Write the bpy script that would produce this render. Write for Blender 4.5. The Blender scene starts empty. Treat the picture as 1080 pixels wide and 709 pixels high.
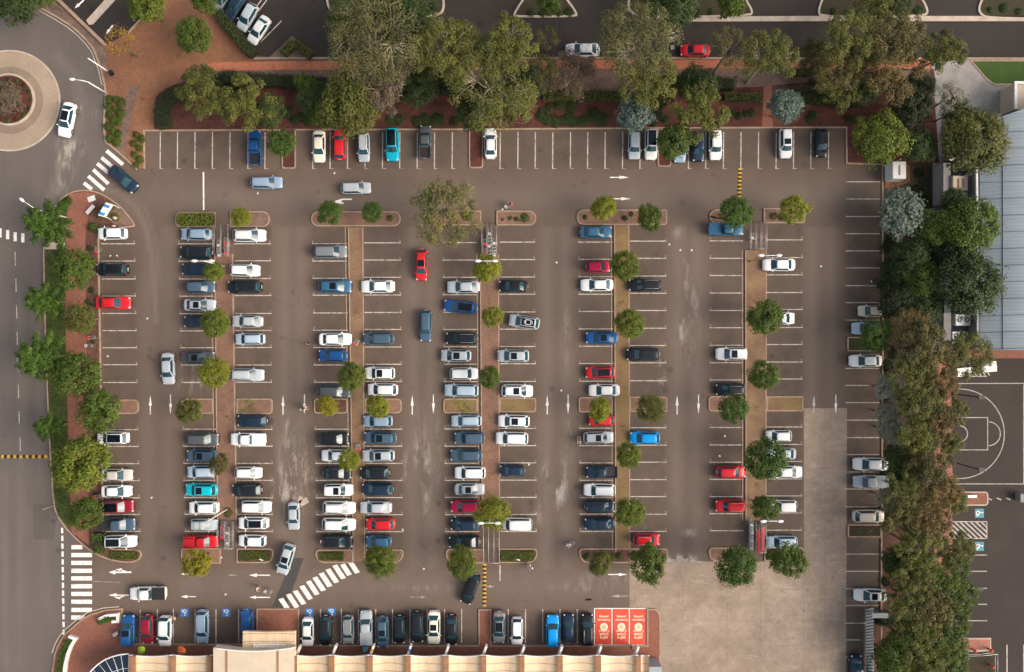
import bpy, bmesh, math, random
from mathutils import Vector, Matrix, noise
rnd = random.Random(7)
SC = bpy.context.scene
COL = SC.collection
HC = 105.0          # height of the camera over the ground
PPM = 7.1           # photograph pixels per metre on the ground
def W(px, py, z=0.0):
    k = (HC - z) / HC
    return ((px - 540.0) / PPM * k, (354.5 - py) / PPM * k, z)
TILE = dict(a=(0,0), b=(270,0), c=(540,0), d=(800,0), e=(0,175), f=(270,175), g=(540,175), h=(800,175),
            i=(0,350), j=(270,350), k=(540,350), l=(800,350), m=(0,525), n=(270,525), o=(540,525), p=(800,525))
def T(t, x, y):
    return (TILE[t][0] + x / 3.8536, TILE[t][1] + y / 3.8536)

# ------------------------------------------------------------------ materials
MATS = {}
class NT:
    def __init__(s, name):
        s.m = bpy.data.materials.new(name); s.m.use_nodes = True
        s.t = s.m.node_tree; s.n = s.t.nodes; s.l = s.t.links
        s.b = s.n['Principled BSDF']; MATS[name] = s.m
        s.co = s.n.new('ShaderNodeTexCoord').outputs['Object']
    def lk(s, a, b): s.l.new(a, b)
    def noise(s, scale, detail=4, rough=.6, stretch=None, off=0):
        n = s.n.new('ShaderNodeTexNoise'); n.inputs['Scale'].default_value = scale
        n.inputs['Detail'].default_value = detail; n.inputs['Roughness'].default_value = rough
        if stretch or off:
            mp = s.n.new('ShaderNodeMapping'); mp.inputs['Scale'].default_value = stretch or (1,1,1)
            mp.inputs['Location'].default_value = (off, off*.7, off*.3)
            s.lk(s.co, mp.inputs['Vector']); s.lk(mp.outputs[0], n.inputs['Vector'])
        else: s.lk(s.co, n.inputs['Vector'])
        return n.outputs['Fac']
    def ramp(s, fac, stops):
        r = s.n.new('ShaderNodeValToRGB'); e = r.color_ramp.elements
        while len(e) < len(stops): e.new(.5)
        for i, (p, c) in enumerate(stops):
            e[i].position = p; e[i].color = (c[0], c[1], c[2], 1) if not isinstance(c, (int, float)) else (c, c, c, 1)
        s.lk(fac, r.inputs[0]); return r.outputs[0]
    def mix(s, fac, a, b, mode='MIX'):
        x = s.n.new('ShaderNodeMix'); x.data_type = 'RGBA'; x.blend_type = mode
        for v, i in ((fac, 0), (a, 6), (b, 7)):
            if hasattr(v, 'links'): s.lk(v, x.inputs[i])
            elif isinstance(v, (int, float)): x.inputs[i].default_value = v if i == 0 else (v, v, v, 1)
            else: x.inputs[i].default_value = (v[0], v[1], v[2], 1)
        return x.outputs[2]
    def math(s, op, a, b=0.0):
        x = s.n.new('ShaderNodeMath'); x.operation = op
        for v, i in ((a, 0), (b, 1)):
            if hasattr(v, 'links'): s.lk(v, x.inputs[i])
            else: x.inputs[i].default_value = v
        return x.outputs[0]
    def attr(s, name):
        a = s.n.new('ShaderNodeAttribute'); a.attribute_name = name; return a
    def voro(s, scale, rnd_=1.0, off=0, feature='DISTANCE_TO_EDGE'):
        v = s.n.new('ShaderNodeTexVoronoi'); v.feature = feature; v.inputs['Scale'].default_value = scale
        v.inputs['Randomness'].default_value = rnd_
        mp = s.n.new('ShaderNodeMapping'); mp.inputs['Location'].default_value = (off, off, 0)
        nz = s.n.new('ShaderNodeTexNoise'); nz.inputs['Scale'].default_value = .5
        s.lk(s.co, nz.inputs['Vector'])
        ad = s.n.new('ShaderNodeMix'); ad.data_type = 'RGBA'; ad.blend_type = 'ADD'; ad.inputs[0].default_value = 2.0 if feature == 'DISTANCE_TO_EDGE' else 0
        s.lk(s.co, ad.inputs[6]); s.lk(nz.outputs['Color'], ad.inputs[7])
        s.lk(ad.outputs[2], mp.inputs['Vector']); s.lk(mp.outputs[0], v.inputs['Vector'])
        return v.outputs[0]
    def bump(s, h, strength=.3, dist=.02):
        b = s.n.new('ShaderNodeBump'); b.inputs['Strength'].default_value = strength; b.inputs['Distance'].default_value = dist
        s.lk(h, b.inputs['Height']); s.lk(b.outputs[0], s.b.inputs['Normal'])
    def out(s, col=None, rough=.8, metal=0, spec=.5, coat=0):
        if col is not None:
            if hasattr(col, 'links'): s.lk(col, s.b.inputs['Base Color'])
            else: s.b.inputs['Base Color'].default_value = (col[0], col[1], col[2], 1)
        s.b.inputs['Roughness'].default_value = rough; s.b.inputs['Metallic'].default_value = metal
        s.b.inputs['Specular IOR Level'].default_value = spec
        s.b.inputs['Coat Weight'].default_value = coat; s.b.inputs['Coat Roughness'].default_value = .06
        return s.m
def sc3(c, k): return (c[0]*k, c[1]*k, c[2]*k)

def asphalt(name, c, stretch=(1,1,1), crack=.35, stained=False, patch=.2):
    s = NT(name)
    big = s.ramp(s.noise(.06, 5, .6, stretch), [(.3, 1-patch), (.7, 1+patch)])
    lane = s.ramp(s.noise(.35, 4, .6, stretch, 9), [(.3, 1-patch*.55), (.7, 1+patch*.55)])
    fine = s.ramp(s.noise(9, 3, .8), [(.25, .72), (.75, 1.28)])
    col = s.mix(1, s.mix(1, s.mix(1, c, big, 'MULTIPLY'), lane, 'MULTIPLY'), fine, 'MULTIPLY')
    if crack:
        cr = s.ramp(s.voro(.11, 1, 3.3), [(0, 1), (.009, 0)])
        msk = s.ramp(s.noise(.05, 2, .5, None, 31), [(.5, 0), (.6, 1)])
        col = s.mix(s.math('MULTIPLY', s.math('MULTIPLY', cr, msk), crack), col, sc3(c, .3))
    spots = s.ramp(s.voro(.34, 1, 11, 'F1'), [(.09, 1), (.2, 0)])
    smsk = s.ramp(s.noise(.3, 3, .6, None, 17), [(.5, 0), (.62, 1)])
    col = s.mix(s.math('MULTIPLY', s.math('MULTIPLY', spots, smsk), .6), col, sc3(c, .45))
    if stained:
        a = s.attr('wear')
        n1 = s.ramp(s.noise(.9, 7, .75, (1, .3, 1), 5), [(.47, 0), (.62, 1)])
        f = s.math('MULTIPLY', a.outputs['Fac'], n1)
        col = s.mix(s.math('MINIMUM', f, .75), col, (.42, .37, .31))
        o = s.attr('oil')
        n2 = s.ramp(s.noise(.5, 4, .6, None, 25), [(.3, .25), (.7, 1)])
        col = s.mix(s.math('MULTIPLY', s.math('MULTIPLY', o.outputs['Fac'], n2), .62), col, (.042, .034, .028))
        g = s.attr('grit')
        col = s.mix(s.math('MULTIPLY', g.outputs['Fac'], .5), col, (.21, .175, .145))
    s.bump(s.noise(14, 2), .25, .01)
    return s.out(col, .88, 0, .25)
def mottled(name, c1, c2, scale=.6, scale2=6, rough=.95, c3=None, grain=.3):
    s = NT(name)
    col = s.mix(s.ramp(s.noise(scale, 6, .65), [(.38, 0), (.62, 1)]), c1, c2)
    if c3: col = s.mix(s.ramp(s.noise(scale2*.6, 3, .7, None, 13), [(.58, 0), (.7, 1)]), col, c3)
    col = s.mix(1, col, s.ramp(s.noise(scale2, 3, .75, None, 4), [(.25, 1-grain), (.75, 1+grain)]), 'MULTIPLY')
    s.bump(s.noise(scale2, 3), .5, .04)
    return s.out(col, rough, 0, .2)
def brick(name, c1, c2, scale=4.0, dirt=(.12, .08, .06)):
    s = NT(name)
    b = s.n.new('ShaderNodeTexBrick'); b.inputs['Scale'].default_value = scale
    b.inputs['Color1'].default_value = (*c1, 1); b.inputs['Color2'].default_value = (*c2, 1); b.inputs['Mortar'].default_value = (*dirt, 1)
    b.inputs['Mortar Size'].default_value = .012
    s.lk(s.co, b.inputs['Vector'])
    col = s.mix(s.ramp(s.noise(.5, 6, .7), [(.45, 0), (.75, .55)]), b.outputs['Color'], dirt)
    col = s.mix(1, col, s.ramp(s.noise(3, 3, .7), [(.3, .8), (.7, 1.2)]), 'MULTIPLY')
    return s.out(col, .9, 0, .25)
def plain(name, c, rough=.6, metal=0, spec=.5, var=.12, scale=2.0, coat=0):
    s = NT(name)
    col = s.mix(1, c, s.ramp(s.noise(scale, 5, .65), [(.3, 1-var), (.7, 1+var)]), 'MULTIPLY')
    return s.out(col, rough, metal, spec, coat)
def tinted(name, rough, metal=0, coat=0, var=.0, spec=.5, translucent=0, leaf=False):
    s = NT(name)
    oi = s.n.new('ShaderNodeObjectInfo')
    col = oi.outputs['Color']
    if leaf:
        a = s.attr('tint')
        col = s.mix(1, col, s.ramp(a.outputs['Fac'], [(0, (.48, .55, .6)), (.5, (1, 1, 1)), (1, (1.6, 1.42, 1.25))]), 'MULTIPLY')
    elif var:
        col = s.mix(1, col, s.ramp(s.noise(2.2, 5, .7), [(.3, 1-var), (.7, 1+var)]), 'MULTIPLY')
    m = s.out(col, rough, metal, spec, coat)
    if translucent:
        tr = s.n.new('ShaderNodeBsdfTranslucent'); s.lk(col, tr.inputs[0])
        mx = s.n.new('ShaderNodeMixShader'); mx.inputs[0].default_value = translucent
        s.lk(s.b.outputs[0], mx.inputs[1]); s.lk(tr.outputs[0], mx.inputs[2])
        s.lk(mx.outputs[0], s.n['Material Output'].inputs[0])
    return m

asphalt('car_park_asphalt', (.120, .085, .064), (1, .35, 1), .3, True, .13)
asphalt('road_asphalt', (.113, .094, .083), (1, .25, 1), .2, True, .14)
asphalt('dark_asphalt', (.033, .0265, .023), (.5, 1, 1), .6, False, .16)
asphalt('court_asphalt', (.043, .0335, .029), (1, 1, 1), .0, False, .14)
asphalt('road_patch', (.095, .08, .071), (1, .25, 1), 0, False, .1)
asphalt('patch_asphalt', (.062, .057, .055), (1, 1, 1), .0, False, .1)
asphalt('apron_concrete', (.30, .225, .165), (1, 1, 1), .5, False, .15)
def slab_mat():
    s = NT('slab_concrete')
    c = (.30, .226, .167)
    col = s.mix(1, c, s.ramp(s.noise(.09, 7, .7), [(.3, .62), (.7, 1.25)]), 'MULTIPLY')
    col = s.mix(1, col, s.ramp(s.noise(.9, 7, .78), [(.3, .82), (.7, 1.16)]), 'MULTIPLY')
    col = s.mix(s.ramp(s.noise(.22, 7, .75, (1, 1, 1), 8), [(.50, 0), (.70, .65)]), col, (.175, .125, .09))
    col = s.mix(s.ramp(s.noise(.5, 6, .75, (.5, 1.6, 1), 19), [(.56, 0), (.72, .5)]), col, (.46, .38, .30))
    sp = s.ramp(s.voro(.5, 1, 5, 'F1'), [(.06, 1), (.14, 0)])
    col = s.mix(s.math('MULTIPLY', sp, .45), col, (.15, .11, .085))
    col = s.mix(1, col, s.ramp(s.noise(12, 3, .8), [(.3, .84), (.7, 1.16)]), 'MULTIPLY')
    return s.out(col, .85, 0, .3)
slab_mat()
def paint_mat(name, c, lo, hi, amt):
    s = NT(name)
    col = s.mix(1, c, s.ramp(s.noise(3, 5, .65), [(.3, .82), (.7, 1.15)]), 'MULTIPLY')
    w = s.ramp(s.noise(1.6, 6, .75, None, 7), [(lo, 0), (hi, amt)])
    return s.out(s.mix(w, col, (.125, .095, .078)), .75, 0, .3)
paint_mat('line_paint', (.49, .43, .37), .47, .64, .8)
paint_mat('white_paint', (.76, .71, .65), .52, .68, .6)
paint_mat('worn_paint', (.36, .32, .28), .42, .6, .8)
paint_mat('court_paint', (.40, .36, .32), .46, .66, .6)
plain('kerb_concrete', (.31, .22, .155), .9, 0, .3, .25, 1.2)
plain('pale_concrete', (.42, .34, .27), .9, 0, .3, .2, .8)
plain('grey_concrete', (.25, .24, .23), .9, 0, .3, .2, .5)
plain('forecourt_concrete', (.27, .245, .22), .9, 0, .3, .25, .5)
plain('blue_grey_concrete', (.085, .095, .115), .9, 0, .3, .2, .7)  # dark blue-grey of the annex roof and its middle parapet
mottled('mulch_red', (.105, .036, .027), (.06, .024, .019), .5, 7, .95, (.17, .075, .05), .4)
mottled('mulch_brown', (.13, .062, .042), (.075, .04, .03), .5, 6, .95, (.2, .11, .075), .4)
mottled('leaf_litter', (.25, .112, .06), (.17, .08, .048), .14, 6, .95, (.11, .06, .045), .45)
mottled('gravel_brown', (.19, .12, .092), (.12, .08, .06), .5, 8, .95, (.26, .18, .14), .35)
mottled('island_pavers', (.225, .125, .085), (.16, .092, .066), .35, 5, .9, (.11, .065, .05), .25)
mottled('island_dirt', (.235, .15, .085), (.165, .095, .062), .3, 6, .95, (.13, .12, .04), .3)
mottled('island_grassy', (.21, .145, .062), (.17, .10, .06), .25, 6, .95, (.10, .10, .03), .35)
mottled('lawn', (.075, .085, .022), (.045, .06, .018), .5, 9, .95, (.12, .09, .04), .4)
mottled('turf', (.055, .095, .022), (.042, .078, .018), .5, 20, .95, None, .2)
mottled('understorey', (.045, .032, .022), (.035, .04, .018), .4, 6, .95, (.10, .05, .03), .4)
brick('brick_path', (.50, .17, .085), (.42, .14, .07), 4)
brick('brick_plaza', (.285, .105, .066), (.225, .085, .055), 4)
brick('brick_pink', (.42, .17, .12), (.34, .135, .10), 4)
tinted('car_paint', .42, .0, .38, 0, .15)
tinted('leaf', .65, 0, 0, 0, .25, .22, True)
tinted('bark', .9, 0, 0, .3, .2)
tinted('cloth', .9, 0, 0, .15, .2)
tinted('enamel', .45, 0, .2, .08)
def glass_mat(name, c, spec=1.0):
    s = NT(name); s.b.inputs['IOR'].default_value = 1.5
    return s.out(c, .04, 0, spec, 0.0)
glass_mat('car_glass', (.014, .046, .058), .5)  # teal base colour stands in for blue sky reflected by the windscreens
glass_mat('roof_glass', (.004, .007, .011), .3)
glass_mat('awning_glass', (.014, .024, .042), .4)
plain('rubber', (.012, .012, .012), .9, 0, .2, .1)
plain('black_plastic', (.015, .015, .016), .6, 0, .4, .1)
plain('lamp_lens', (.55, .56, .55), .15, 0, .6, .05)
plain('tail_lens', (.35, .01, .012), .2, 0, .6, .05)
plain('alloy', (.45, .45, .46), .35, .8, .5, .08)
plain('galvanised', (.42, .40, .37), .45, .6, .5, .15, 3)
plain('white_metal', (.66, .65, .62), .45, .1, .5, .08)
plain('black_metal', (.012, .012, .013), .5, .3, .5, .1)
def ribbed_roof():
    s = NT('roof_blue'); w = s.n.new('ShaderNodeTexWave'); w.bands_direction = 'Y'; w.inputs['Scale'].default_value = .62; s.lk(s.co, w.inputs['Vector'])
    col = s.mix(1, (.30, .335, .35), s.ramp(w.outputs['Fac'], [(0, .92), (.25, 1.01)]), 'MULTIPLY')
    col = s.mix(1, col, s.ramp(s.noise(.35, 6, .7, (.3, 1.5, 1)), [(.3, .86), (.7, 1.12)]), 'MULTIPLY')
    s.bump(w.outputs['Fac'], .4, .04)
    return s.out(col, .55, .1, .4)
ribbed_roof()
plain('roof_seam', (.085, .122, .145), .6, .1, .4, .1)
plain('white_flashing', (.7, .68, .64), .6, 0, .4, .1)
plain('beam_brown', (.26, .135, .07), .7, 0, .3, .2, 1.0)
plain('render_cream', (.52, .42, .31), .7, 0, .3, .07, .6)
plain('wall_brown', (.22, .15, .1), .85, 0, .3, .15)
plain('sign_red', (.60, .075, .042), .7, 0, .3, .16, 1.2)
plain('sign_cream', (.80, .66, .47), .7, 0, .3, .1, 2)
plain('sign_blue', (.03, .17, .42), .6, 0, .3, .12, 2)
plain('sign_teal', (.07, .24, .30), .7, 0, .3, .15, 2)
plain('hump_yellow', (.48, .27, .025), .7, 0, .3, .2, 3)
plain('hump_black', (.02, .018, .016), .8, 0, .3, .2, 3)
plain('skin', (.45, .26, .18), .6, 0, .4, .06)
def shop_roof():
    s = NT('shop_roof')
    w = s.n.new('ShaderNodeTexWave'); w.bands_direction = 'Y'; w.inputs['Scale'].default_value = .28
    w.inputs['Distortion'].default_value = 1.2; w.inputs['Detail'].default_value = 3
    s.lk(s.co, w.inputs['Vector'])
    seam = s.ramp(w.outputs['Fac'], [(.02, .62), (.07, 1)])
    c = s.mix(1, (.62, .455, .285), s.ramp(s.noise(.5, 6, .7, (2, .4, 1)), [(.3, .82), (.7, 1.14)]), 'MULTIPLY')
    c = s.mix(1, c, seam, 'MULTIPLY')
    return s.out(c, .55, 0, .4)
shop_roof()

# ------------------------------------------------------------------ object helpers
def obj(name, me, parent=None, color=None):
    o = bpy.data.objects.new(name, me); COL.objects.link(o)
    if parent: o.parent = parent
    if color: o.color = (*color, 1)
    return o
def tag(o, label=None, cat=None, group=None, kind=None):
    if label: o['label'] = label
    if cat: o['category'] = cat
    if group: o['group'] = group
    if kind: o['kind'] = kind
    return o
def empty(name, loc, rz=0.0, label=None, cat=None, group=None):
    o = bpy.data.objects.new(name, None); COL.objects.link(o); o.empty_display_size = .2
    o.location = loc; o.rotation_euler = (0, 0, rz)
    return tag(o, label, cat, group)
class MB:
    """collects shapes for ONE mesh"""
    def __init__(s): s.v = []; s.f = []; s.mi = []; s.sm = []; s.mats = []
    def mat(s, m):
        if m not in s.mats: s.mats.append(m)
        return s.mats.index(m)
    def add(s, vs, fs, m, smooth=False):
        b = len(s.v); s.v += [tuple(v) for v in vs]; k = s.mat(m)
        for f in fs: s.f.append(tuple(b + i for i in f)); s.mi.append(k); s.sm.append(smooth)
        return s
    def box(s, x0, y0, z0, x1, y1, z1, m, rz=0, c=(0, 0, 0)):
        vs = [(x, y, z) for z in (z0, z1) for x, y in ((x0, y0), (x1, y0), (x1, y1), (x0, y1))]
        if rz or c != (0, 0, 0):
            ca, sa = math.cos(rz), math.sin(rz)
            vs = [(c[0] + x*ca - y*sa, c[1] + x*sa + y*ca, c[2] + z) for x, y, z in vs]
        return s.add(vs, [(3,2,1,0), (4,5,6,7), (0,1,5,4), (1,2,6,5), (2,3,7,6), (3,0,4,7)], m)
    def tube(s, pts, rads, m, n=6, cap=True):
        pts = [Vector(p) for p in pts]
        if not hasattr(rads, '__len__'): rads = [rads] * len(pts)
        vs = []; fs = []
        for i, p in enumerate(pts):
            d = (pts[min(i+1, len(pts)-1)] - pts[max(i-1, 0)]).normalized()
            u = d.cross(Vector((0, 0, 1)) if abs(d.z) < .9 else Vector((1, 0, 0))).normalized(); w = d.cross(u)
            for k in range(n):
                t = 2*math.pi*k/n; vs.append(p + (u*math.cos(t) + w*math.sin(t)) * rads[i])
        for i in range(len(pts)-1):
            for k in range(n): fs.append((i*n+k, i*n+(k+1) % n, (i+1)*n+(k+1) % n, (i+1)*n+k))
        if cap: fs.append(tuple(range(n-1, -1, -1))); fs.append(tuple((len(pts)-1)*n + k for k in range(n)))
        s.add(vs, fs, m, True)
        if cap: s.sm[-1] = s.sm[-2] = False
        return s
    def poly(s, pts, m, z0=None, z1=None):
        """flat outline (x,y) at z1, with sides down to z0"""
        n = len(pts); ar = sum(pts[i][0]*pts[(i+1) % n][1] - pts[(i+1) % n][0]*pts[i][1] for i in range(n))
        if ar < 0: pts = pts[::-1]
        vs = [(p[0], p[1], z1) for p in pts]; fs = [tuple(range(n))]
        if z0 is not None:
            vs += [(p[0], p[1], z0) for p in pts]
            fs += [(i, n+i, n+(i+1) % n, (i+1) % n) for i in range(n)]
        return s.add(vs, fs, m)
    def ribbon(s, pts, wd, z0, z1, m, closed=False):
        n = len(pts); P = [Vector((p[0], p[1])) for p in pts]; L = []; R = []
        for i in range(n):
            a = P[i-1] if (i > 0 or closed) else P[i]; b = P[(i+1) % n] if (i < n-1 or closed) else P[i]
            d1 = (P[i]-a).normalized() if (P[i]-a).length > 1e-6 else (b-P[i]).normalized()
            d2 = (b-P[i]).normalized() if (b-P[i]).length > 1e-6 else d1
            t = (d1+d2); t = t.normalized() if t.length > 1e-6 else d1
            nn = Vector((-t.y, t.x)); k = 1/max(.5, nn.dot(Vector((-d1.y, d1.x))))
            L.append(P[i]+nn*wd/2*k); R.append(P[i]-nn*wd/2*k)
        vs = [(q.x, q.y, z1) for q in L] + [(q.x, q.y, z1) for q in R] + [(q.x, q.y, z0) for q in L] + [(q.x, q.y, z0) for q in R]
        fs = []
        for i in range(n if closed else n-1):
            j = (i+1) % n
            fs += [(n+i, n+j, j, i), (i, j, 2*n+j, 2*n+i), (n+j, n+i, 3*n+i, 3*n+j)]
        if not closed: fs += [(0, 2*n, 3*n, n), (n-1, 2*n-1, 4*n-1, 3*n-1)]
        return s.add(vs, fs, m)
    def ball(s, c, r, m, seg=8, rings=5, sq=(1, 1, 1)):
        vs = [(c[0], c[1], c[2]+r*sq[2])]; fs = []
        for i in range(1, rings):
            t = math.pi*i/rings
            for k in range(seg):
                a = 2*math.pi*k/seg; vs.append((c[0]+r*sq[0]*math.sin(t)*math.cos(a), c[1]+r*sq[1]*math.sin(t)*math.sin(a), c[2]+r*sq[2]*math.cos(t)))
        vs.append((c[0], c[1], c[2]-r*sq[2])); e = len(vs)-1
        for k in range(seg):
            fs.append((0, 1+k, 1+(k+1) % seg)); fs.append((e, 1+(rings-2)*seg+(k+1) % seg, 1+(rings-2)*seg+k))
            for i in range(rings-2): fs.append((1+i*seg+k, 1+(i+1)*seg+k, 1+(i+1)*seg+(k+1) % seg, 1+i*seg+(k+1) % seg))
        return s.add(vs, fs, m, True)
    def mesh(s, name):
        me = bpy.data.meshes.new(name); me.from_pydata(s.v, [], s.f)
        for m in s.mats: me.materials.append(MATS[m])
        me.polygons.foreach_set('material_index', s.mi); me.polygons.foreach_set('use_smooth', s.sm)
        me.update(); return me
    def build(s, name, parent=None, color=None): return obj(name, s.mesh(name), parent, color)
def quad_px(mb, x0, y0, x1, y1, z, m): 
    mb.poly([W(x, y)[:2] for x, y in ((x0, y0), (x1, y0), (x1, y1), (x0, y1))], m, None, z)
def line_px(mb, a, b, wpx, z, m):
    A = Vector(W(*a)[:2]); B = Vector(W(*b)[:2]); d = (B-A).normalized(); n = Vector((-d.y, d.x))*wpx/PPM/2
    mb.poly([A+n, A-n, B-n, B+n], m, None, z)
def px_poly(pts): return [W(x, y)[:2] for x, y in pts]
def sheet(name, pts, z, m, z0=None, kerb=None, kw=.18, kz=None, label=None, km='kerb_concrete'):
    """setting surface: outline in photo pixels, optionally raised and kerbed (kerb is a part)"""
    mb = MB(); mb.poly(px_poly(pts), m, z0, z)
    o = mb.build(name); tag(o, label, None, None, 'structure')
    if kerb:
        k = MB(); k.ribbon(px_poly(pts), kw, 0, kz or z+.03, km, True); k.build('kerb', o)
    return o
def rrect(x0, y0, x1, y1, r=(4, 4, 4, 4), n=5):
    """rounded rectangle outline in pixels, radii: top-left, top-right, bottom-right, bottom-left"""
    out = []
    for (cx, cy, sx, sy, rr, a0) in ((x0, y0, 1, 1, r[0], 180), (x1, y0, -1, 1, r[1], 270), (x1, y1, -1, -1, r[2], 0), (x0, y1, 1, -1, r[3], 90)):
        if rr <= .1: out.append((cx, cy)); continue
        for i in range(n+1):
            a = math.radians(a0 + 90*i/n); out.append((cx+sx*rr + rr*math.cos(a), cy+sy*rr + rr*math.sin(a)))
    return out

def chaikin(p, n=2):
    for _ in range(n): p = [q for i in range(len(p)) for q in ((.75*p[i][0]+.25*p[(i+1) % len(p)][0], .75*p[i][1]+.25*p[(i+1) % len(p)][1]), (.25*p[i][0]+.75*p[(i+1) % len(p)][0], .25*p[i][1]+.75*p[(i+1) % len(p)][1]))]
    return p
# ------------------------------------------------------------------ bays (tile coordinates read off the photograph)
# row: (x start, x end at the top) (x start, x end at the bottom), list of line ends in y, side on which the bay number tick stands
ROWS = {}
def row(name, top, bot, ys, tick):
    ROWS[name] = dict(top=top, bot=bot, ys=[T(t, 0, y)[1] for t, l in ys for y in l], tick=tick)
row('C1', (106.5, 142.3), (111.5, 148.3), (('e', (317,387,460,529,600,670)), ('i', (65,134,206,398,466,536,605,675)), ('m', (68,137))), 1)
row('C2', (187.5, 225.2), (195, 229.5), (('e', (317,388,460,530,601,671)), ('i', (65,135,206,396,465,535,604,674)), ('m', (67,137))), -1)
row('C3', (246.8, 285.6), (250.8, 288.3), (('f', (317,386,458,527,600,669)), ('j', (64,135,205,397,465,535,604,675)), ('n', (68,137))), 1)
row('C4', (329, 365.5), (333.6, 370), (('f', (316,387,457,526,598,668)), ('j', (64,135,205,396,465,535,604,675)), ('n', (69,138))), -1)
row('C5', (383.8, 422.6), (386, 425), (('f', (313,383,453,525,596,665)), ('j', (62,132,202,396,465,535,604,674)), ('n', (69,138))), 1)
row('C6', (466.5, 502.8), (469.8, 505.6), (('f', (312,383,453,524,595,665)), ('j', (61,132,203,395,465,535,604,673)), ('n', (69,138))), -1)
row('C7', (527, 564.2), (528, 566.2), (('g', (310,381,452,522,594,664)), ('k', (60,130,202,393,463,533,603,673)), ('o', (68,137))), 1)
row('C8', (610, 646.4), (611.4, 647.2), (('g', (310,380,451,522,592,663)), ('k', (59,129,201,392,463,533,604,674)), ('o', (67,137))), -1)
row('C9', (664.3, 702.7), (664.8, 703), (('g', (306,376,448,518,588,660)), ('k', (56,126,199,390,461,530,601,670)), ('o', (67,137))), 1)
row('C10', (748.4, 783.8), (748.4, 783.8), (('g', (305,376,446,517,588,658)), ('k', (55,126,196,389,460,530,600,670)), ('o', (65,134))), -1)
row('C11', (808.3, 846.7), (808.3, 845.8), (('h', (301,373,443,515,584,657)), ('l', (52,123,192,387,458,527,598,667)), ('p', (62,132))), 1)
row('C12', (892, 928), (891.5, 927.2), (('h', (65,135,206,276,346,415,487,556,627)), ('l', (149,218,288,359,430,499,570,639)), ('p', (37,229,299,370,438,510,578,648))), -1)
def row_x(r, y):
    a = (y-250)/(565-250); R = ROWS[r]
    return [R['top'][i] + (R['bot'][i]-R['top'][i])*a for i in (0, 1)]
TOPX = [T('a', x, 0)[0] for x in (652,722,793,864,935,1008)] + [T('b', x, 0)[0] for x in (37,232,302,373,444,515,585,656,726,798,993,1065)] \
     + [T('c', x, 0)[0] for x in (95,166,238,308,379,450,521,718,788,860,931,1002)] + [T('d', x, 0)[0] for x in (72,143,213,285)]
BOTX = [T('m', x, 0)[0] for x in (570,640,705,793,878,970)] + [T('n', x, 0)[0] for x in (262,347,416,487,555,626,696,766,836,1025)] \
     + [T('o', x, 0)[0] for x in (55,125,195,265)]

# ------------------------------------------------------------------ the ground sheet with wear
BLOTS = [(66, 172, 5, 24, .55), (62, 200, 4, 14, .35), (98, 122, 4, 8, .3), (74, 160, 8, 5, .8), (310, 505, 16, 34, 1.0), (300, 530, 12, 16, .8), (303, 455, 4, 16, .9), (440, 470, 3, 26, .8), (429, 490, 3, 16, .7), (450, 500, 4, 45, .75),
         (462, 480, 3, 30, .5), (593, 512, 5, 26, 1.0), (585, 517, 7, 12, .9), (575, 500, 4, 14, .6), (598, 350, 3, 25, .7), (601, 465, 2.5, 22, .7), (566, 545, 5, 12, .5),
         (722, 310, 4, 34, .7), (733, 325, 4, 30, .6), (718, 350, 4, 20, .8), (700, 400, 4, 14, .6), (715, 245, 6, 6, .4), (712, 590, 16, 2.2, 1.2), (727, 562, 6, 4, .8), (719, 588, 22, 3, .7),
         (203, 405, 12, 8, .8), (204, 387, 12, 4, .6), (697, 385, 3, 20, .6), (727, 375, 4, 14, .4), (140, 575, 8, 4, .5), (610, 455, 3, 5, .4),
         (540, 430, 3, 12, .0), (70, 170, 8, 22, .6), (85, 110, 4, 10, .7), (78, 155, 10, 6, .8), (640, 610, 30, 6, .3), (455, 620, 40, 3, .35), (610, 620, 30, 4, .4),
         (320, 470, 5, 10, .35), (680, 560, 3, 22, .2)]
SWEEPS = [([(98, 196), (125, 203), (143, 218), (154, 240), (161, 275), (165, 340)], 3.5, .8), ([(110, 190), (140, 205), (156, 225), (165, 255), (170, 300)], 2.5, .5), ([(140, 600), (160, 572), (163, 540)], 3, .4),
          ([(70, 150), (62, 180), (50, 215)], 3.5, .9), ([(62, 60), (80, 80), (88, 105), (84, 135), (70, 165)], 6, .5), ([(20, 300), (24, 420), (22, 560), (20, 700)], 4, .35), ([(38, 300), (42, 420), (44, 520), (50, 640)], 4, .3), ([(4, 500), (6, 700)], 4, .5)]
def wear_at(px, py):
    w = 0
    for (cx, cy, rx, ry, s) in BLOTS:
        q = ((px-cx)/rx)**2+((py-cy)/ry)**2
        if q < 4: w += s*math.exp(-q*1.1)
    return w
def sweep_at(px, py):
    g = 0
    for pts, wd, s in SWEEPS:
        best = 1e9
        for (ax, ay), (bx, by) in zip(pts, pts[1:]):
            t = max(0, min(1, ((px-ax)*(bx-ax)+(py-ay)*(by-ay))/((bx-ax)**2+(by-ay)**2))); best = min(best, math.hypot(px-ax-t*(bx-ax), py-ay-t*(by-ay)))
        if best < wd*3: g = max(g, s*math.exp(-(best/wd)**2))
    return g
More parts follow.
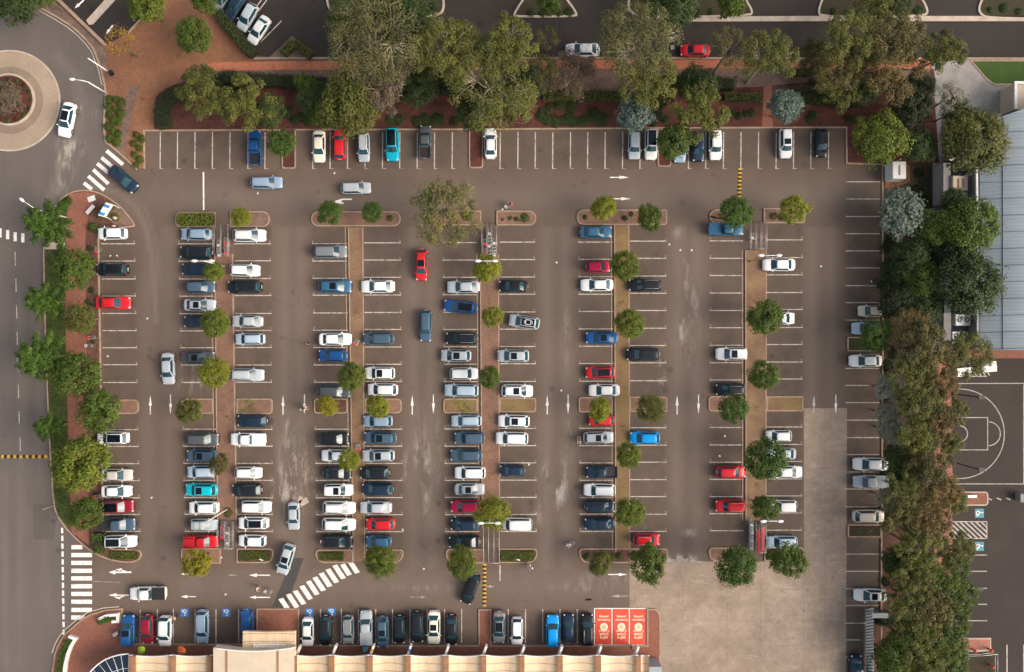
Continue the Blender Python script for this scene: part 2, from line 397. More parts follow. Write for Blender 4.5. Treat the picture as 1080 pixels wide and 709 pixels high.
def ground():
    st = .5; x0, x1, y0, y1 = -100, 100, -68, 68
    nx = int((x1-x0)/st)+1; ny = int((y1-y0)/st)+1
    vs = [(x0+i*st, y0+j*st, 0) for j in range(ny) for i in range(nx)]
    b = len(vs)
    fs = [(j*nx+i, j*nx+i+1, (j+1)*nx+i+1, (j+1)*nx+i) for j in range(ny-1) for i in range(nx-1)]
    R = 420
    vs += [(-R, -R, 0), (R, -R, 0), (R, R, 0), (-R, R, 0)]
    c = [0, nx-1, nx*ny-1, nx*(ny-1)]
    fs += [(b, b+1, c[1], c[0]), (b+1, b+2, c[2], c[1]), (b+2, b+3, c[3], c[2]), (b+3, b, c[0], c[3])]
    me = bpy.data.meshes.new('car_park'); me.from_pydata(vs, [], fs); me.materials.append(MATS['car_park_asphalt'])
    wear = [0.0]*len(vs); oil = [0.0]*len(vs); grit = [0.0]*len(vs)
    # scuffs and spilt lime: centre px, radii px, strength
    bays = []
    for r in ROWS:
        yy = ROWS[r]['ys']
        pts = sorted(yy)
        for k in range(len(pts)-1):
            if pts[k+1]-pts[k] < 26:
                xs = row_x(r, pts[k]); bays.append((xs[0], pts[k], xs[1], pts[k+1]))
        for y in (pts[0]-18.4,):
            xs = row_x(r, y); bays.append((xs[0], y, xs[1], y+18.4))
        for k in range(len(pts)-1):
            if pts[k+1]-pts[k] >= 26:
                xs = row_x(r, pts[k]); bays.append((xs[0], pts[k], xs[1], pts[k]+17)); bays.append((xs[0], pts[k+1]-17, xs[1], pts[k+1]))
        y = pts[-1]; xs = row_x(r, y); bays.append((xs[0], y, xs[1], y+17))
    for xs in (TOPX,):
        for a, b2 in zip(xs, xs[1:]):
            if b2-a < 25: bays.append((a, 138, b2, 178))
    for a, b2 in zip(BOTX, BOTX[1:]):
        if b2-a < 30: bays.append((a, 644, b2, 679))
    for idx in range(nx*ny):
        X, Y, _ = vs[idx]; px = 540+X*PPM; py = 354.5-Y*PPM
        w = wear_at(px, py)
        wear[idx] = w
        # tyre-polished lanes down the aisles and across
        g = 0
        if 240 < py < 600:
            for cx in (156, 178, 300, 317, 436, 455, 577, 597, 715, 735, 857, 877):
                g += .5*math.exp(-((px-cx)/7)**2)
        elif py <= 240 and py > 178: g = .45*math.exp(-((py-208)/16)**2)
        elif py >= 595: g = .45*math.exp(-((py-617)/18)**2)
        if px < 190: g = max(g*.6, sweep_at(px, py))
        grit[idx] = g
    ij = lambda px, py: (((px-540)/PPM-x0)/st, ((354.5-py)/PPM-y0)/st)
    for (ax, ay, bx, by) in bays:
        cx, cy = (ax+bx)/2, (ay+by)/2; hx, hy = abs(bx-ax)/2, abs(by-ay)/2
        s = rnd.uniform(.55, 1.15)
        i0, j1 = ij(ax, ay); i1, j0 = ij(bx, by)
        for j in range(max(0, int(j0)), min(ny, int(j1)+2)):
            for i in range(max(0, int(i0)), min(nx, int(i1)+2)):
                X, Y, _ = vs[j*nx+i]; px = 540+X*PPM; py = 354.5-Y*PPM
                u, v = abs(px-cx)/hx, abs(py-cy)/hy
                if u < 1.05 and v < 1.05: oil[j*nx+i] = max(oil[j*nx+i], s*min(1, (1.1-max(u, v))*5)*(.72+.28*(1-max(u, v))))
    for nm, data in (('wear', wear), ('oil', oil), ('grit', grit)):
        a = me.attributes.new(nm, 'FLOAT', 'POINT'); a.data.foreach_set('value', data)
    me.update()
    tag(obj('ground', me), 'brown grey asphalt of the large car park', None, None, 'structure')
ground()

# ------------------------------------------------------------------ roads
def arc(cx, cy, r, a0, a1, n=18, ry=None):
    return [(cx+r*math.cos(math.radians(a0+(a1-a0)*i/n)), cy+(ry or r)*math.sin(math.radians(a0+(a1-a0)*i/n))) for i in range(n+1)]
RK = [(44, 9), (60, 18), (73, 26), (83, 34), (92, 43), (99, 52), (106, 70), (110.5, 88), (112, 99), (110.5, 122), (110.2, 138), (112, 150), (122, 158), (134, 168.5), (145, 179)]
VERGE_L = [(62, 212), (75, 203), (90, 200.5), (105, 203.5), (118, 211), (128, 219), (136, 228.5), (141.5, 236), (141.5, 239.5), (104, 240), (104.2, 270), (105.3, 340), (106.3, 400), (107.6, 480), (109, 560), (110.5, 579),
           (146, 580), (149.3, 583), (148, 589), (140, 593), (124, 592), (109, 587.5), (96, 581), (75, 563), (62, 546), (57, 532), (53, 470), (50, 400), (48, 340), (47, 290), (46.5, 262), (48, 240)]
street = sheet('road', [(-250, -250), (-250, 1000), (56, 1000), (56, 709), (58, 691), (66, 673), (78, 661), (79, 600), (80, 565), (57, 532), (53, 470), (48, 340), (46.5, 262), (60, 215), (75, 203), (100, 190), (118, 173), (122, 158), (112, 150), (110, 122), (111.5, 92), (99, 52), (83, 34), (60, 18), (44, 9), (20, 0), (-60, -20)], .004, 'road_asphalt', label='grey asphalt street with roundabout along the brick footpath')
def wear_mesh(o, x0, x1, y0, y1, st):
    bm = bmesh.new(); bm.from_mesh(o.data)
    for ax, lo, hi in (((1, 0, 0), x0, x1), ((0, 1, 0), y0, y1)):
        v = lo
        while v <= hi:
            bmesh.ops.bisect_plane(bm, geom=bm.verts[:]+bm.edges[:]+bm.faces[:], plane_co=Vector(ax)*v, plane_no=ax); v += st
    bm.to_mesh(o.data); bm.free(); me = o.data
    px = [(540+v.co.x*PPM, 354.5-v.co.y*PPM) for v in me.vertices]
    for nm, fn in (('wear', wear_at), ('grit', sweep_at), ('oil', lambda x, y: 0.0)):
        t = me.attributes.new(nm, 'FLOAT', 'POINT'); t.data.foreach_set('value', [fn(x, y) for x, y in px])
wear_mesh(street, -78, -52, -52, 52, .7)
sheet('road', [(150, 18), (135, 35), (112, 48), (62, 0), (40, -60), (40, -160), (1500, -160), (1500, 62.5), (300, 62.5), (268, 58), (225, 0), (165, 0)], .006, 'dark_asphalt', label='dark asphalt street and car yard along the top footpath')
sheet('road', [(1003.5, 378), (1500, 378), (1500, 1000), (1003, 1000), (1003, 700)], .005, 'court_asphalt', label='dark asphalt yard with painted ball court')
sheet('patch', px_poly and [T('n', 150, 245), T('n', 195, 245), T('n', 122, 445), T('n', 64, 445)], .005, 'patch_asphalt', label='dark rectangular repair patch under the diagonal crossing')
sheet('patch', [(35, 532), (35, 569), (57, 569), (60, 548), (57, 532)], .008, 'road_patch')
SLAB = [(664, 592.5), (847.8, 592.5), (847.8, 430.6), (893.2, 430.6), (892.5, 640), (892, 1000), (695.7, 1000), (695.7, 652), (693, 644), (688, 641.5), (664, 640.5)]
sheet('pavement', SLAB, .006, 'slab_concrete', label='pale worn concrete slab in the lower corner of the car park')
plain('slab_joint', (.20, .15, .11), .9, 0, .2, .3, 1)
jm = MB()
for a, b in (((695.7, 593), (695.7, 643)), ((732, 593), (732, 709)), ((767, 593), (767, 709)), ((802, 593), (802, 709)), ((847.8, 593), (847.8, 709)), ((664, 622), (893, 621.5)), ((696, 655), (893, 655)), ((696, 681.5), (893, 681)),
             ((848, 494), (893, 494)), ((848, 540), (893, 540)), ((848, 591), (893, 591)), ((870, 431), (870, 709))):
    line_px(jm, a, b, .34 if a[0] != 870 else .25, .0075, 'slab_joint')
tag(jm.build('slab_joints'), None, None, None, 'structure')

# roundabout
asphalt('apron_dark', (.215, .158, .118), (1, 1, 1), .5, False, .2)
o = sheet('roundabout_apron', arc(10.4, 106.4, 52.7, 0, 360, 64)[:-1], .06, 'apron_concrete', 0, True, .22, .09, 'tan concrete apron ring of the roundabout', 'pale_concrete')
sheet('roundabout_inner_ring', arc(10.2, 106, 35.5, 0, 360, 56)[:-1], .065, 'apron_dark', 0, None, label='darker worn inner ring of the roundabout apron')
o = sheet('roundabout_bed', arc(10, 105.5, 26.5, 0, 360, 48)[:-1], .2, 'mulch_red', 0, True, .3, .26, 'round red mulch bed in the middle of the roundabout', 'pale_concrete')

# verge with the brick path on the left
sheet('verge', chaikin(VERGE_L, 1), .12, 'mulch_brown', 0, True, .2, .15, 'raised planted strip between the street and the first bays')
sheet('footpath', [(74, 205), (90, 202.5), (103, 205), (97, 218), (93, 232), (90.5, 250), (91, 290), (91.5, 340), (92.5, 420), (93.5, 480), (94, 540), (94.5, 575), (76, 561), (75, 530), (73, 470), (70.5, 390), (69.5, 330), (69, 270), (70.5, 235)], .124, 'brick_plaza', label='red brick footpath under the round street trees')
sheet('grass_verge', [(48.5, 264), (68.5, 263), (69, 330), (70, 390), (72.5, 470), (74.5, 530), (75.5, 560), (63, 546), (58.5, 532), (54.5, 470), (51.5, 400), (49.5, 340)], .123, 'lawn', label='narrow grass strip beside the street')
sheet('grass_verge', [(49, 236), (62, 214), (73, 206), (70.5, 233), (69, 254), (49, 254)], .123, 'lawn')
sheet('kerb_ramp', [(48, 255.5), (69, 255.5), (69, 263), (48, 263)], .125, 'pale_concrete', label='pale concrete kerb ramp at the street crossing')
sheet('pavement', [(118, 213), (129, 222), (140.5, 237), (120, 238.5), (117, 228)], .126, 'gravel_brown')
sheet('pavement', [(47, -40), (44, 9), (60, 18), (73, 26), (83, 34), (92, 43), (99, 52), (106, 70), (110.5, 88), (115, 70), (112, 48), (62, 0), (40, -60)], .10, 'gravel_brown', 0, None, label='sandy footpath strip outside the roundabout')
k = MB(); k.ribbon(px_poly(RK), .28, 0, .14, 'kerb_concrete'); k.ribbon(px_poly([(x-2.6, y+2.2) for x, y in RK[:8]]), .14, 0, .03, 'pale_concrete'); tag(k.build('kerb'), None, None, None, 'structure')
k = MB(); k.ribbon(px_poly([(52, -10), (62, 0), (112, 48)]), .45, .0, .5, 'kerb_concrete'); tag(k.build('retaining_wall'), 'low concrete retaining wall between the roundabout path and dark yard', 'low wall')
sheet('median', rrect(0, 0, 1, 1, (0, 0, 0, 0)) and [(91.5, 22), (94, 26.5), (98, 26), (122, 0), (130, -10), (122, -14), (113, -2)], .14, 'pale_concrete', 0, None, label='sloping pale concrete median in the dark yard')
tag((lambda m: (m.poly(px_poly([(698, 591.5), (704, 589.6), (711, 590.2), (717, 588.6), (722, 589.8), (727, 588), (733, 590.8), (738, 592.2), (745, 592), (748, 593.4), (735, 593.6), (722, 592.4), (713, 593.5), (703, 592.6)]), 'worn_paint', None, .0095), m.build('lime_stain'))[1])(MB()), 'white lime stain along the edge of the concrete slab', None, None, 'structure')
LITTER = [(112, 48), (135, 35.5), (151, 18), (166, 0), (166, -60), (210, -60), (226, 4), (268, 58.5), (268, 65.5), (219, 66), (213, 74), (208, 82), (178, 92), (165, 102), (163, 118), (163, 137), (152, 138), (152, 178), (147, 178.5), (134, 167), (122, 157), (113, 149), (111, 138), (111.5, 122), (113, 99), (111.5, 88), (113, 70)]
sheet('ground_litter', LITTER, .11, 'leaf_litter', 0, None, label='bare brown ground covered in fallen leaves')
sheet('dirt_path', [(122, 156), (127, 140), (131, 118), (134, 95), (150, 88), (142, 110), (137, 130), (134, 148), (133, 165)], .116, 'gravel_brown')
sheet('kerb', [(134.6, 35), (150.5, 17.6), (152, 18.7), (136, 36.4)], .2, 'kerb_concrete', 0)

# top strip
BED = [(163, 137.4), (163, 118), (165, 102), (178, 92), (208, 82), (216, 74), (219, 74), (984, 73), (986, 84), (985, 100), (990, 172), (930.5, 173.2), (893, 172), (892.5, 135), (700, 135.5), (500, 136.5)]
sheet('garden_bed', BED, .12, 'mulch_red', 0, None, label='long red mulch garden bed above the top row of bays')
sheet('gravel_strip', [(219, 74), (981, 73), (981, 82), (860, 86), (800, 92), (660, 96), (560, 96), (460, 84), (300, 82), (219, 82)], .123, 'gravel_brown')
sheet('gravel_strip', [(808, 92), (985, 84), (985, 100), (940, 112), (860, 106), (840, 130), (826, 132), (815, 133), (806, 120)], .124, 'mulch_brown')
sheet('footpath', [(219, 66.3), (300, 64.7), (640, 63.6), (981, 63.2), (981, 72.8), (640, 73.2), (300, 74), (219, 75.5)], .127, 'brick_path', .0, None, label='bright orange brick footpath along the top street')
k = MB(); k.ribbon(px_poly([(268, 62.2), (300, 61.8), (640, 61.6), (1080, 62.2), (1500, 62.2)]), .3, 0, .15, 'kerb_concrete'); tag(k.build('kerb'), None, None, None, 'structure')
sheet('footpath', [(805, 92), (814, 90), (815, 134), (803.5, 134)], .128, 'brick_plaza')
k = MB(); k.ribbon(px_poly([(152.5, 178), (152, 138), (300, 137.2), (500, 136.6), (700, 135.3), (892.3, 134.5), (892.7, 172.6), (930.5, 173.5), (931, 320), (930, 480), (929.2, 640), (929.2, 709)]), .22, 0, .15, 'kerb_concrete'); tag(k.build('kerb'), 'long concrete kerb behind the outer bays', None, None, 'structure')
for (x0, y0, x1, y1) in ((298, 137.5, 311.5, 177.5), (495.3, 137, 509, 177), (694, 136.5, 707.2, 175.5)):
    sheet('planter_island', rrect(x0, y0, x1, y1, (0, 0, 2.5, 2.5)), .12, 'mulch_red', 0, True, .18, .15)
# street side kerb and planted islands across the top
k = MB(); k.ribbon(px_poly([(719, 20.5), (860, 20), (1500, 20)]), .75, 0, .13, 'pale_concrete'); tag(k.build('kerb'), 'wide pale concrete kerb on the far side of the top street', None, None, 'structure')
for i, pts in enumerate(([(345, -20), (345, 10), (360, 18), (438, 18.5), (462, 17), (468, 11), (468, 0), (464, -20)], [(560, -12), (541, 16), (545, 18), (606, 17.5), (609, 15), (592, -8), (585, -20)],
             [(668, -20), (662, 5), (664, 12), (672, 16.5), (690, 19), (790, 17), (794, 13), (786, 0), (780, -20)], [(872, -12), (862, 12), (866, 18.5), (974, 18), (979, 12), (970, -4), (965, -20)],
             [(1042, -12), (1031, 8), (1034, 16), (1042, 19.5), (1120, 20), (1120, -20)])):
    sheet('planter_island', chaikin(pts), .13, 'understorey', 0, True, .3, .16, None, 'pale_concrete')
# right hand side
sheet('pavement', [(982, 63.5), (1500, 63), (1500, 130), (1060, 124), (1035, 122), (1012, 112), (998, 90), (982, 86)], .11, 'forecourt_concrete', 0, None, label='grey concrete forecourt at the upper right')
sheet('lawn', [(1023.5, 64.5), (1200, 64.5), (1200, 89.5), (1048, 89.5), (1040, 84)], .13, 'turf', 0, True, .25, .17, 'bright green artificial turf patch at the forecourt')
sheet('footpath', [(983, 84), (994, 84), (993, 110), (992, 140), (994, 172), (995, 200), (995, 372), (983, 372), (983, 200), (981, 172), (986, 140)], .115, 'grey_concrete', 0, None, label='narrow concrete path behind the tree belt')
sheet('tree_belt_bed', [(931.5, 174), (983, 172), (984, 372), (985, 600), (985, 1000), (930, 1000), (930.5, 480), (931.5, 320)], .118, 'understorey', 0, None, label='dark planted bed under the tree belt')
sheet('mulch_patch', [(933, 174), (958, 174), (960, 192), (945, 197), (933, 200)], .122, 'leaf_litter')
sheet('footpath', [(984.5, 372), (1003.5, 376), (1004, 560), (1004, 700), (985, 700)], .12, 'brick_pink', 0, None, label='pink brick path between the tree belt and ball court')
sheet('footpath', [(1030, 369), (1500, 369), (1500, 378), (1003, 378), (1003, 369)], .12, 'brick_plaza', 0)
sheet('bare_patch', [(930, 560), (953, 560), (955, 640), (940, 700), (920, 709), (919, 650), (930, 640)], .123, 'mulch_brown')

# ------------------------------------------------------------------ parking islands
def strip(name, top, bot, m, label):
    (xa, xb, yt), (xc, xd, yb) = top, bot
    sheet(name, [(xa, yt), (xb, yt), (xd, yb), (xc, yb)], .12, m, 0, None, label=label)
    k = MB(); k.ribbon(px_poly([(xa+.2, yt), (xc+.2, yb)]), .17, 0, .15, 'kerb_concrete'); k.ribbon(px_poly([(xb-.2, yt), (xd-.2, yb)]), .17, 0, .15, 'kerb_concrete')
    k.ribbon(px_poly([(xa-3.4, yt), (xc-3.4, yb)]), .13, 0, .06, 'kerb_concrete')
    tag(k.build('kerb'), None, None, None, 'structure')
strip('parking_island', (226.5, 245.5, 268), (229.8, 249.8, 548), 'island_pavers', 'long paved island strip, first from the brick footpath')
strip('parking_island', (367.5, 382.8, 240), (372.6, 385, 592), 'island_dirt', 'long dirt island strip, second from the brick footpath')
strip('parking_island', (506.3, 525.8, 268), (508.6, 527, 556), 'island_pavers', 'long paved island strip, third from the brick footpath')
strip('parking_island', (647.8, 663.2, 237), (649.2, 664.2, 582), 'island_grassy', 'long grassy island strip, fourth from the brick footpath')
strip('parking_island', (786, 808, 264), (786.4, 807.5, 549), 'island_dirt', 'long dirt island strip, fifth from the brick footpath')
def planter(x0, y0, x1, y1, m='island_pavers', r=(0, 0, 0, 0), label=None):
    return sheet('planter_island', rrect(x0, y0, x1, y1, r), .13, m, 0, True, .18, .16, label)
for q in ((118, 422, 146, 436, 'island_pavers', (0, 5, 5, 0)), (192, 421, 224.5, 435.8, 'island_pavers', (5, 2, 2, 5)), (250.4, 421, 287, 436, 'island_pavers', (0, 3, 3, 0)), (332, 421, 366, 435.5, 'mulch_brown', (3, 2, 2, 3)),
          (385.5, 421, 423, 435.2, 'island_pavers', (0, 4, 4, 0)), (468.3, 421, 503, 435.2, 'island_grassy', (3, 2, 2, 3)), (527.6, 420, 564.8, 434.2, 'island_grassy', (0, 2, 2, 0)), (611, 419.5, 645.4, 434.3, 'island_pavers', (2, 2, 2, 2)),
          (664.6, 419, 703, 433.8, 'island_dirt', (0, 2, 2, 0)), (747.8, 418.3, 784, 433.3, 'island_pavers', (3, 2, 2, 3)), (809, 418.6, 846.3, 433.2, 'island_grassy', (0, 1, 1, 0)), (894, 356, 927, 370, 'understorey', (1, 1, 1, 1)), (894.4, 553.5, 928.5, 566, 'understorey', (1, 0, 0, 1)),
          # heads of the islands at the top
          (186, 224.5, 226.6, 239, 'mulch_brown', (4, 0, 0, 4)), (243.5, 223.6, 284, 239, 'gravel_brown', (0, 7, 7, 0)), (329, 223.6, 422, 238.3, 'island_pavers', (7, 7, 7, 7)), (452, 223, 506.8, 237.4, 'island_pavers', (7, 0, 0, 7)),
          (524.2, 223, 565, 237.4, 'island_pavers', (0, 7, 7, 0)), (608.8, 221.8, 702.8, 236.8, 'island_pavers', (7, 2, 2, 7)), (748.3, 221.5, 786, 235.8, 'island_pavers', (8, 0, 0, 8)), (805.8, 220.3, 848, 235, 'gravel_brown', (0, 2, 2, 0)),
          # feet of the islands at the bottom
          (192, 578.6, 232.4, 593.6, 'island_pavers', (2, 0, 0, 6)), (250.6, 579, 288, 593, 'mulch_brown', (0, 3, 8, 0)), (333.6, 580, 372, 593, 'island_pavers', (3, 0, 0, 9)), (385.2, 580, 425, 593, 'island_pavers', (0, 3, 9, 0)),
          (471, 579.5, 510, 593.4, 'island_pavers', (3, 0, 0, 9)), (526.6, 579, 566, 593, 'mulch_brown', (0, 3, 9, 0)), (611.6, 578.8, 664, 593, 'mulch_brown', (3, 0, 0, 9)), (664.6, 578.8, 703.4, 592, 'island_pavers', (0, 2, 6, 0)),
          (748, 578, 788, 591.5, 'island_pavers', (3, 0, 0, 8)), (806.5, 578, 847, 591, 'understorey', (0, 3, 5, 0))):
    planter(*q)

# brick plaza at the shops
PLAZA = [(56, 1000), (56, 709), (58, 691), (61.5, 681), (66, 673), (71.5, 666.5), (78, 661), (86.5, 653.5), (96, 648), (111.6, 643.4), (129, 642), (129.3, 679), (255, 679.8), (271.5, 679.8), (271.5, 642.2), (315, 642.2), (315.3, 680.6), (505.3, 681), (505.3, 643), (517.6, 643), (517.6, 681), (683, 681), (683, 642.3), (691, 642.8), (694.6, 646), (695.7, 652), (695.7, 720), (695.7, 1000)]
sheet('plaza', PLAZA, .13, 'brick_plaza', 0, True, .2, .16, 'red brick pavement in front of the shops')
k = MB(); k.ribbon(px_poly([(x-3.2, y-2.0) for x, y in PLAZA[2:11]]), .14, 0, .03, 'pale_concrete'); tag(k.build('kerb'), None, None, None, 'structure')

# ------------------------------------------------------------------ painted markings
def paint(name, label=None): 
    mb = MB(); return mb, (lambda: tag(mb.build(name), label, None, None, 'structure'))
ZP = .014
for r in ROWS:
    mb, fin = paint('bay_lines')
    for y in ROWS[r]['ys']:
        if r == 'C12' and y > 665: xs = (891.5, 908)
        else: xs = row_x(r, y)
        m = 'line_paint'
        line_px(mb, (xs[0], y), (xs[1], y), 1.0, ZP, m)
        e = xs[1]-.6 if ROWS[r]['tick'] > 0 else xs[0]+.6
        if r != 'C12': line_px(mb, (e, y-2.9), (e, y-.5), .6, ZP, 'worn_paint')
        if r != 'C12': line_px(mb, (e-1.3*ROWS[r]['tick'], y-2.9), (e-.4*ROWS[r]['tick'], y-2.9), .6, ZP, 'worn_paint')
    fin()
mb, fin = paint('bay_lines')
for x in TOPX:
    line_px(mb, (x, 139.5), (x-.3, 178.3), 1.15, ZP, 'line_paint'); line_px(mb, (x+.5, 178), (x+3.4, 178), .8, ZP, 'worn_paint')
fin()
mb, fin = paint('bay_lines')
for x in BOTX: line_px(mb, (x, 642.5), (x, 678.3), 1.05, ZP, 'line_paint')
fin()
# court side bays
mb, fin = paint('bay_lines')
for y, xa in ((585.5, 1005), (602.6, 1005), (620.5, 1005), (637.4, 1005), (654.8, 1005)): line_px(mb, (xa, y), (1041, y), .95, ZP, 'court_paint')
for x in (1062, 1079.6): line_px(mb, (x, 680), (x, 720), 1.1, ZP, 'line_paint')
line_px(mb, (1004, 537), (1004, 550), .9, ZP, 'line_paint')
fin()
mb, fin = paint('court_lines', 'white painted ball court lines with key and arc')
S = 1.0
def pl(pts, w=.95):
    mb.ribbon([W(*p)[:2] for p in pts], w/PPM, ZP-.001, ZP, 'court_paint')
pl([(1003.5, 404.6), (1120, 404.4)]); pl([(1003.5, 510.4), (1120, 510.6)])
pl([(1003.5, 410.2), (1012, 410.3)] + arc(1012, 457.6, 47.2, -88, 88, 40) + [(1003.5, 505)])
mb2, fin2 = paint('court_lines')
mb_, mb = mb, mb2
pl([(1003.5, 440.5), (1041.6, 440.5), (1041.6, 474.6), (1003.5, 474.6)]); pl(arc(1042.4, 457.6, 12.6, -88, 88, 20)); pl(arc(1012, 457.6, 8.4, -88, 88, 16))
pl([(1079.6, 405.6), (1079.6, 510)])
mb = mb_; fin(); fin2()
mb, fin = paint('hatching', 'white diagonal no parking hatching beside the ball court bays')
for i in range(9):
    xa = 1004+i*5.6
    a = (max(1004.5, xa-9.5+0), 0); 
    # lines run down to the right
    p0 = (xa-14, 550.6); p1 = (xa+4, 567.6)
    if p0[0] < 1004.5: p0 = (1004.5, 550.6+(1004.5-p0[0])*17/18)
    if p1[0] > 1040.5: p1 = (1040.5, 567.6-(p1[0]-1040.5)*17/18)
    if p0[1] < p1[1]: line_px(mb, p0, p1, 1.8, ZP, 'court_paint')
for a, b in (((1004, 550.3), (1041, 550.3)), ((1004, 568), (1041, 568)), ((1040.8, 550), (1040.8, 568.3))): line_px(mb, a, b, .9, ZP+.001, 'line_paint')
fin()
mb, fin = paint('hatching', 'white diagonal hatching between the slatted tables')
for i in range(4): line_px(mb, (1022+i*4.6, 383), (1030+i*4.6, 396.3), 1.1, ZP, 'line_paint')
line_px(mb, (1004, 397), (1041, 397), 1.0, ZP+.001, 'line_paint')
fin()
mb, fin = paint('road_line')
for x in (1043.5, 1053.5, 1063.5, 1074.5): line_px(mb, (x-2.4, 525.3), (x+2.4, 527.3), 1.3, ZP, 'line_paint')
fin()
# street dashes and lines
mb, fin = paint('road_line', 'white dashed centre line of the left street')
for x, y in ((16.1, 273), (16.9, 301), (17.6, 329), (18.2, 357), (18.7, 385), (19.5, 413), (20.2, 441), (21.3, 469)): line_px(mb, (x-.1, y-7), (x+.2, y+7), 1.0, ZP, 'line_paint')
fin()
mb, fin = paint('give_way_line', 'white dashed give way line beside the long zebra crossing')
for i in range(14):
    y = T('m', 0, 135+i*31.8)[1]; line_px(mb, (65.6+i*.12, y-3.8+.6), (65.7+i*.12, y+3.3-.9), 2.2, ZP, 'white_paint')
fin()
mb, fin = paint('road_line')
line_px(mb, T('e', 827, 26), T('e', 828, 180), 1.6, ZP, 'white_paint'); fin()
mb, fin = paint('road_line')
line_px(mb, T('n', 992, 275), T('n', 992, 338), 1.5, ZP, 'line_paint'); line_px(mb, T('m', 375, 340), T('m', 490, 344), .7, ZP, 'worn_paint')
fin()
# zebras
mb, fin = paint('zebra_crossing', 'long zebra crossing of horizontal white bars by the shops corner')
for i, y in enumerate((201, 233, 265, 297, 328, 360, 391, 423, 456, 487)):
    xa, xb = 290, 374
    if i == 0: xb = 335
    if i == 9: xb = 345
    x0, y0 = T('m', xa, y-8.5); x1, y1 = T('m', xb, y+8.5); quad_px(mb, x0, y0, x1, y1, ZP, 'white_paint')
fin()
mb, fin = paint('zebra_crossing', 'diagonal zebra crossing leading to the brick shop landing')
for (x, y) in ((115, 433), (149, 421), (177, 407), (204, 387), (231, 368), (257, 352), (283, 335), (310, 319), (338, 303), (366, 294), (398, 285)):
    hl = 30 if x not in (115, 398, 366) else 24
    dx, dy = .57*hl*1.05, .82*hl*1.05
    wx = 9.6
    if x == 115: dx, dy = 14, 20
    pts = [T('n', x-dx-wx, y-dy), T('n', x-dx+wx, y-dy-6), T('n', x+dx+wx, y+dy-3), T('n', x+dx-wx, y+dy+3)]
    mb.poly(px_poly(pts), 'white_paint', None, ZP)
fin()
mb, fin = paint('zebra_crossing', 'slanted zebra crossing near the roundabout')
for (ax, ay, bx, by) in ((433, 613, 500, 669), (413, 641, 468, 688), (395, 665, 440, 702), (379, 690, 441, 748), (359, 716, 424, 773), (341, 744, 374, 770)):
    d = Vector((bx-ax, by-ay)).normalized(); n = Vector((-d.y, d.x))
    A = Vector((ax, ay)); B = Vector((bx, by)); h = 7.5
    mb.poly(px_poly([T('a', *(A+n*h)), T('a', *(A-n*h)), T('a', *(B-n*h)), T('a', *(B+n*h))]), 'white_paint', None, ZP)
fin()
mb, fin = paint('zebra_crossing', 'zebra crossing of upright bars at the edge of the left street')
for x, y in ((-15, 243.5), (-7.5, 244.5), (0, 245.7), (8, 247.6), (16, 249.8), (24, 251)):
    quad_px(mb, x-1.6, y-4.8, x+1.8, y+4.8, ZP, 'white_paint')
fin()
# arrows
def arrow(x, y, ang, L=20.5, wd=1.0, head=11, hw=3.2, m='white_paint', side=0):
    """ang: heading in the picture, 0 = right, 90 = up"""
    mb = MB(); a = math.radians(ang); c, s = math.cos(a), math.sin(a)
    def P(u, v): return W(x+u*c-v*s, y-(u*s+v*c))[:2]
    mb.poly([P(-L/2, -wd/2), P(L/2-head+1, -wd/2), P(L/2-head+1, wd/2), P(-L/2, wd/2)], m, None, ZP)
    mb.poly([P(L/2-head, -hw/2), P(L/2, 0), P(L/2-head, hw/2)], m, None, ZP+.0015)
    if side:
        mb.poly([P(-L*.2, 0), P(0, side*3.0), P(-L*.06, side*3.2), P(-L*.35, side*.4)], m, None, ZP+.0025)
        mb.poly([P(-L*.08, side*4.4), P(L*.22, side*2.6), P(-L*.02, side*1.6)], m, None, ZP+.003)
    tag(mb.build('direction_arrow'), None, None, None, 'structure')
for t, x in (('i', 611), ('j', 110), ('j', 635), ('k', 143), ('k', 671), ('l', 225)):
    px, py = T(t, x, 297); arrow(px, py, 90, m='line_paint' if t == 'l' else 'white_paint')
for t, x in (('i', 693), ('j', 197), ('j', 721), ('k', 228), ('k', 758), ('l', 314)):
    px, py = T(t, x, 295); arrow(px, py, -90)
arrow(*T('m', 488, 303), 180, 24, 1.6, 7, 4.6, 'white_paint', -1)
arrow(*T('m', 483, 396), 180, 21, 1.2, 8, 4, 'white_paint', 1)
arrow(*T('m', 765, 402), 180, 16, .9, 7, 3.2); arrow(*T('m', 750, 310), 180, 8, .9, 5, 3.2)
arrow(*T('n', 15, 315), 180, 22, 1.1, 8, 4); arrow(*T('n', 15, 405), 180, 22, 1.2, 7, 3.5)
arrow(*T('n', 940, 361), 0, 16, .8, 6, 3, 'worn_paint'); arrow(*T('o', 430, 312), 0, 20, 1.1, 9, 3.4); arrow(*T('o', 440, 400), 180, 20, 1.1, 9, 3.4, 'worn_paint')
arrow(*T('g', 437, 47), 0, 20, 1.1, 10, 3.6); arrow(*T('g', 446, 134), 0, 19, 1.1, 10, 3.4)
arrow(*T('m', 945, 315), 180, 10, .8, 4, 2, 'worn_paint'); arrow(*T('n', 660, 404), 0, 18, .6, 6, 2.5, 'worn_paint')
arrow(*T('a', 322, 18), 222, 13, 1.8, 6, 4); arrow(*T('a', 445, 121), 232, 12, 1.8, 5, 3.4)
mb = MB(); cv = [T('f', 318, 147), T('f', 335, 141), T('f', 355, 136), T('f', 390, 136)]
mb.ribbon(px_poly(cv), .2, ZP-.001, ZP, 'white_paint'); mb.poly(px_poly([T('f', 318, 151), T('f', 345, 133), T('f', 350, 152)]), 'white_paint', None, ZP+.001); mb.poly(px_poly([T('f', 330, 155), T('f', 352, 148), T('f', 358, 154)]), 'white_paint', None, ZP+.002)
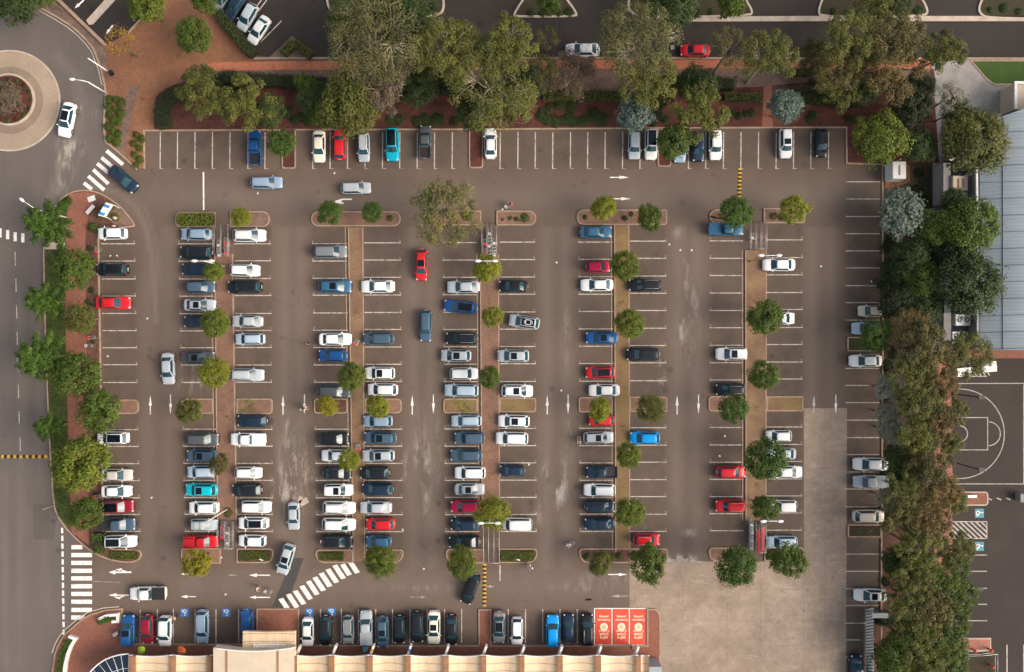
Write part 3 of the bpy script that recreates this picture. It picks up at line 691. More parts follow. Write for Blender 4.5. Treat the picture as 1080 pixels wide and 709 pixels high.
tag(mb.build('direction_arrow'), None, None, None, 'structure')
# street corner dashes near the car yard
mb, fin = paint('road_line')
for (x, y) in ((705, 26), (707, 34), (708, 42), (709, 50)): line_px(mb, (x, y-2.2), (x+.8, y+2.2), 5.5 if y < 45 else 4, ZP, 'worn_paint')
fin()
# yard parking lines top left
mb, fin = paint('bay_lines')
for (ax, ay, bx, by) in ((262, 26, 283, -2), (274.5, 45, 297, 22), (247, 18, 262, -8), (270, 8, 280, -6)): line_px(mb, (ax, ay), (bx, by), 1.1, ZP, 'line_paint')
fin()
# wheelchair symbols
def wheelchair(px, py, s, m, rot=0, label=None):
    mb = MB(); a = math.radians(rot)
    x0, y0, _ = W(px, py); k = s/PPM/2
    def P(u, v): return (x0+(u*math.cos(a)-v*math.sin(a))*k, y0+(u*math.sin(a)+v*math.cos(a))*k)
    mb.poly([P(-1, -1), P(1, -1), P(1, 1), P(-1, 1)], m, None, .010)
    o = mb.build('disabled_bay_marking'); tag(o, label, None, None, 'structure')
    g = MB(); r = k*.17
    g.ribbon([P(-.05+.42*math.cos(t), -.3+.42*math.sin(t)) for t in [math.radians(100+ i*25) for i in range(11)]], r, .013, .0145, 'white_paint')
    g.ribbon([P(-.12, .42), P(-.08, -.1), P(.38, -.12), P(.55, -.6), P(.75, -.55)], r, .013, .0155, 'white_paint')
    g.poly([P(-.12+.17*math.cos(t), .66+.17*math.sin(t)) for t in [i*math.pi/4 for i in range(8)]], 'white_paint', None, .0145)
    g.build('wheelchair_symbol', o)
for t, x, y, lb in (('m', 750, 467, 'white wheelchair symbol on blue square, empty bay beside the silver blue wagon'), ('m', 920, 467, 'white wheelchair symbol on blue square in the empty bay before the blue hatch'), ('m', 1003, 465, 'white wheelchair symbol on blue square behind the open blue hatch'),
                    ('n', 218, 467, 'white wheelchair symbol on blue square behind the white hatch'), ('n', 307, 465, 'white wheelchair symbol on blue square behind the black hatch by the landing')):
    px, py = T(t, x, y); wheelchair(px, py, 8.4, 'sign_blue', 180, lb)
wheelchair(1033, 541.4, 9.4, 'sign_teal', -90, 'faded teal wheelchair square above the white hatching'); wheelchair(1033, 576.4, 9.4, 'sign_teal', -90, 'faded teal wheelchair square below the white hatching')
# speed humps
def hump(label, a, b, n, wd=.55):
    A = Vector(W(*a)[:2]); B = Vector(W(*b)[:2]); d = (B-A)/n; nn = Vector((-d.y, d.x)).normalized()*wd/2
    root = empty('speed_hump', (*((A+B)/2), 0), 0, label, 'speed hump')
    for i in range(n):
        mb = MB(); p = A+d*(i+.01); q = A+d*(i+.99); p = p-(A+B)/2; q = q-(A+B)/2
        vs = []
        for r in (p, q):
            for t, z in ((-1, .004), (-.55, .05), (0, .065), (.55, .05), (1, .004)): vs.append((r.x+nn.x*t, r.y+nn.y*t, z))
        fs = [(j, j+1, j+6, j+5) for j in range(4)] + [(0, 1, 2, 3, 4), (9, 8, 7, 6, 5)]
        mb.add(vs, fs, 'hump_yellow' if i % 2 == 0 else 'hump_black'); mb.build('hump_segment', root)
hump('yellow and black speed hump at the top aisle above the tall island tree', T('g', 926, 10), T('g', 923, 128), 15)
hump('yellow and black speed hump in the bottom aisle beside the turning black car', T('n', 928, 268), T('n', 928, 442), 21)
hump('yellow and black speed hump across the left street', (-12, 481.6), (50, 481.6), 19, .5)
# ------------------------------------------------------------------ vehicles
def lerp(a, b, t): return a+(b-a)*t
def interp(tab, x):
    if x <= tab[0][0]: return tab[0][1]
    for (a, va), (b, vb) in zip(tab, tab[1:]):
        if x <= b: return lerp(va, vb, (x-a)/(b-a))
    return tab[-1][1]
SPEC = {  # length, width, body top profile, cabin (xf0, xf1, xr1, xr0 as shares of L), belt z, shoulder z, belt half width, roof half width
 'sedan': (4.7, 1.82, ((-.5,.62),(-.485,.88),(-.45,.96),(-.36,.99),(-.1,.97),(.25,.95),(.38,.88),(.45,.78),(.485,.66),(.5,.52)), (.255,.085,-.225,-.365), .93, 1.40, .82, .60),
 'hatch': (4.2, 1.78, ((-.5,.60),(-.48,.92),(-.44,1.0),(-.1,.98),(.27,.97),(.38,.90),(.45,.79),(.485,.66),(.5,.52)), (.275,.11,-.345,-.455), .95, 1.46, .80, .59),
 'suv': (4.7, 1.88, ((-.5,.66),(-.485,.98),(-.45,1.06),(-.1,1.04),(.25,1.03),(.38,.97),(.45,.87),(.485,.72),(.5,.55)), (.26,.12,-.39,-.468), 1.01, 1.62, .84, .64),
 'wagon': (4.8, 1.82, ((-.5,.62),(-.485,.92),(-.45,.99),(-.1,.97),(.25,.95),(.38,.88),(.45,.78),(.485,.66),(.5,.52)), (.255,.10,-.385,-.462), .93, 1.43, .82, .62),
 'ute': (5.2, 1.88, ((-.5,.74),(-.49,.76),(-.14,.76),(-.13,1.04),(.24,1.05),(.38,1.0),(.45,.9),(.485,.76),(.5,.58)), (.25,.135,-.085,-.125), 1.02, 1.68, .84, .66),
 'van': (4.9, 1.9, ((-.5,.66),(-.49,1.0),(-.45,1.08),(.3,1.06),(.36,1.04),(.43,.94),(.48,.78),(.5,.58)), (.37,.255,-.445,-.482), 1.05, 1.86, .87, .74),
}
SPEC['sedan2'] = (4.8, 1.84, SPEC['sedan'][2], (.235, .065, -.24, -.39), .93, 1.42, .83, .585)
SPEC['hatch2'] = (4.25, 1.78, SPEC['hatch'][2], (.25, .075, -.37, -.462), .96, 1.5, .81, .62)
SPEC['suv2'] = (4.7, 1.9, SPEC['suv'][2], (.235, .095, -.42, -.475), 1.04, 1.72, .86, .69)
SPEC['suv3'] = (4.6, 1.86, SPEC['suv'][2], (.27, .10, -.35, -.46), 1.01, 1.58, .83, .60)
_parts = {}
def car_meshes(kind):
    if kind in _parts: return _parts[kind]
    L, Wd, prof, cab, zb, zs, w0, w1 = SPEC[kind]
    P = {}
    ws = ((-.5,.60),(-.49,.72),(-.475,.80),(-.45,.89),(-.41,.95),(-.33,.99),(-.2,1),(.25,1),(.35,.98),(.40,.95),(.44,.89),(.465,.82),(.485,.72),(.495,.62),(.5,.5))
    xs = [-.5,-.49,-.475,-.45,-.41,-.36,-.28,-.18,-.135,-.125,-.06,.06,.18,.25,.30,.35,.40,.44,.465,.485,.495,.5]
    b = MB(); vs = []; N = 17
    for x in xs:
        w = interp(ws, x)*Wd/2; zt = interp(prof, x); z0 = .24 if abs(x) < .46 else .24+(abs(x)-.46)*2.2
        cr = .035 if x > .2 or kind[:5] == 'sedan' else .02
        half = [(0, z0), (.84*w, z0), (.95*w, z0+.05), (w, lerp(z0, zt, .45)), (.985*w, lerp(z0, zt, .74)), (.94*w, zt-.05), (.85*w, zt), (.45*w, zt+cr*.8), (0, zt+cr)]
        ring = [(y, z) for y, z in half] + [(-y, z) for y, z in half[-2:0:-1]]
        N = len(ring); vs += [(x*L, y, z) for y, z in ring]
    fs = [(i*N+k, (i+1)*N+k, (i+1)*N+(k+1) % N, i*N+(k+1) % N) for i in range(len(xs)-1) for k in range(N)]
    fs += [tuple(range(N)), tuple((len(xs)-1)*N+k for k in range(N-1, -1, -1))]
    b.add(vs, fs, 'car_paint', True)
    # wheel arches
    for sx in (.30, -.29):
        for sy in (-1, 1):
            y = sy*(Wd/2+.004); vv = [(sx*L+.39*math.cos(i*math.pi/8), y, .33+.37*math.sin(i*math.pi/8)) for i in range(9)]
            b.add(vv + [(sx*L, y, .24)], [(i, i+1, 9) if sy < 0 else (i+1, i, 9) for i in range(8)], 'black_plastic')
    bow = .10
    def q(v):
        vv = v
        return lerp(cab[0], cab[1], vv)*L, lerp(cab[3], cab[2], vv)*L, lerp(w0, w1, vv**1.15), lerp(zb, zs, vv)
    def front(u, v, o=0):
        xf, xr, w, z = q(v); return (xf + bow*(1-u*u) + o*.6, u*w*.93, z+o*.6)
    def rear(u, v, o=0):
        xf, xr, w, z = q(v); return (xr - bow*.7*(1-u*u) - o*.7, u*w*.93, z+o*.6)
    def side(s, sy, v, o=0):
        xf, xr, w, z = q(v); y = w*(1-.07*abs(2*s-1)**3)+o; return (lerp(xr, xf, s), sy*y, z+o*.3)
    def ring(v):
        return [front(u, v) for u in (-1, -.5, 0, .5, 1)] + [side(s, 1, v) for s in (.7, .35)] + [rear(u, v) for u in (1, .5, 0, -.5, -1)] + [side(s, -1, v) for s in (.35, .7)]
    rs = [ring(v) for v in (0, .33, .66, 1)]
    xc = (cab[1]+cab[2])/2*L
    def inset(r, k, dz): return [(xc+(p[0]-xc)*k, p[1]*k, p[2]+dz) for p in r]
    rs += [inset(rs[3], .93, .035), inset(rs[3], .6, .065)]
    n = len(rs[0]); vs = [p for r in rs for p in r]
    fs = [(i*n+k, i*n+(k+1) % n, (i+1)*n+(k+1) % n, (i+1)*n+k) for i in range(len(rs)-1) for k in range(n)]
    fs.append(tuple((len(rs)-1)*n+k for k in range(n)))
    b.add(vs, fs, 'car_paint', True)
    zf = interp(prof, .49); b.box(.488*L, -.42, zf-.30, .503*L, .42, zf-.06, 'black_plastic'); b.box(-.502*L, -.26, .62, -.494*L, .26, .76, 'white_metal')
    P['body'] = b.mesh('body')
    def panel(fn, us, vv, name, flip):
        g = MB(); nu, nv = len(us), len(vv)
        vs = [fn(u, v) for v in vv for u in us]
        fs = [(j*nu+i, j*nu+i+1, (j+1)*nu+i+1, (j+1)*nu+i) for j in range(nv-1) for i in range(nu-1)]
        if flip: fs = [f[::-1] for f in fs]
        g.add(vs, fs, 'car_glass', True); return g.mesh(name)
    vv = (.03, .35, .66, .96)
    us = (-.95, -.5, 0, .5, .95)
    P['windscreen'] = panel(lambda u, v: front(u, v, .02), us, vv, 'windscreen', False)
    P['rear_window'] = panel(lambda u, v: rear(u, v, .02), us, (.12, .4, .66, .93), 'rear_window', True)
    s1 = (.09, .3, .5, .52, .75, .92)
    P['side_window'] = [panel(lambda s, v, sy=sy: side(s, sy, v, .02), s1, (.08, .4, .9), 'side_window', sy > 0) for sy in (-1, 1)]
    P['wing_mirror'] = []; P['headlight'] = []; P['tail_light'] = []; P['wheel'] = []
    for sy in (-1, 1):
        m = MB(); m.ball(((cab[0]-.035)*L, sy*(w0+.17), zb+.08), .12, 'car_paint', 8, 5, (.7, 1.05, .75)); P['wing_mirror'].append(m.mesh('wing_mirror'))
        m = MB(); m.ball((L*.452, sy*Wd*.355, interp(prof, .462)-.04), .2, 'lamp_lens', 8, 5, (.95, .75, .42)); P['headlight'].append(m.mesh('headlight'))
        zt = .86 if kind != 'ute' else .84
        m = MB(); m.ball((-L*.468, sy*Wd*(.385 if kind != 'ute' else .41), zt), .15, 'tail_lens', 8, 5, (.85, .6, 1.1)); P['tail_light'].append(m.mesh('tail_light'))
        for sx in (.30, -.29):
            m = MB(); vs = []; r = .335 if kind[:3] not in ('suv', 'ute', 'van') else .37; y0 = sy*(Wd/2-.2); y1 = sy*(Wd/2+.012)
            m.tube([(sx*L, y0, r), (sx*L, y1, r)], r, 'rubber', 16); m.tube([(sx*L, y1, r), (sx*L, y1+sy*.006, r)], r*.64, 'alloy', 12)
            P['wheel'].append(m.mesh('wheel'))
    zr = zs+.066
    rl = (cab[1]-cab[2])*L
    m = MB(); hw = w1*.60
    def slab(x0, x1, hw, mat, th=.012):
        m = MB(); nx = 4; vs = []
        for i in range(nx+1):
            for y in (-hw, -hw*.5, 0, hw*.5, hw): vs.append((lerp(x0, x1, i/nx), y, zr+.012-.02*(y/hw)**2*(hw/.6)))
        fs = [(i*5+k, (i+1)*5+k, (i+1)*5+k+1, i*5+k+1) for i in range(nx) for k in range(4)]
        m.add(vs, fs, mat, True); return m
    P['sunroof'] = slab(cab[1]*L-.16-max(.85, rl*.36), cab[1]*L-.16, w1*.78, 'roof_glass').mesh('sunroof')
    P['glass_roof'] = slab(cab[2]*L+.12, cab[1]*L-.04, w1*.86, 'roof_glass').mesh('glass_roof')
    P['roof_rail'] = []
    for sy in (-1, 1):
        m = MB(); m.tube([(cab[1]*L-.2, sy*w1*.86, zs+.03), (cab[1]*L-.3, sy*w1*.87, zs+.10), (cab[2]*L+.3, sy*w1*.87, zs+.10), (cab[2]*L+.2, sy*w1*.86, zs+.03)], .025, 'galvanised', 5)
        P['roof_rail'].append(m.mesh('roof_rail'))
    m = MB()
    for x in (lerp(cab[2], cab[1], .25)*L, lerp(cab[2], cab[1], .75)*L): m.box(x-.04, -w1*.95, zr+.05, x+.04, w1*.95, zr+.08, 'galvanised')
    for y in (-.9, .9): m.box(lerp(cab[2], cab[1], .18)*L, y*w1-.03, zr-.01, lerp(cab[2], cab[1], .82)*L, y*w1+.03, zr+.051, 'galvanised')
    P['roof_rack'] = m.mesh('roof_rack')
    m = MB()
    for x0, x1, y0, y1 in ((-.45, -.35, -.38, .38), (.35, .45, -.38, .38), (-.45, .45, -.38, -.3), (-.45, .45, .3, .38), (.55, .6, -.25, .25), (-.65, -.6, -.25, .25)): m.box(xc+x0, y0, zr+.04, xc+x1, y1, zr+.07, 'white_metal')
    m.box(xc-.3, -.02, zr, xc+.3, .02, zr+.05, 'black_metal'); P['roof_basket'] = m.mesh('roof_basket')
    if kind == 'ute':
        m = MB(); x0, x1, wq = -.5*L, -.13*L, Wd/2*.96
        m.box(x0, -wq, .72, x1, -wq+.09, 1.06, 'car_paint'); m.box(x0, wq-.09, .72, x1, wq, 1.06, 'car_paint'); m.box(x0, -wq+.09, .72, x0+.09, wq-.09, 1.05, 'car_paint')
        m.box(x0+.09, -wq+.09, .8, x1, wq-.09, .83, 'black_plastic'); P['tray'] = m.mesh('tray')
        m = MB(); m.box(x0+.02, -wq+.02, 1.07, x1-.03, wq-.02, 1.10, 'black_plastic'); P['tray_cover'] = m.mesh('tray_cover')
        m = MB(); m.box(x0+.02, -wq+.03, 1.06, x1-.02, wq-.03, 1.56, 'car_paint'); m.box(x0+.1, -wq+.2, 1.561, x1-.2, -wq+.28, 1.63, 'black_metal'); m.box(x0+.1, wq-.28, 1.561, x1-.2, wq-.2, 1.63, 'black_metal'); P['canopy'] = m.mesh('canopy')
        m = MB(); m.box(x0+.02, -wq+.02, 1.07, x1-.03, wq-.02, 1.10, 'car_paint'); P['lid'] = m.mesh('tray_cover')
    # open tailgate / boot lid raised
    m = MB(); zt = zs+.05; xr = cab[2]*L
    m.add([(xr, -w1*.9, zt), (xr, w1*.9, zt), (xr-.95, w1*.95, zt+.22), (xr-.95, -w1*.95, zt+.22), (xr, -w1*.9, zt+.05), (xr, w1*.9, zt+.05), (xr-.95, w1*.95, zt+.27), (xr-.95, -w1*.95, zt+.27)],
          [(0, 1, 2, 3), (7, 6, 5, 4), (0, 4, 5, 1), (1, 5, 6, 2), (2, 6, 7, 3), (3, 7, 4, 0)], 'car_paint'); P['tailgate'] = m.mesh('tailgate')
    m = MB(); m.box(-.46*L, -.22, interp(prof, -.4)+.03, -.28*L, -.1, interp(prof, -.36)+.06, 'hump_yellow'); P['stripe'] = m.mesh('stripe')
    m = MB()
    rr = random.Random(3)
    for i in range(70):
        x, y = rr.uniform(-.47, .47)*L, rr.uniform(-.8, .8)
        if cab[3]*L < x < cab[0]*L and abs(y) < w1*.95: z = zs+.085 if cab[2]*L+.1 < x < cab[1]*L-.1 else None
        elif abs(y) < .7: z = interp(prof, x/L)+.05 if (x > cab[0]*L+.15 or x < cab[3]*L-.12) else None
        else: z = None
        if z:
            a = rr.uniform(0, 6.3); d = rr.uniform(.06, .14); m.add([(x+d*math.cos(a), y+d*math.sin(a), z), (x-d*.4*math.sin(a), y+d*.4*math.cos(a), z+.01), (x-d*math.cos(a), y-d*math.sin(a), z), (x+d*.4*math.sin(a), y-d*.4*math.cos(a), z)], [(0, 1, 2, 3)], 'bark')
    P['fallen_leaves'] = m.mesh('fallen_leaves')
    _parts[kind] = P; return P

PAINT = {'white': (.69,.69,.67), 'cream': (.70,.64,.52), 'silver': (.36,.39,.41), 'pale blue': (.33,.41,.48), 'silver blue': (.21,.285,.37), 'grey': (.17,.18,.19), 'dark grey': (.065,.07,.076), 'black': (.009,.011,.014),
         'navy': (.010,.022,.045), 'slate blue': (.05,.085,.125), 'steel blue': (.03,.10,.18), 'blue': (.008,.065,.21), 'bright blue': (.0,.24,.62), 'teal': (.0,.36,.42), 'turquoise': (.0,.33,.46), 'red': (.52,.012,.018), 'dark red': (.20,.006,.018), 'crimson': (.42,.004,.045),
         'champagne': (.55,.48,.40), 'beige silver': (.46,.43,.39)}
R_, U_, L_, D_ = 0, 90, 180, 270
CARS = [  # row, tile, x, y, length in tile pixels, heading, kind, colour, extras
 ('C1','e',455,275,117,L_,'hatch','white',''), ('C1','e',456,421,127,L_,'suv','black',''), ('C1','e',461,557,140,R_,'sedan','red',''),
 ('C1','i',458,431,128,L_,'hatch','white','G'), ('C1','i',475,582,124,R_,'sedan','beige silver',''), ('C1','i',473,648,122,R_,'sedan','white',''),
 ('C1','m',478,35,132,R_,'suv','dark red','G'), ('C1','m',478,107,147,R_,'ute','slate blue','C'), ('C1','m',489,177,132,R_,'hatch','white','G'),
 ('C2','e',797,278,122,L_,'suv','silver blue',''), ('C2','e',797,352,130,L_,'suv','black',''), ('C2','e',800,420,120,L_,'suv','navy',''), ('C2','e',815,492,118,R_,'hatch','slate blue',''), ('C2','e',812,566,128,R_,'sedan','silver','S'), ('C2','e',806,633,115,L_,'hatch','navy',''),
 ('C2','i',806,105,132,R_,'sedan','dark grey','S'), ('C2','i',823,437,133,R_,'suv','dark grey',''), ('C2','i',820,503,122,L_,'suv','slate blue','S'), ('C2','i',820,569,118,L_,'hatch','pale blue',''), ('C2','i',818,642,127,L_,'suv','teal','S'),
 ('C2','m',828,40,120,L_,'suv','white',''), ('C2','m',828,110,110,R_,'hatch','silver','R'), ('C2','m',820,178,132,R_,'ute','red','K'),
 ('C3','e',1014,283,133,R_,'suv','white','R'), ('C3','e',995,425,122,R_,'suv','white',''), ('C3','e',995,492,137,L_,'suv','black',''), ('C3','e',1005,632,124,L_,'sedan','silver',''), ('C3','i',1015,30,120,L_,'wagon','pale blue','R'),
 ('C3','i',1005,175,135,R_,'wagon','silver','R'), ('C3','i',1026,362,120,L_,'suv','navy',''), ('C3','i',1008,437,142,L_,'ute','white','W'), ('C3','i',1009,573,110,R_,'hatch','white',''), ('C3','i',1004,643,120,L_,'hatch','black',''),
 ('C3','m',1041,37,122,R_,'suv','white',''), ('C3','m',1030,103,121,L_,'hatch','white','G'), ('C3','m',1024,175,110,L_,'hatch','white',''),
 ('C4','f',303,349,134,R_,'suv','grey',''), ('C4','f',322,490,135,R_,'suv','steel blue','S'), ('C4','j',322,30,132,R_,'sedan','white',''), ('C4','j',312,97,115,L_,'hatch','blue',''), ('C4','j',317,243,133,R_,'wagon','dark grey',''),
 ('C4','j',318,435,120,R_,'suv','black',''), ('C4','j',323,503,115,L_,'sedan','white',''), ('C4','j',330,575,115,R_,'sedan','black',''), ('C4','j',335,643,118,R_,'suv','white','S'), ('C4','n',338,40,132,R_,'suv','white','R'), ('C4','n',337,108,136,R_,'suv','white',''), ('C4','n',330,178,125,R_,'suv','black',''),
 ('C5','f',495,490,136,L_,'sedan','white',''), ('C5','j',497,28,125,L_,'suv','slate blue',''), ('C5','j',503,168,120,L_,'suv','white','S'), ('C5','j',515,235,122,L_,'hatch','white',''), ('C5','j',495,363,117,L_,'hatch','silver blue',''), ('C5','j',505,431,130,L_,'suv','slate blue','S'),
 ('C5','j',497,503,130,L_,'wagon','silver','SR'), ('C5','j',483,574,120,L_,'hatch','black',''), ('C5','j',495,640,127,L_,'suv','navy',''), ('C5','n',487,40,128,L_,'sedan','silver',''), ('C5','n',505,107,117,L_,'suv','red',''), ('C5','n',498,178,102,L_,'hatch','steel blue',''),
 ('C6','f',843,492,132,L_,'sedan','silver',''), ('C6','f',832,573,136,174,'hatch','blue','G'), ('C6','j',836,27,127,L_,'suv','black','R'), ('C6','j',813,97,122,L_,'hatch','silver','S'), ('C6','j',845,170,113,R_,'suv','white',''), ('C6','j',835,238,137,L_,'wagon','pale blue',''),
 ('C6','j',855,362,122,L_,'wagon','pale blue','R'), ('C6','j',867,432,121,L_,'suv','slate blue',''), ('C6','j',855,502,130,L_,'wagon','slate blue',''), ('C6','j',870,573,124,L_,'suv','white',''), ('C6','j',868,640,121,R_,'sedan','silver','S'), ('C6','n',852,35,120,L_,'hatch','crimson',''), ('C6','n',848,110,112,L_,'hatch','navy',''), ('C6','n',847,180,127,L_,'sedan','black',''),
 ('C7','f',1046,489,118,L_,'sedan','black',''), ('C7','g',50,634,124,172,'suv','silver','GB'), ('C7','j',1045,98,128,L_,'suv','silver','S'), ('C7','k',21,240,128,R_,'suv','white','S'), ('C7','j',1048,363,127,L_,'hatch','white','S'), ('C7','j',1040,433,131,L_,'suv','white',''), ('C7','j',1042,565,102,L_,'hatch','navy',''), ('C7','o',22,107,119,L_,'van','white',''),
 ('C8','g',341,269,130,R_,'sedan','steel blue',''), ('C8','g',350,410,98,R_,'hatch','crimson',''), ('C8','g',345,484,132,L_,'sedan','white',''), ('C8','k',365,25,130,L_,'sedan','blue','S'), ('C8','k',358,165,117,L_,'hatch','red','G'), ('C8','k',375,238,125,L_,'sedan','white',''), ('C8','k',364,360,102,L_,'hatch','red',''), ('C8','k',352,430,122,R_,'wagon','silver','S'),
 ('C8','k',364,570,125,L_,'ute','navy',''), ('C8','k',356,643,128,L_,'suv','white','R'), ('C8','o',357,37,122,R_,'suv','navy',''), ('C8','o',357,106,124,L_,'sedan','navy',''),
 ('C9','g',540,484,132,L_,'suv','black','R'), ('C9','k',532,92,133,L_,'suv','black',''), ('C9','k',540,431,120,L_,'hatch','bright blue',''), ('C9','o',548,170,106,R_,'suv','red','R'),
 ('C10','g',870,258,142,R_,'ute','steel blue','W'), ('C10','k',892,90,126,L_,'suv','white','S'), ('C10','k',887,235,118,L_,'suv','black','R'), ('C10','k',890,570,118,R_,'hatch','red',''), ('C10','o',886,33,118,L_,'suv','red','R'),
 ('C11','h',83,402,131,L_,'sedan','white',''), ('C11','h',90,620,115,R_,'hatch','white',''), ('C11','l',83,424,104,L_,'hatch','white',''), ('C11','l',95,495,115,L_,'sedan','silver',''), ('C11','l',117,570,125,R_,'sedan','white',''), ('C11','p',97,35,120,L_,'hatch','white',''), ('C11','p',95,180,126,L_,'wagon','pale blue',''),
 ('C12','h',457,590,100,L_,'hatch','champagne',''), ('C12','h',440,660,120,L_,'hatch','pale blue',''), ('C12','l',435,118,131,L_,'sedan','white',''), ('C12','l',455,538,141,L_,'sedan','white',''), ('C12','l',455,609,141,L_,'ute','silver','W'), ('C12','p',448,75,128,R_,'suv','champagne',''), ('C12','p',455,396,133,L_,'sedan','white','S'), ('C12','p',397,700,120,U_,'suv','navy',''),
 ('T','a',1037,600,140,U_,'ute','blue',''), ('T','b',257,595,129,D_,'sedan','cream',''), ('T','b',341,587,122,U_,'hatch','red',''), ('T','b',438,598,120,D_,'wagon','silver','R'), ('T','b',554,588,134,D_,'suv','turquoise','G'), ('T','b',688,577,134,U_,'ute','dark grey',''), ('T','b',953,582,126,U_,'sedan','white',''),  # turquoise suv: black glass roof put in for the tree's shade over it
 ('T','c',497,592,110,D_,'suv','silver',''), ('T','c',565,587,125,D_,'suv','white','G'), ('T','c',682,600,120,D_,'hatch','silver blue',''), ('T','c',757,595,122,D_,'suv','navy',''), ('T','c',826,590,120,D_,'suv','white',''), ('T','d',110,582,122,D_,'suv','white','S'), ('T','d',254,580,116,D_,'hatch','black',''),
 ('B','m',523,538,124,U_,'suv','blue','S'), ('B','m',600,535,117,D_,'hatch','dark red',''), ('B','m',671,543,124,D_,'hatch','white',''), ('B','m',823,525,136,D_,'wagon','silver blue','R'), ('B','m',1005,522,122,D_,'hatch','blue','O'), ('B','n',210,547,118,D_,'sedan','white',''), ('B','n',283,540,124,D_,'hatch','black',''),
 ('B','n',374,537,116,D_,'wagon','grey','R'), ('B','n',448,527,138,U_,'ute','silver','W'), ('B','n',515,545,126,D_,'suv','slate blue','S'), ('B','n',583,535,114,D_,'hatch','black',''), ('B','n',656,525,125,D_,'suv','black',''), ('B','n',723,528,136,D_,'sedan','cream','S'), ('B','n',795,538,124,D_,'sedan','black',''),
 ('B','n',988,527,130,D_,'sedan','grey','GY'), ('B','o',20,543,112,D_,'hatch','white',''), ('B','o',165,540,126,U_,'suv','bright blue',''), ('B','o',230,532,117,U_,'sedan','navy',''), ('B','o',306,537,130,U_,'suv','black','R'),
 ('X','a',272,487,141,258,'sedan','white','G|white sedan with black glass roof rounding the roundabout'),
 ('X','e',500,53,134,-42,'sedan','navy','|dark blue sedan turning in past the slanted zebra crossing'),
 ('X','e',1083,68,128,R_,'wagon','silver blue','R|silver blue wagon driving along the top aisle behind another silver wagon'),
 ('X','f',406,90,121,R_,'wagon','silver','|silver wagon driving the top aisle past the curved white arrow'),
 ('X','f',673,402,127,269,'hatch','red','S|red hatch driving down the aisle near the widest olive gum tree'),
 ('X','f',690,650,127,270,'wagon','slate blue','|slate blue wagon driving down the aisle below the red hatch'),
 ('X','i',683,150,128,272,'sedan','silver','|silver sedan driving down the aisle nearest the brick footpath'),
 ('X','n',153,75,113,270,'sedan','silver','|silver sedan driving down the aisle beside scattered flattened cardboard'),
 ('X','n',122,250,126,253,'suv','silver','S|silver suv with sunroof turning at the dark asphalt patch'),
 ('X','n',872,370,126,249,'suv','black','|black suv turning beside the yellow speed hump near the shops'),
 ('X','m',601,388,147,L_,'ute','white','C|white ute with black tray cover driving toward the long zebra crossing'),
 ('X','c',287,203,139,L_,'sedan','white','V|white sedan littered with fallen leaves on the top street'),
 ('X','c',745,205,120,L_,'sedan','red','|red coupe parked on the top street by a brick path'),
 ('X','a',955,30,118,236,'hatch','navy','|dark navy hatch parked in the top corner yard'),
 ('X','a',1006,70,118,240,'hatch','silver','|silver hatch between navy and white cars in the top corner yard'),
 ('X','a',1052,122,124,237,'sedan','white','|white sedan parked beside the clipped hedge in the top corner yard'),
 ('X','a',902,-6,110,236,'hatch','grey','|grey hatch at the very edge of the top corner yard'),
]
ROWTXT = {'C1': 'beside the brick footpath', 'C2': 'on left of first tree island', 'C3': 'on right of first tree island', 'C4': 'on left of second tree island', 'C5': 'on right of second tree island', 'C6': 'on left of third tree island', 'C7': 'on right of third tree island',
          'C8': 'on left of fourth tree island', 'C9': 'on right of fourth tree island', 'C10': 'on left of fifth tree island', 'C11': 'on right of fifth tree island', 'C12': 'against the dense tree belt', 'T': 'in the top row', 'B': 'facing the shops'}
GRPTXT = {'C1': 'cars parked beside the brick footpath', 'T': 'cars parked along the top garden bed', 'B': 'cars parked at the shops', 'C12': 'cars parked against the tree belt', 'X': 'cars on the move and in the side streets'}
FEAT = {'S': 'sunroof', 'G': 'black glass roof', 'R': 'roof rails', 'C': 'black tray cover', 'W': 'covered tray', 'K': 'canopy', 'B': 'roof basket', 'O': 'open tailgate', 'Y': 'yellow stripe'}
ORD = ['first', 'second', 'third', 'fourth', 'fifth', 'sixth', 'seventh', 'eighth', 'ninth', 'tenth', 'eleventh', 'twelfth', 'thirteenth', 'fourteenth', 'fifteenth', 'sixteenth', 'seventeenth', 'eighteenth', 'nineteenth', 'twentieth']
def short(c): return c[7] + ' ' + c[6]
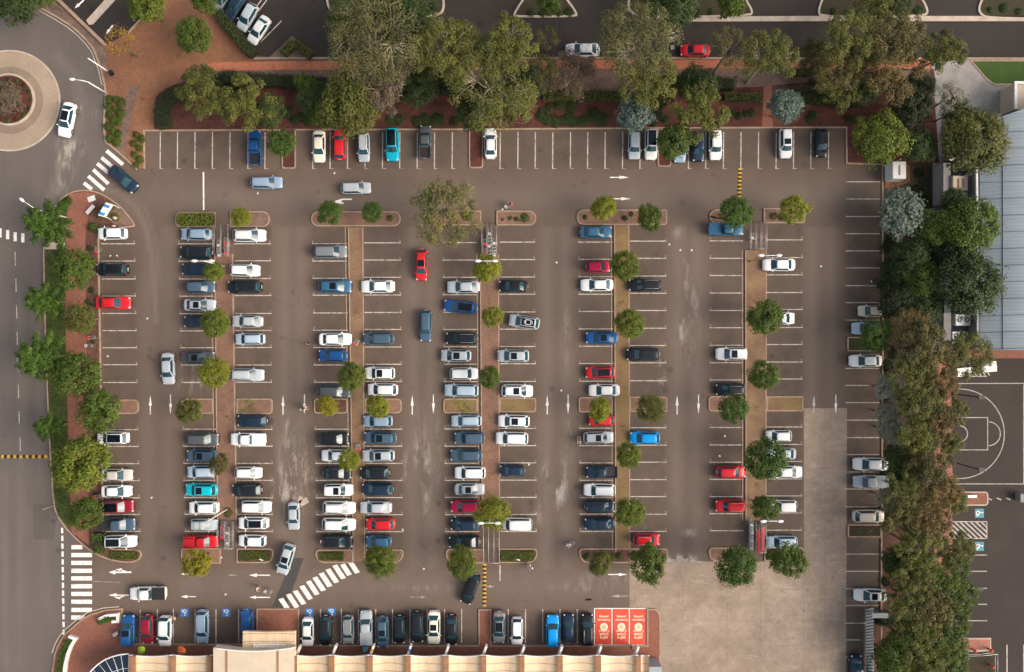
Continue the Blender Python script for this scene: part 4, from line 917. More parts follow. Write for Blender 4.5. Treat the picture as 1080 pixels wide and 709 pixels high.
def label_cars():
    labs = {}
    byrow = {}
    for i, c in enumerate(CARS):
        px, py = T(c[1], c[2], c[3]); byrow.setdefault(c[0], []).append(((px if c[0] in 'TB' else py), i))
    cand = {}
    for r, lst in byrow.items():
        lst.sort()
        for n, (pos, i) in enumerate(lst):
            c = CARS[i]
            if '|' in c[8]: cand[i] = [c[8].split('|')[1]]; continue
            gap = 27
            prev = short(CARS[lst[n-1][1]]) if n > 0 and pos-lst[n-1][0] < gap else None
            nxt = short(CARS[lst[n+1][1]]) if n < len(lst)-1 and lst[n+1][0]-pos < gap else None
            f = [FEAT[ch] for ch in c[8] if ch in FEAT]
            me = short(c) + (' with ' + f[0] if f else '')
            words = ('left', 'right') if r in 'TB' else ('above', 'below')
            if prev and nxt: nb = 'between %s and %s' % (prev, nxt)
            elif prev: nb = 'beside %s and an empty bay' % prev if r in 'TB' else 'directly below %s' % prev
            elif nxt: nb = 'beside an empty bay and %s' % nxt if r in 'TB' else 'directly above %s' % nxt
            else: nb = 'alone between empty bays'
            x = [me + ' ' + ROWTXT[r] if len((me+' '+ROWTXT[r]).split()) > 5 or f else me + ' parked ' + ROWTXT[r]]
            x += [me + ' ' + nb + ' ' + ROWTXT[r], short(c) + ' ' + nb + ' ' + ROWTXT[r]]
            x += ['%s, %s car from the %s %s' % (me, ORD[n], 'left' if r in 'TB' else 'top', ROWTXT[r])]
            cand[i] = x
    cnt = {}
    for i in cand:
        for x in cand[i]: cnt[x] = cnt.get(x, 0)+1
    # a bare look+row label must also not be true of a car with further features
    for i in cand:
        c = CARS[i]; ok = None
        for k, x in enumerate(cand[i]):
            if cnt[x] > 1 or len(x.split()) > 16: continue
            if k == 0 and '|' not in c[8] and sum(1 for d in CARS if d[0] == c[0] and short(d) == short(c)) > 1 and not any(ch in FEAT for ch in c[8]): continue
            ok = x; break
        labs[i] = ok or cand[i][-1]
    return labs
LAB = label_cars()
def build_cars():
    for i, c in enumerate(CARS):
        row_, t, tx, ty, ln, hd, kind, colr, ex = c
        ex = ex.split('|')[0]
        px, py = T(t, tx, ty); var = {'sedan': ('sedan', 'sedan2'), 'hatch': ('hatch', 'hatch2'), 'suv': ('suv', 'suv2', 'suv3')}.get(kind, (kind,)); spec = var[(i*7+int(tx)) % len(var)]; P = car_meshes(spec); L, Wd = SPEC[spec][0], SPEC[spec][1]
        x, y, _ = W(px, py, .75)
        col = PAINT[colr]; j = rnd.uniform(.92, 1.08); col = (col[0]*j, col[1]*j, col[2]*j)
        nm = {'sedan': 'sedan_car', 'hatch': 'hatchback_car', 'suv': 'suv_car', 'wagon': 'wagon_car', 'ute': 'pickup_truck', 'van': 'van'}[kind]
        cat = {'ute': 'pickup truck', 'van': 'van'}.get(kind, 'car')
        sk = hd % 90 == 0
        root = empty(nm, (x, y, .014), math.radians(hd + (rnd.uniform(-1.2, 1.2) if sk else 0)), LAB[i], cat, GRPTXT.get(row_, 'cars parked along the tree islands'))
        s = (ln/3.8536+.3)/PPM*(HC-.75)/HC/L
        root.scale = (s, min(1.04, max(.95, .5+.5*s)), .5+.5*s)
        def part(n, me): return obj(n, me, root, col)
        part('body', P['body']); part('windscreen', P['windscreen']); part('rear_window', P['rear_window'])
        for n in ('side_window', 'wing_mirror', 'headlight', 'tail_light', 'wheel'):
            for me in P[n]: part(n, me)
        if 'S' in ex: part('sunroof', P['sunroof'])
        if 'G' in ex: part('glass_roof', P['glass_roof'])
        if 'R' in ex:
            if kind in ('suv', 'wagon') :
                for me in P['roof_rail']: part('roof_rail', me)
            else: part('roof_rack', P['roof_rack'])
        if 'B' in ex: part('roof_basket', P['roof_basket'])
        if 'Y' in ex: part('stripe', P['stripe'])
        if 'V' in ex: part('fallen_leaves', P['fallen_leaves']).color = (.16, .13, .06, 1)
        if 'O' in ex: part('tailgate', P['tailgate'])
        if kind == 'ute':
            part('tray', P['tray'])
            if 'C' in ex: part('tray_cover', P['tray_cover'])
            if 'W' in ex: part('tray_cover', P['lid'])
            if 'K' in ex: part('canopy', P['canopy'])
build_cars()
# ------------------------------------------------------------------ vegetation
def rdir(r, up=0.0):
    while True:
        v = Vector((r.uniform(-1, 1), r.uniform(-1, 1), r.uniform(-1, 1)))
        if .05 < v.length < 1:
            v.normalize()
            if v.z >= -1+up: return v
class Leaves:
    def __init__(s): s.v = []; s.f = []; s.t = []
    def leaf(s, p, n, L, wd, t, r):
        n = n.normalized(); a = n.cross(rdir(r)); 
        if a.length < 1e-3: a = Vector((1, 0, 0))
        a.normalize(); b = n.cross(a); i = len(s.v)
        s.v += [p-a*L, p+b*wd-n*L*.15, p+a*L-n*L*.25, p-b*wd-n*L*.15]; s.f.append((i, i+1, i+2, i+3)); s.t += [t]*4
    def mesh(s, name):
        me = bpy.data.meshes.new(name); me.from_pydata(s.v, [], s.f); me.materials.append(MATS['leaf'])
        a = me.attributes.new('tint', 'FLOAT', 'POINT'); a.data.foreach_set('value', [min(1, max(0, t)) for t in s.t]); me.update(); return me
def clump(lv, r, c, rad, n, L, t, flat=.8, outw=None, droop=0, var=.16):
    for k in range(n):
        d = rdir(r, .55); q = d*(rad*(r.random()**.45)); q.z *= flat
        nn = d*.7 + rdir(r)*.55 + Vector((0, 0, .55)) + (outw*.35 if outw else Vector())
        if droop: q.z -= droop*rad*(q.x*q.x+q.y*q.y)/(rad*rad)
        lv.leaf(c+q, nn, L*r.uniform(.7, 1.3), L*r.uniform(.4, .62), t+r.uniform(-var, var), r)
def crown_round(seed, L=.056, ncl=90, per=36, lumpy=.07, zs=.78, flat=.8, tv=.16):
    r = random.Random(seed); lv = Leaves(); off = Vector((seed*3.1, seed*1.7, 0))
    for i in range(ncl):
        d = rdir(r, .45); m = 1+lumpy*2.2*noise.noise(d*1.5+off)
        c = d*(.80*m*(r.uniform(.82, 1.03))); c.z *= zs
        clump(lv, r, c, .24*r.uniform(.8, 1.25), per, L, .5+r.gauss(0, .15)+.1*noise.noise(d*3+off), .75, d, 0, tv)
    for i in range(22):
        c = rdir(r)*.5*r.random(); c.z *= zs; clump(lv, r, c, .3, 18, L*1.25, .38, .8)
    return lv.mesh('crown')
def crown_big(seed, ncl=62, per=95, L=.042, spread=.9, zs=.62, gap=.195):
    r = random.Random(seed); lv = Leaves(); off = Vector((seed*2.3, seed*.7, 4))
    for i in range(ncl):
        a = r.uniform(0, 6.283); q = spread*(r.random()**.55)*(1+.30*noise.noise(Vector((math.cos(a), math.sin(a), 0))*1.6+off))
        c = Vector((math.cos(a)*q, math.sin(a)*q, zs*math.sqrt(max(0, 1-min(1, q*q)))*r.uniform(.5, 1.05)-.1))
        clump(lv, r, c, gap*r.uniform(.6, 1.4), per, L, .5+r.gauss(0, .24), .6, None, .15)
    return lv.mesh('crown')
def crown_gum(seed, ncl=54, per=120, L=.034):
    """airy gum crown and its own pale branches"""
    r = random.Random(seed); lv = Leaves(); br = MB(); base = Vector((0, 0, -.55))
    forks = []
    for i in range(7):
        a = i*.9+r.uniform(-.3, .3); q = r.uniform(.3, .52)
        f = Vector((math.cos(a)*q, math.sin(a)*q, r.uniform(-.1, .3))); forks.append(f)
        mid = base.lerp(f, .5)+Vector((r.uniform(-.05, .05), r.uniform(-.05, .05), .06))
        br.tube([base, mid, f], [.024, .018, .012], 'bark', 5)
    for i in range(ncl):
        f = forks[i % 7]; d = Vector((f.x, f.y, 0)).normalized(); a = math.atan2(d.y, d.x)+r.gauss(0, .42); q = r.uniform(.5, 1.0) if r.random() < .8 else r.uniform(.1, .5)
        c = Vector((math.cos(a)*q, math.sin(a)*q, .42*math.sqrt(max(0, 1-q*q*.9))*r.uniform(.7, 1.1)+.02))
        m = f.lerp(c, .55)+Vector((0, 0, .05)); br.tube([f, m, c], [.012, .008, .004], 'bark', 4)
        for k in range(3):
            e = c+rdir(r)*.16; br.tube([m, e], [.004, .002], 'bark', 3)
        clump(lv, r, c, r.uniform(.16, .30), per, L, .5+r.gauss(0, .19), .55, None, .3, .2)
    return lv.mesh('crown'), br.mesh('branches')
def crown_star(seed, L=.05):
    r = random.Random(seed); lv = Leaves()
    for lay, (n, ln, z) in enumerate(((8, 1.0, -.3), (8, .84, .0), (7, .62, .3), (5, .36, .55))):
        for i in range(n):
            a = 6.283*i/n+lay*.4+r.uniform(-.2, .2); l2 = ln*r.uniform(.72, 1.08); t = .5+r.gauss(0, .12)
            for k in range(9):
                q = l2*(.16+.84*k/8); w = .27*(1-.4*k/8)
                c = Vector((math.cos(a)*q, math.sin(a)*q, z-.12*q+.10*(k/8)**2)); clump(lv, r, c, w, 26, L, t+.05*(k/8), .5)
    return lv.mesh('crown')
def crown_shrub(seed, L=.12, n=320, tips=.0):
    r = random.Random(seed); lv = Leaves(); off = Vector((seed, 2, 5))
    for i in range(n):
        d = rdir(r, .9); m = .82+.35*noise.noise(d*2+off); p = Vector((d.x*m, d.y*m, abs(d.z)*m*.8)); 
        lv.leaf(p*r.uniform(.75, 1.02), d+rdir(r)*.7+Vector((0, 0, .5)), L*r.uniform(.7, 1.3), L*.5, .5+r.uniform(-.2, .2)+.25*noise.noise(d*4+off)+(tips if r.random() < .35 else 0), r)
    return lv.mesh('foliage')
CR = {'round': [crown_round(s) for s in (1, 2, 3, 4)], 'rough': [crown_round(s, .062, 78, 32, .2) for s in (11, 12, 13)], 'big': [crown_big(s) for s in (21, 22, 23, 24)], 'dense': [crown_round(s, .05, 120, 36, .19, .7) for s in (31, 32, 33)],
      'gum': [crown_gum(s) for s in (41, 42, 43)], 'gumbig': [crown_gum(s, 100, 100, .025) for s in (51, 52)], 'wispy': [crown_gum(s, 46, 80, .03) for s in (61, 62)], 'star': [crown_star(s) for s in (71, 72, 73)],
      'shrub': [crown_shrub(s) for s in (81, 82, 83)], 'silver': [crown_round(s, .068, 110, 26, .2, .65, .8, .30) for s in (91, 92)], 'sparse': [crown_big(s, 16, 42, .05, .8, .6, .3) for s in (95, 96)]}
def trunk_mesh(seed):
    r = random.Random(seed); b = MB(); top = Vector((r.uniform(-.02, .02), r.uniform(-.02, .02), .72))
    b.tube([(0, 0, -.02), (0, 0, .03), (.01, -.01, .4), top], [.05, .038, .03, .026], 'bark', 7)
    for i in range(5):
        a = i*1.26+r.uniform(-.3, .3); b.tube([top-Vector((0, 0, .06)), top+Vector((math.cos(a)*.07, math.sin(a)*.07, .12)), top+Vector((math.cos(a)*.16, math.sin(a)*.16, .3))], [.018, .013, .006], 'bark', 5)
    return b.mesh('trunk')
TR = [trunk_mesh(s) for s in (1, 2, 3)]
stem_mb = MB(); stem_mb.tube([(0, 0, -.3), (0, 0, .1), (.03, .02, .5)], [.06, .05, .03], 'bark', 5)
for i in range(4): stem_mb.tube([(0, 0, .1), (.35*math.cos(i*1.6), .35*math.sin(i*1.6), .5)], [.03, .015], 'bark', 4)
STEM = stem_mb.mesh('stem')
G = dict(bright=(.092, .120, .012), mid=(.062, .094, .012), dark=(.036, .058, .014), yellow=(.20, .18, .012), olive=(.088, .095, .018), brown=(.088, .078, .022), silver=(.125, .155, .12), blue=(.105, .145, .118), deep=(.022, .034, .011),
         autumn=(.26, .155, .02), lime=(.15, .165, .012), pale=(.108, .106, .034), grey=(.24, .235, .18), rust=(.105, .075, .024), mauve=(.125, .092, .062), green=(.050, .092, .012))
BARKC = {'gum': (.27, .21, .15), 'gumbig': (.36, .30, .22), 'wispy': (.22, .17, .125)}
_ti = [0]
def tree(kind, px, py, d, zc, g, label, group=None, zsc=1.0, cat='tree'):
    _ti[0] += 1; n = _ti[0]; x, y, _ = W(px, py, zc)
    low = kind in ('shrub',)
    nm = {'shrub': 'shrub', 'star': 'conifer_tree', 'gum': 'gum_tree', 'gumbig': 'gum_tree', 'wispy': 'gum_tree', 'big': 'bushy_tree', 'dense': 'leafy_tree', 'silver': 'silver_tree'}.get(kind, 'round_tree')
    root = empty(nm, (x, y, .12), rnd.uniform(0, 6.28), label, cat, group)
    c = CR[kind][n % len(CR[kind])]; r = d/2/PPM*(HC-zc)/HC
    j = rnd.uniform(.9, 1.1); col = tuple(v*j for v in G[g])
    cr, br = c if isinstance(c, tuple) else (c, None)
    o = obj('crown', cr, root, col); o.location = (0, 0, zc-.12); o.scale = (r*rnd.uniform(.96, 1.06), r*rnd.uniform(.96, 1.06), r*zsc)
    bc = BARKC.get(kind, (.13, .095, .07))
    if br:
        b = obj('branches', br, root, bc); b.location = o.location; b.scale = o.scale
        t = obj('trunk', TR[n % 3], root, bc); h = (zc-.12-.50*r*zsc)/.72; t.scale = (h*.75, h*.75, max(.3, h))
    else:
        t = obj('trunk', TR[n % 3], root, bc); h = zc-.12; t.scale = (min(h, r*1.6), min(h, r*1.6), h)
    return root
def shrub(px, py, d, g, label, group=None, h=1.0, z=.12, cat='shrub'):
    _ti[0] += 1; n = _ti[0]; r = d/2/PPM; x, y, _ = W(px, py, z+r*h*.4)
    root = empty('shrub', (x, y, z), rnd.uniform(0, 6.28), label, cat, group)
    j = rnd.uniform(.88, 1.12)
    o = obj('foliage', CR['shrub'][n % 3], root, tuple(v*j for v in G[g])); o.scale = (r*rnd.uniform(.9, 1.1), r*rnd.uniform(.9, 1.1), r*h)
    t = obj('stem', STEM, root, (.12, .09, .06)); t.scale = (r*.8, r*.8, r*h*.8)
    return root
def hedge(pts, wd, h, g, label, dens=34, L=.14, z=.12):
    """clipped hedge along a line of photo pixels; wd in pixels"""
    r = random.Random(len(pts)*7+int(pts[0][0])); lv = Leaves(); P = [Vector(W(x, y, h*.9)[:2]) for x, y in pts]; w = wd/PPM/2
    for a, b in zip(P, P[1:]):
        d = b-a; ln = d.length; d.normalize(); nn = Vector((-d.y, d.x)); n = int(ln*dens*(wd/PPM+h))
        for k in range(n):
            u = r.uniform(-.02, 1.02)*ln; fc = r.random()
            nz = noise.noise(Vector((a.x+d.x*u, a.y+d.y*u, r.random()*.2))*.9)
            if fc < .62: q = Vector((*(a+d*u+nn*r.uniform(-1, 1)*w), h*(1+.10*nz)+r.uniform(-.1, .03))); N = Vector((0, 0, 1))
            else:
                sg = r.choice((-1, 1)); q = Vector((*(a+d*u+nn*sg*(w*(1+.08*nz)+r.uniform(-.08, .02))), r.uniform(0.05, h))); N = Vector((nn.x*sg, nn.y*sg, .4))
            lv.leaf(q, N+rdir(r)*.6, L*r.uniform(.7, 1.3), L*.5, .5+r.uniform(-.2, .2)+.3*nz, r)
    c = sum((p for p in P), Vector((0, 0)))/len(P); me = lv.mesh('foliage')
    for v in me.vertices: v.co.x -= c.x; v.co.y -= c.y
    root = empty('hedge', (c.x, c.y, z), 0, label, 'hedge')
    obj('foliage', me, root, G[g])
    core = MB(); core.ribbon([(p.x-c.x, p.y-c.y) for p in P], wd/PPM*.8, 0, h*.72, 'bark'); obj('branches', core.mesh('branches'), root, (.03, .028, .014))
    return root
# --- street trees on the left
GL = 'street trees along the brick footpath'
tree('star', 49, 236, 56, 6, 'green', 'star shaped green conifer beside the zebra crossing of the left street', GL)
tree('star', 45, 317, 42, 5.5, 'green', 'small star shaped conifer between the two upper round street trees', GL)
tree('star', 40, 377, 54, 6.5, 'green', 'largest star shaped conifer, spreading over the left street', GL)
tree('star', 50, 451, 34, 5, 'green', 'smallest star shaped conifer, by the yellow speed hump of the left street', GL)
tree('round', 78, 283.5, 47, 5, 'mid', 'round dark green street tree opposite the parked black suv on the footpath', GL)
tree('round', 84, 336, 36, 4.5, 'olive', 'round olive street tree beside the red sedan', GL)
tree('round', 81, 395, 54, 5.5, 'mid', 'broad round green street tree over the footpath midway down', GL)
tree('rough', 104, 434, 48, 5, 'mid', 'lumpy green tree over the footpath by the short planter', GL)
tree('round', 86, 490, 66, 6, 'bright', 'largest round street tree, spreading over footpath and grass', GL)
tree('round', 89.5, 542, 38, 4.5, 'mid', 'lowest round street tree beside the dark red suv', GL)
shrub(97, 240, 15, 'green', 'rounded green bush at the corner beside the white hatchback', None, 1.2)
hedge([(103, 563), (102.5, 584)], 11, 1.2, 'green', 'square clipped green hedge at the foot of the footpath strip')
for x, y, d in ((107, 221, 9), (113, 226, 10), (121, 229, 12), (104, 228, 8), (118, 218, 8)): shrub(x, y, d, 'olive', 'low olive shrub under the blue and white sign', 'low shrubs around the corner sign', .7)
for x, y in ((94, 262), (97, 275), (96, 306), (95, 322), (97, 344), (98, 360), (99, 405), (101, 500), (100, 522), (92, 318), (99, 462)): shrub(x, y, rnd.uniform(6, 9), 'dark', 'low dark shrub in the narrow bed behind the footpath bays', 'low shrubs behind the footpath bays', .6)
for i in range(9): shrub(64+rnd.uniform(-6, 4), 262+i*6+rnd.uniform(-2, 2), rnd.uniform(8, 13), 'green', 'low green ground cover clump on the street verge near the kerb ramp', 'ground cover clumps along the street verge', .45)
for x, y, d in ((58, 226, 16), (66, 217, 15), (71, 212, 12), (54, 240, 13)): shrub(x, y, d, 'green', 'bright green bush at the rounded top of the verge', 'bushes at the top of the verge', .8)
# --- first island
def isl(kind, px, py, d, zc, g, label): return tree(kind, px, py, d, zc, g, label, 'trees on the parking islands')
isl('round', 225, 287, 24, 4, 'bright', 'small round tree overhanging the navy suv on the first island')
isl('round', 227, 341, 33, 4.5, 'bright', 'round green tree overhanging the navy hatch on the first island')
isl('round', 226, 393, 36, 4.5, 'lime', 'round yellow green tree touching the silver wagon on the first island')
isl('round', 200, 434, 29, 4, 'olive', 'round olive tree standing in the planter between the first two aisles')
isl('rough', 231, 490, 24, 3.5, 'brown', 'thin brownish green tree beside the slate blue suv with sunroof')
isl('round', 254, 229, 23, 3.5, 'lime', 'small yellow green tree above the trolley bay of the first island')
isl('rough', 207, 594, 32, 4.5, 'yellow', 'yellow lobed tree below the red pickup truck')
isl('sparse', 260, 428, 18, 3, 'bright', 'thin sapling in the short planter above the navy suv')
shrub(240, 541, 12, 'brown', 'dry brownish grass clump above the lower trolley bay', None, .6)
# second
isl('round', 348, 224, 28, 4, 'green', 'deep green round tree at the left head of the second island')
isl('round', 392.5, 224, 25, 4, 'green', 'deep green round tree at the right head of the second island')
isl('round', 371, 397, 32, 4.5, 'bright', 'round green tree overhanging the white suv with sunroof on the second island')
isl('round', 345, 428, 24, 3.5, 'yellow', 'small bright yellow tree in the planter below the dark grey wagon')
isl('rough', 398.5, 429, 26, 4, 'lime', 'yellow green tree leaning over the silver blue hatch')
isl('round', 368, 485, 25, 4, 'lime', 'small round tree overhanging the white sedan on the second island')
isl('dense', 402, 592, 38, 4.5, 'bright', 'round tree at the right foot of the second island by the diagonal crossing')
# third
tree('gum', 470, 222, 68, 6.5, 'pale', 'widest olive gum tree, standing at the head of the third island', 'trees on the parking islands', .9)
shrub(493, 227, 14, 'lime', 'bright green bush under the edge of the widest olive gum tree', None, 1.6)
isl('round', 513.5, 283, 33, 4.5, 'lime', 'bright yellow green tree under the twin lamp of the third island')
isl('round', 519, 334, 25, 4, 'lime', 'small yellow green tree left of the silver suv with black roof')
isl('round', 516, 398, 26, 4, 'mid', 'small round green tree midway along the third island')
isl('sparse', 489, 428, 18, 3.2, 'lime', 'sparse sapling in the grassy planter between pale blue wagons')
isl('dense', 518.6, 541, 38, 4.5, 'lime', 'bright round tree beside the crimson hatch and lower twin lamp')
isl('dense', 487, 594, 37, 4.5, 'bright', 'round tree at the left foot of the third island by the turning black suv')
# fourth
isl('round', 637, 220, 31, 4, 'lime', 'yellow green round tree at the left head of the fourth island')
isl('rough', 685, 229.5, 31, 4, 'mid', 'upright green tree at the right head of the fourth island')
isl('round', 659, 280, 35, 4.5, 'bright', 'round green tree overhanging the crimson hatch on the fourth island')
isl('round', 664, 341, 33, 4.5, 'bright', 'round green tree above the blue sedan on the fourth island')
isl('round', 632, 432, 29, 4, 'lime', 'round yellow green tree hiding the red hatch in the short planter')
isl('round', 687, 431, 33, 4.5, 'olive', 'round olive tree in the planter above the bright blue hatch')
isl('round', 663, 480, 31, 4.5, 'bright', 'round green tree below the bright blue hatch on the fourth island')
isl('round', 664, 540, 34, 4.5, 'bright', 'round green tree beside the lowest navy sedan on the fourth island')
isl('round', 633.5, 594.5, 29, 4, 'olive', 'olive round tree at the left foot of the fourth island')
isl('rough', 684, 595, 42, 4.5, 'mid', 'lopsided dark green tree below the red suv near the concrete slab')
# fifth
isl('round', 776.5, 224, 38, 5, 'green', 'dark green round tree above the steel blue pickup truck')
isl('rough', 837.6, 221.5, 32, 4.5, 'lime', 'yellow green tree at the right head of the fifth island')
isl('round', 807, 334, 41, 5, 'mid', 'large round tree overhanging a white hatch on the fifth island')
isl('round', 806, 396, 35, 5, 'mid', 'round green tree alone midway down the fifth island')
isl('round', 774, 431, 33, 5, 'green', 'dark green round tree below the black suv on the fifth island')
isl('round', 808, 484, 48, 5.5, 'green', 'largest round tree of the fifth island, overhanging the silver sedan')
isl('round', 807, 537, 33, 5, 'mid', 'round green tree under the lamp above the red trolley row')
isl('dense', 777.5, 597.5, 46, 5.5, 'green', 'broad dark green tree at the edge of the concrete slab')
isl('rough', 832, 591, 40, 5, 'mid', 'rounded tree half hiding the pale blue wagon at the slab')
for x, y, d, g in ((530, 231.5, 4, 'dark'), (538, 230, 6, 'mid'), (545, 231, 7, 'mid'), (554, 229.5, 12, 'green'), (617, 229, 7, 'dark'), (659, 230, 8, 'dark'), (666, 226, 7, 'dark'), (338, 232, 8, 'dark'), (411, 230, 9, 'olive'), (817, 228, 11, 'rust'), (825, 229, 9, 'dark'),
                   (619, 587, 9, 'dark'), (645, 587, 7, 'green'), (653, 586.5, 9, 'green'), (669, 587, 13, 'mid'), (812, 586, 12, 'mid'), (249, 231, 6, 'dark')):
    shrub(x, y, d, g, 'small planter shrub at the end of a parking island', 'small shrubs in the island planters', .8)
hedge([(188, 231.5), (225, 231.5)], 12.5, .8, 'bright', 'low flat green hedge at the left head of the first island', 60)
def lawnbed(x0, y0, x1, y1, label): hedge([(x0, (y0+y1)/2), (x1, (y0+y1)/2)], y1-y0, .28, 'bright', label, 120, .1)
lawnbed(337, 582.5, 362, 591.5, 'flat green ground cover bed beside the diagonal crossing'); lawnbed(253, 581, 284, 591.5, 'flat green ground cover bed below the lower white hatches')
lawnbed(529, 581, 563, 591.5, 'flat green ground cover bed below the white van'); lawnbed(117, 581.5, 145, 590, 'flat green ground cover bed below the white hatch with black glass roof')
# --- roundabout
tree('silver', 4, 104, 40, 1.6, 'mauve', 'dry greyish shrub in the middle of the roundabout', None, .6, 'shrub')
for a in range(0, 360, 24):
    if a in (168, 192): continue
    shrub(10+22*math.cos(math.radians(a)), 105.5+21.5*math.sin(math.radians(a)), rnd.uniform(5, 8.5), 'dark' if a % 48 else 'green', 'small green shrub in the ring of red mulch on the roundabout', 'shrubs around the roundabout bed', .8, .2)
for x, y in ((114, 104), (122, 105), (127, 108), (113, 112), (121, 115), (126, 119), (114, 121), (119, 126), (124, 128), (113, 133), (118, 137), (124, 141), (115, 145), (122, 149)):
    shrub(x, y, rnd.uniform(10, 14), 'mid', 'leafy green shrub in the strip beside the roundabout exit', 'shrubs beside the roundabout exit', .9)
for x, y in ((143, 142), (148, 146), (140, 151), (146, 156), (141, 163), (147, 168), (143, 174)): shrub(x, y, rnd.uniform(9, 12), 'mid', 'green shrub in the strip at the first top bay', 'shrubs beside the first top bay', .9)
# --- top left corner
GC = 'trees at the top of the picture'
tree('round', 204, 38, 42, 4.5, 'mid', 'round green tree standing on bare brown leafy ground', GC)
tree('rough', 154, 6, 40, 5, 'bright', 'green tree turning yellow above the dark yard entrance', GC)
tree('sparse', 127, 46, 34, 4.5, 'autumn', 'yellow and orange autumn tree at the yard corner', GC)
tree('dense', 14, -2, 60, 5, 'dark', 'dark green tree in the extreme top left corner', GC)
tree('rough', 46, -4, 26, 4.5, 'mid', 'small green tree touching the sandy path at the top edge', GC)
tree('round', 215, 3, 28, 5, 'mid', 'small green tree at the end of the clipped hedge', GC)
hedge([(229, 12), (266, 56)], 11, 1.6, 'dark', 'long clipped dark green hedge beside the corner yard cars')
hedge([(298, 56), (309, 44)], 9, 1.2, 'olive', 'left arm of the clipped yellowish hedge in the yard corner'); hedge([(309, 44), (328, 58)], 9, 1.2, 'olive', 'right arm of the clipped yellowish hedge in the yard corner')
sheet('planter_island', [(283, 62), (308, 38), (333, 62)], .1, 'gravel_brown', 0)
# --- long garden bed trees
GB = 'trees along the long top garden bed'
hedge([(172, 134), (169, 115), (176, 101), (205, 92), (212, 84)], 15, 1.5, 'deep', 'curved clipped dark hedge around the mulch corner')
hedge([(240, 82), (285, 84), (345, 88)], 13, 1.6, 'deep', 'clipped dark hedge under the left olive trees')
hedge([(445, 88), (470, 92), (560, 92)], 12, 1.5, 'deep', 'clipped dark hedge behind the big branching gum')
hedge([(574, 100), (660, 100)], 11, 1.2, 'olive', 'long clipped olive hedge right of the big branching gum')
hedge([(700, 84), (775, 88)], 12, 1.6, 'deep', 'clipped dark hedge below the red coupe'); hedge([(765, 102), (804, 102)], 8, 1.2, 'olive', 'short clipped olive hedge left of the brick cross path')
hedge([(838, 100), (905, 106)], 14, 1.4, 'dark', 'clipped dark hedge right of the brick cross path'); hedge([(910, 88), (984, 88)], 11, 1.7, 'deep', 'clipped dark hedge below the right hand gums')
hedge([(833, 76), (858, 76)], 7, 1.0, 'olive', 'short olive hedge on the gravel by the footpath')
tree('big', 217, 96, 58, 6, 'olive', 'lobed olive tree at the corner by the curved dark hedge', GB, .8)
tree('big', 257, 109, 62, 6, 'olive', 'spreading olive tree above the blue pickup truck', GB, .8)
tree('dense', 283, 118, 36, 5, 'dark', 'shaded dark green tree between the spreading olive trees', GB)
tree('rough', 297, 150, 32, 4.5, 'green', 'leafy bright green tree between the blue pickup and cream sedan', GB)
tree('rough', 322, 88, 24, 4, 'mid', 'small green tree below the orange footpath on the left', GB)
tree('dense', 368, 108, 68, 7, 'olive', 'dense olive green tree above the red and silver top row cars', GB, .8)
tree('gumbig', 392, 40, 96, 10, 'pale', 'tall gum with white branches leaning over the dark yard', GB, .8)
tree('gum', 407, 86, 66, 7, 'mauve', 'brownish thin gum between footpath and red mulch', GB)
tree('gum', 465, 52, 66, 9, 'olive', 'olive gum over the footpath right of the white branched gum', GB)
tree('gumbig', 517, 88, 98, 8, 'olive', 'big spreading gum with radiating bare branches above the white sedan', GB, .7)
tree('gum', 533, 50, 64, 9, 'olive', 'olive gum reaching over the street above the radiating gum', GB)
tree('dense', 424, 16, 62, 7, 'dark', 'dark green tree in the top island left of the bare asphalt', GB)
tree('dense', 362, 18, 36, 6, 'green', 'small bright green tree at the tip of the top left island', GB)
tree('rough', 400, 4, 40, 6, 'brown', 'brownish tree at the top edge above the white branched gum', GB)
tree('sparse', 578, 41, 28, 5, 'olive', 'thin young tree on the street edge left of the leafy white sedan', GB)
tree('wispy', 648, 34, 36, 8, 'olive', 'wispy gum right of the white sedan littered with leaves', GB)
tree('gumbig', 672, 41, 78, 10, 'pale', 'tall pale gum between the white sedan and red coupe on the street', GB, .8)
tree('gum', 605, 80, 52, 3.5, 'mauve', 'dry brownish bushy gum on the gravel below the street', GB)
tree('gum', 570, 80, 40, 4, 'brown', 'thin reddish gum below the footpath left of the dry bush', GB)
tree('gum', 682, 84, 64, 7, 'olive', 'olive gum above the blue green tree', GB)
tree('dense', 735, 90, 44, 5, 'dark', 'dark green tree just below the red coupe', GB)
tree('big', 738, 118, 62, 6.5, 'olive', 'dense dark olive tree above the navy and white top row suvs', GB, .8)
tree('silver', 670, 121, 43, 5, 'blue', 'blue green tree above the pair of pale top row suvs', GB)
tree('rough', 711, 149, 40, 5, 'mid', 'green tree hiding the silver blue hatch in the top row', GB)
tree('wispy', 772, 52, 50, 9, 'brown', 'thin brown olive gum right of the red coupe', GB)
tree('gum', 810, 62, 56, 9, 'olive', 'olive gum above the brick cross path', GB)
tree('silver', 828, 112, 37, 5, 'blue', 'blue green tree right of the brick cross path', GB)
tree('gum', 893, 44, 58, 9, 'olive', 'yellowish olive gum over the street at the right', GB)
tree('gum', 943, 46, 62, 9, 'brown', 'brownish gum over the street left of the lobed gum', GB)
tree('gum', 878, 78, 50, 7, 'brown', 'brown tinged gum below the footpath at the right', GB)
tree('gum', 935, 76, 66, 7, 'rust', 'rusty tinted gum below the footpath near the concrete forecourt', GB)
tree('big', 886, 96, 44, 5, 'olive', 'low olive tree at the right end of the mulch bed', GB)
tree('big', 995, 57, 48, 9, 'olive', 'lobed gum leaning over the concrete forecourt', GB)
tree('dense', 706, 6, 62, 6, 'dark', 'dark green tree in the island above the red coupe', GB)
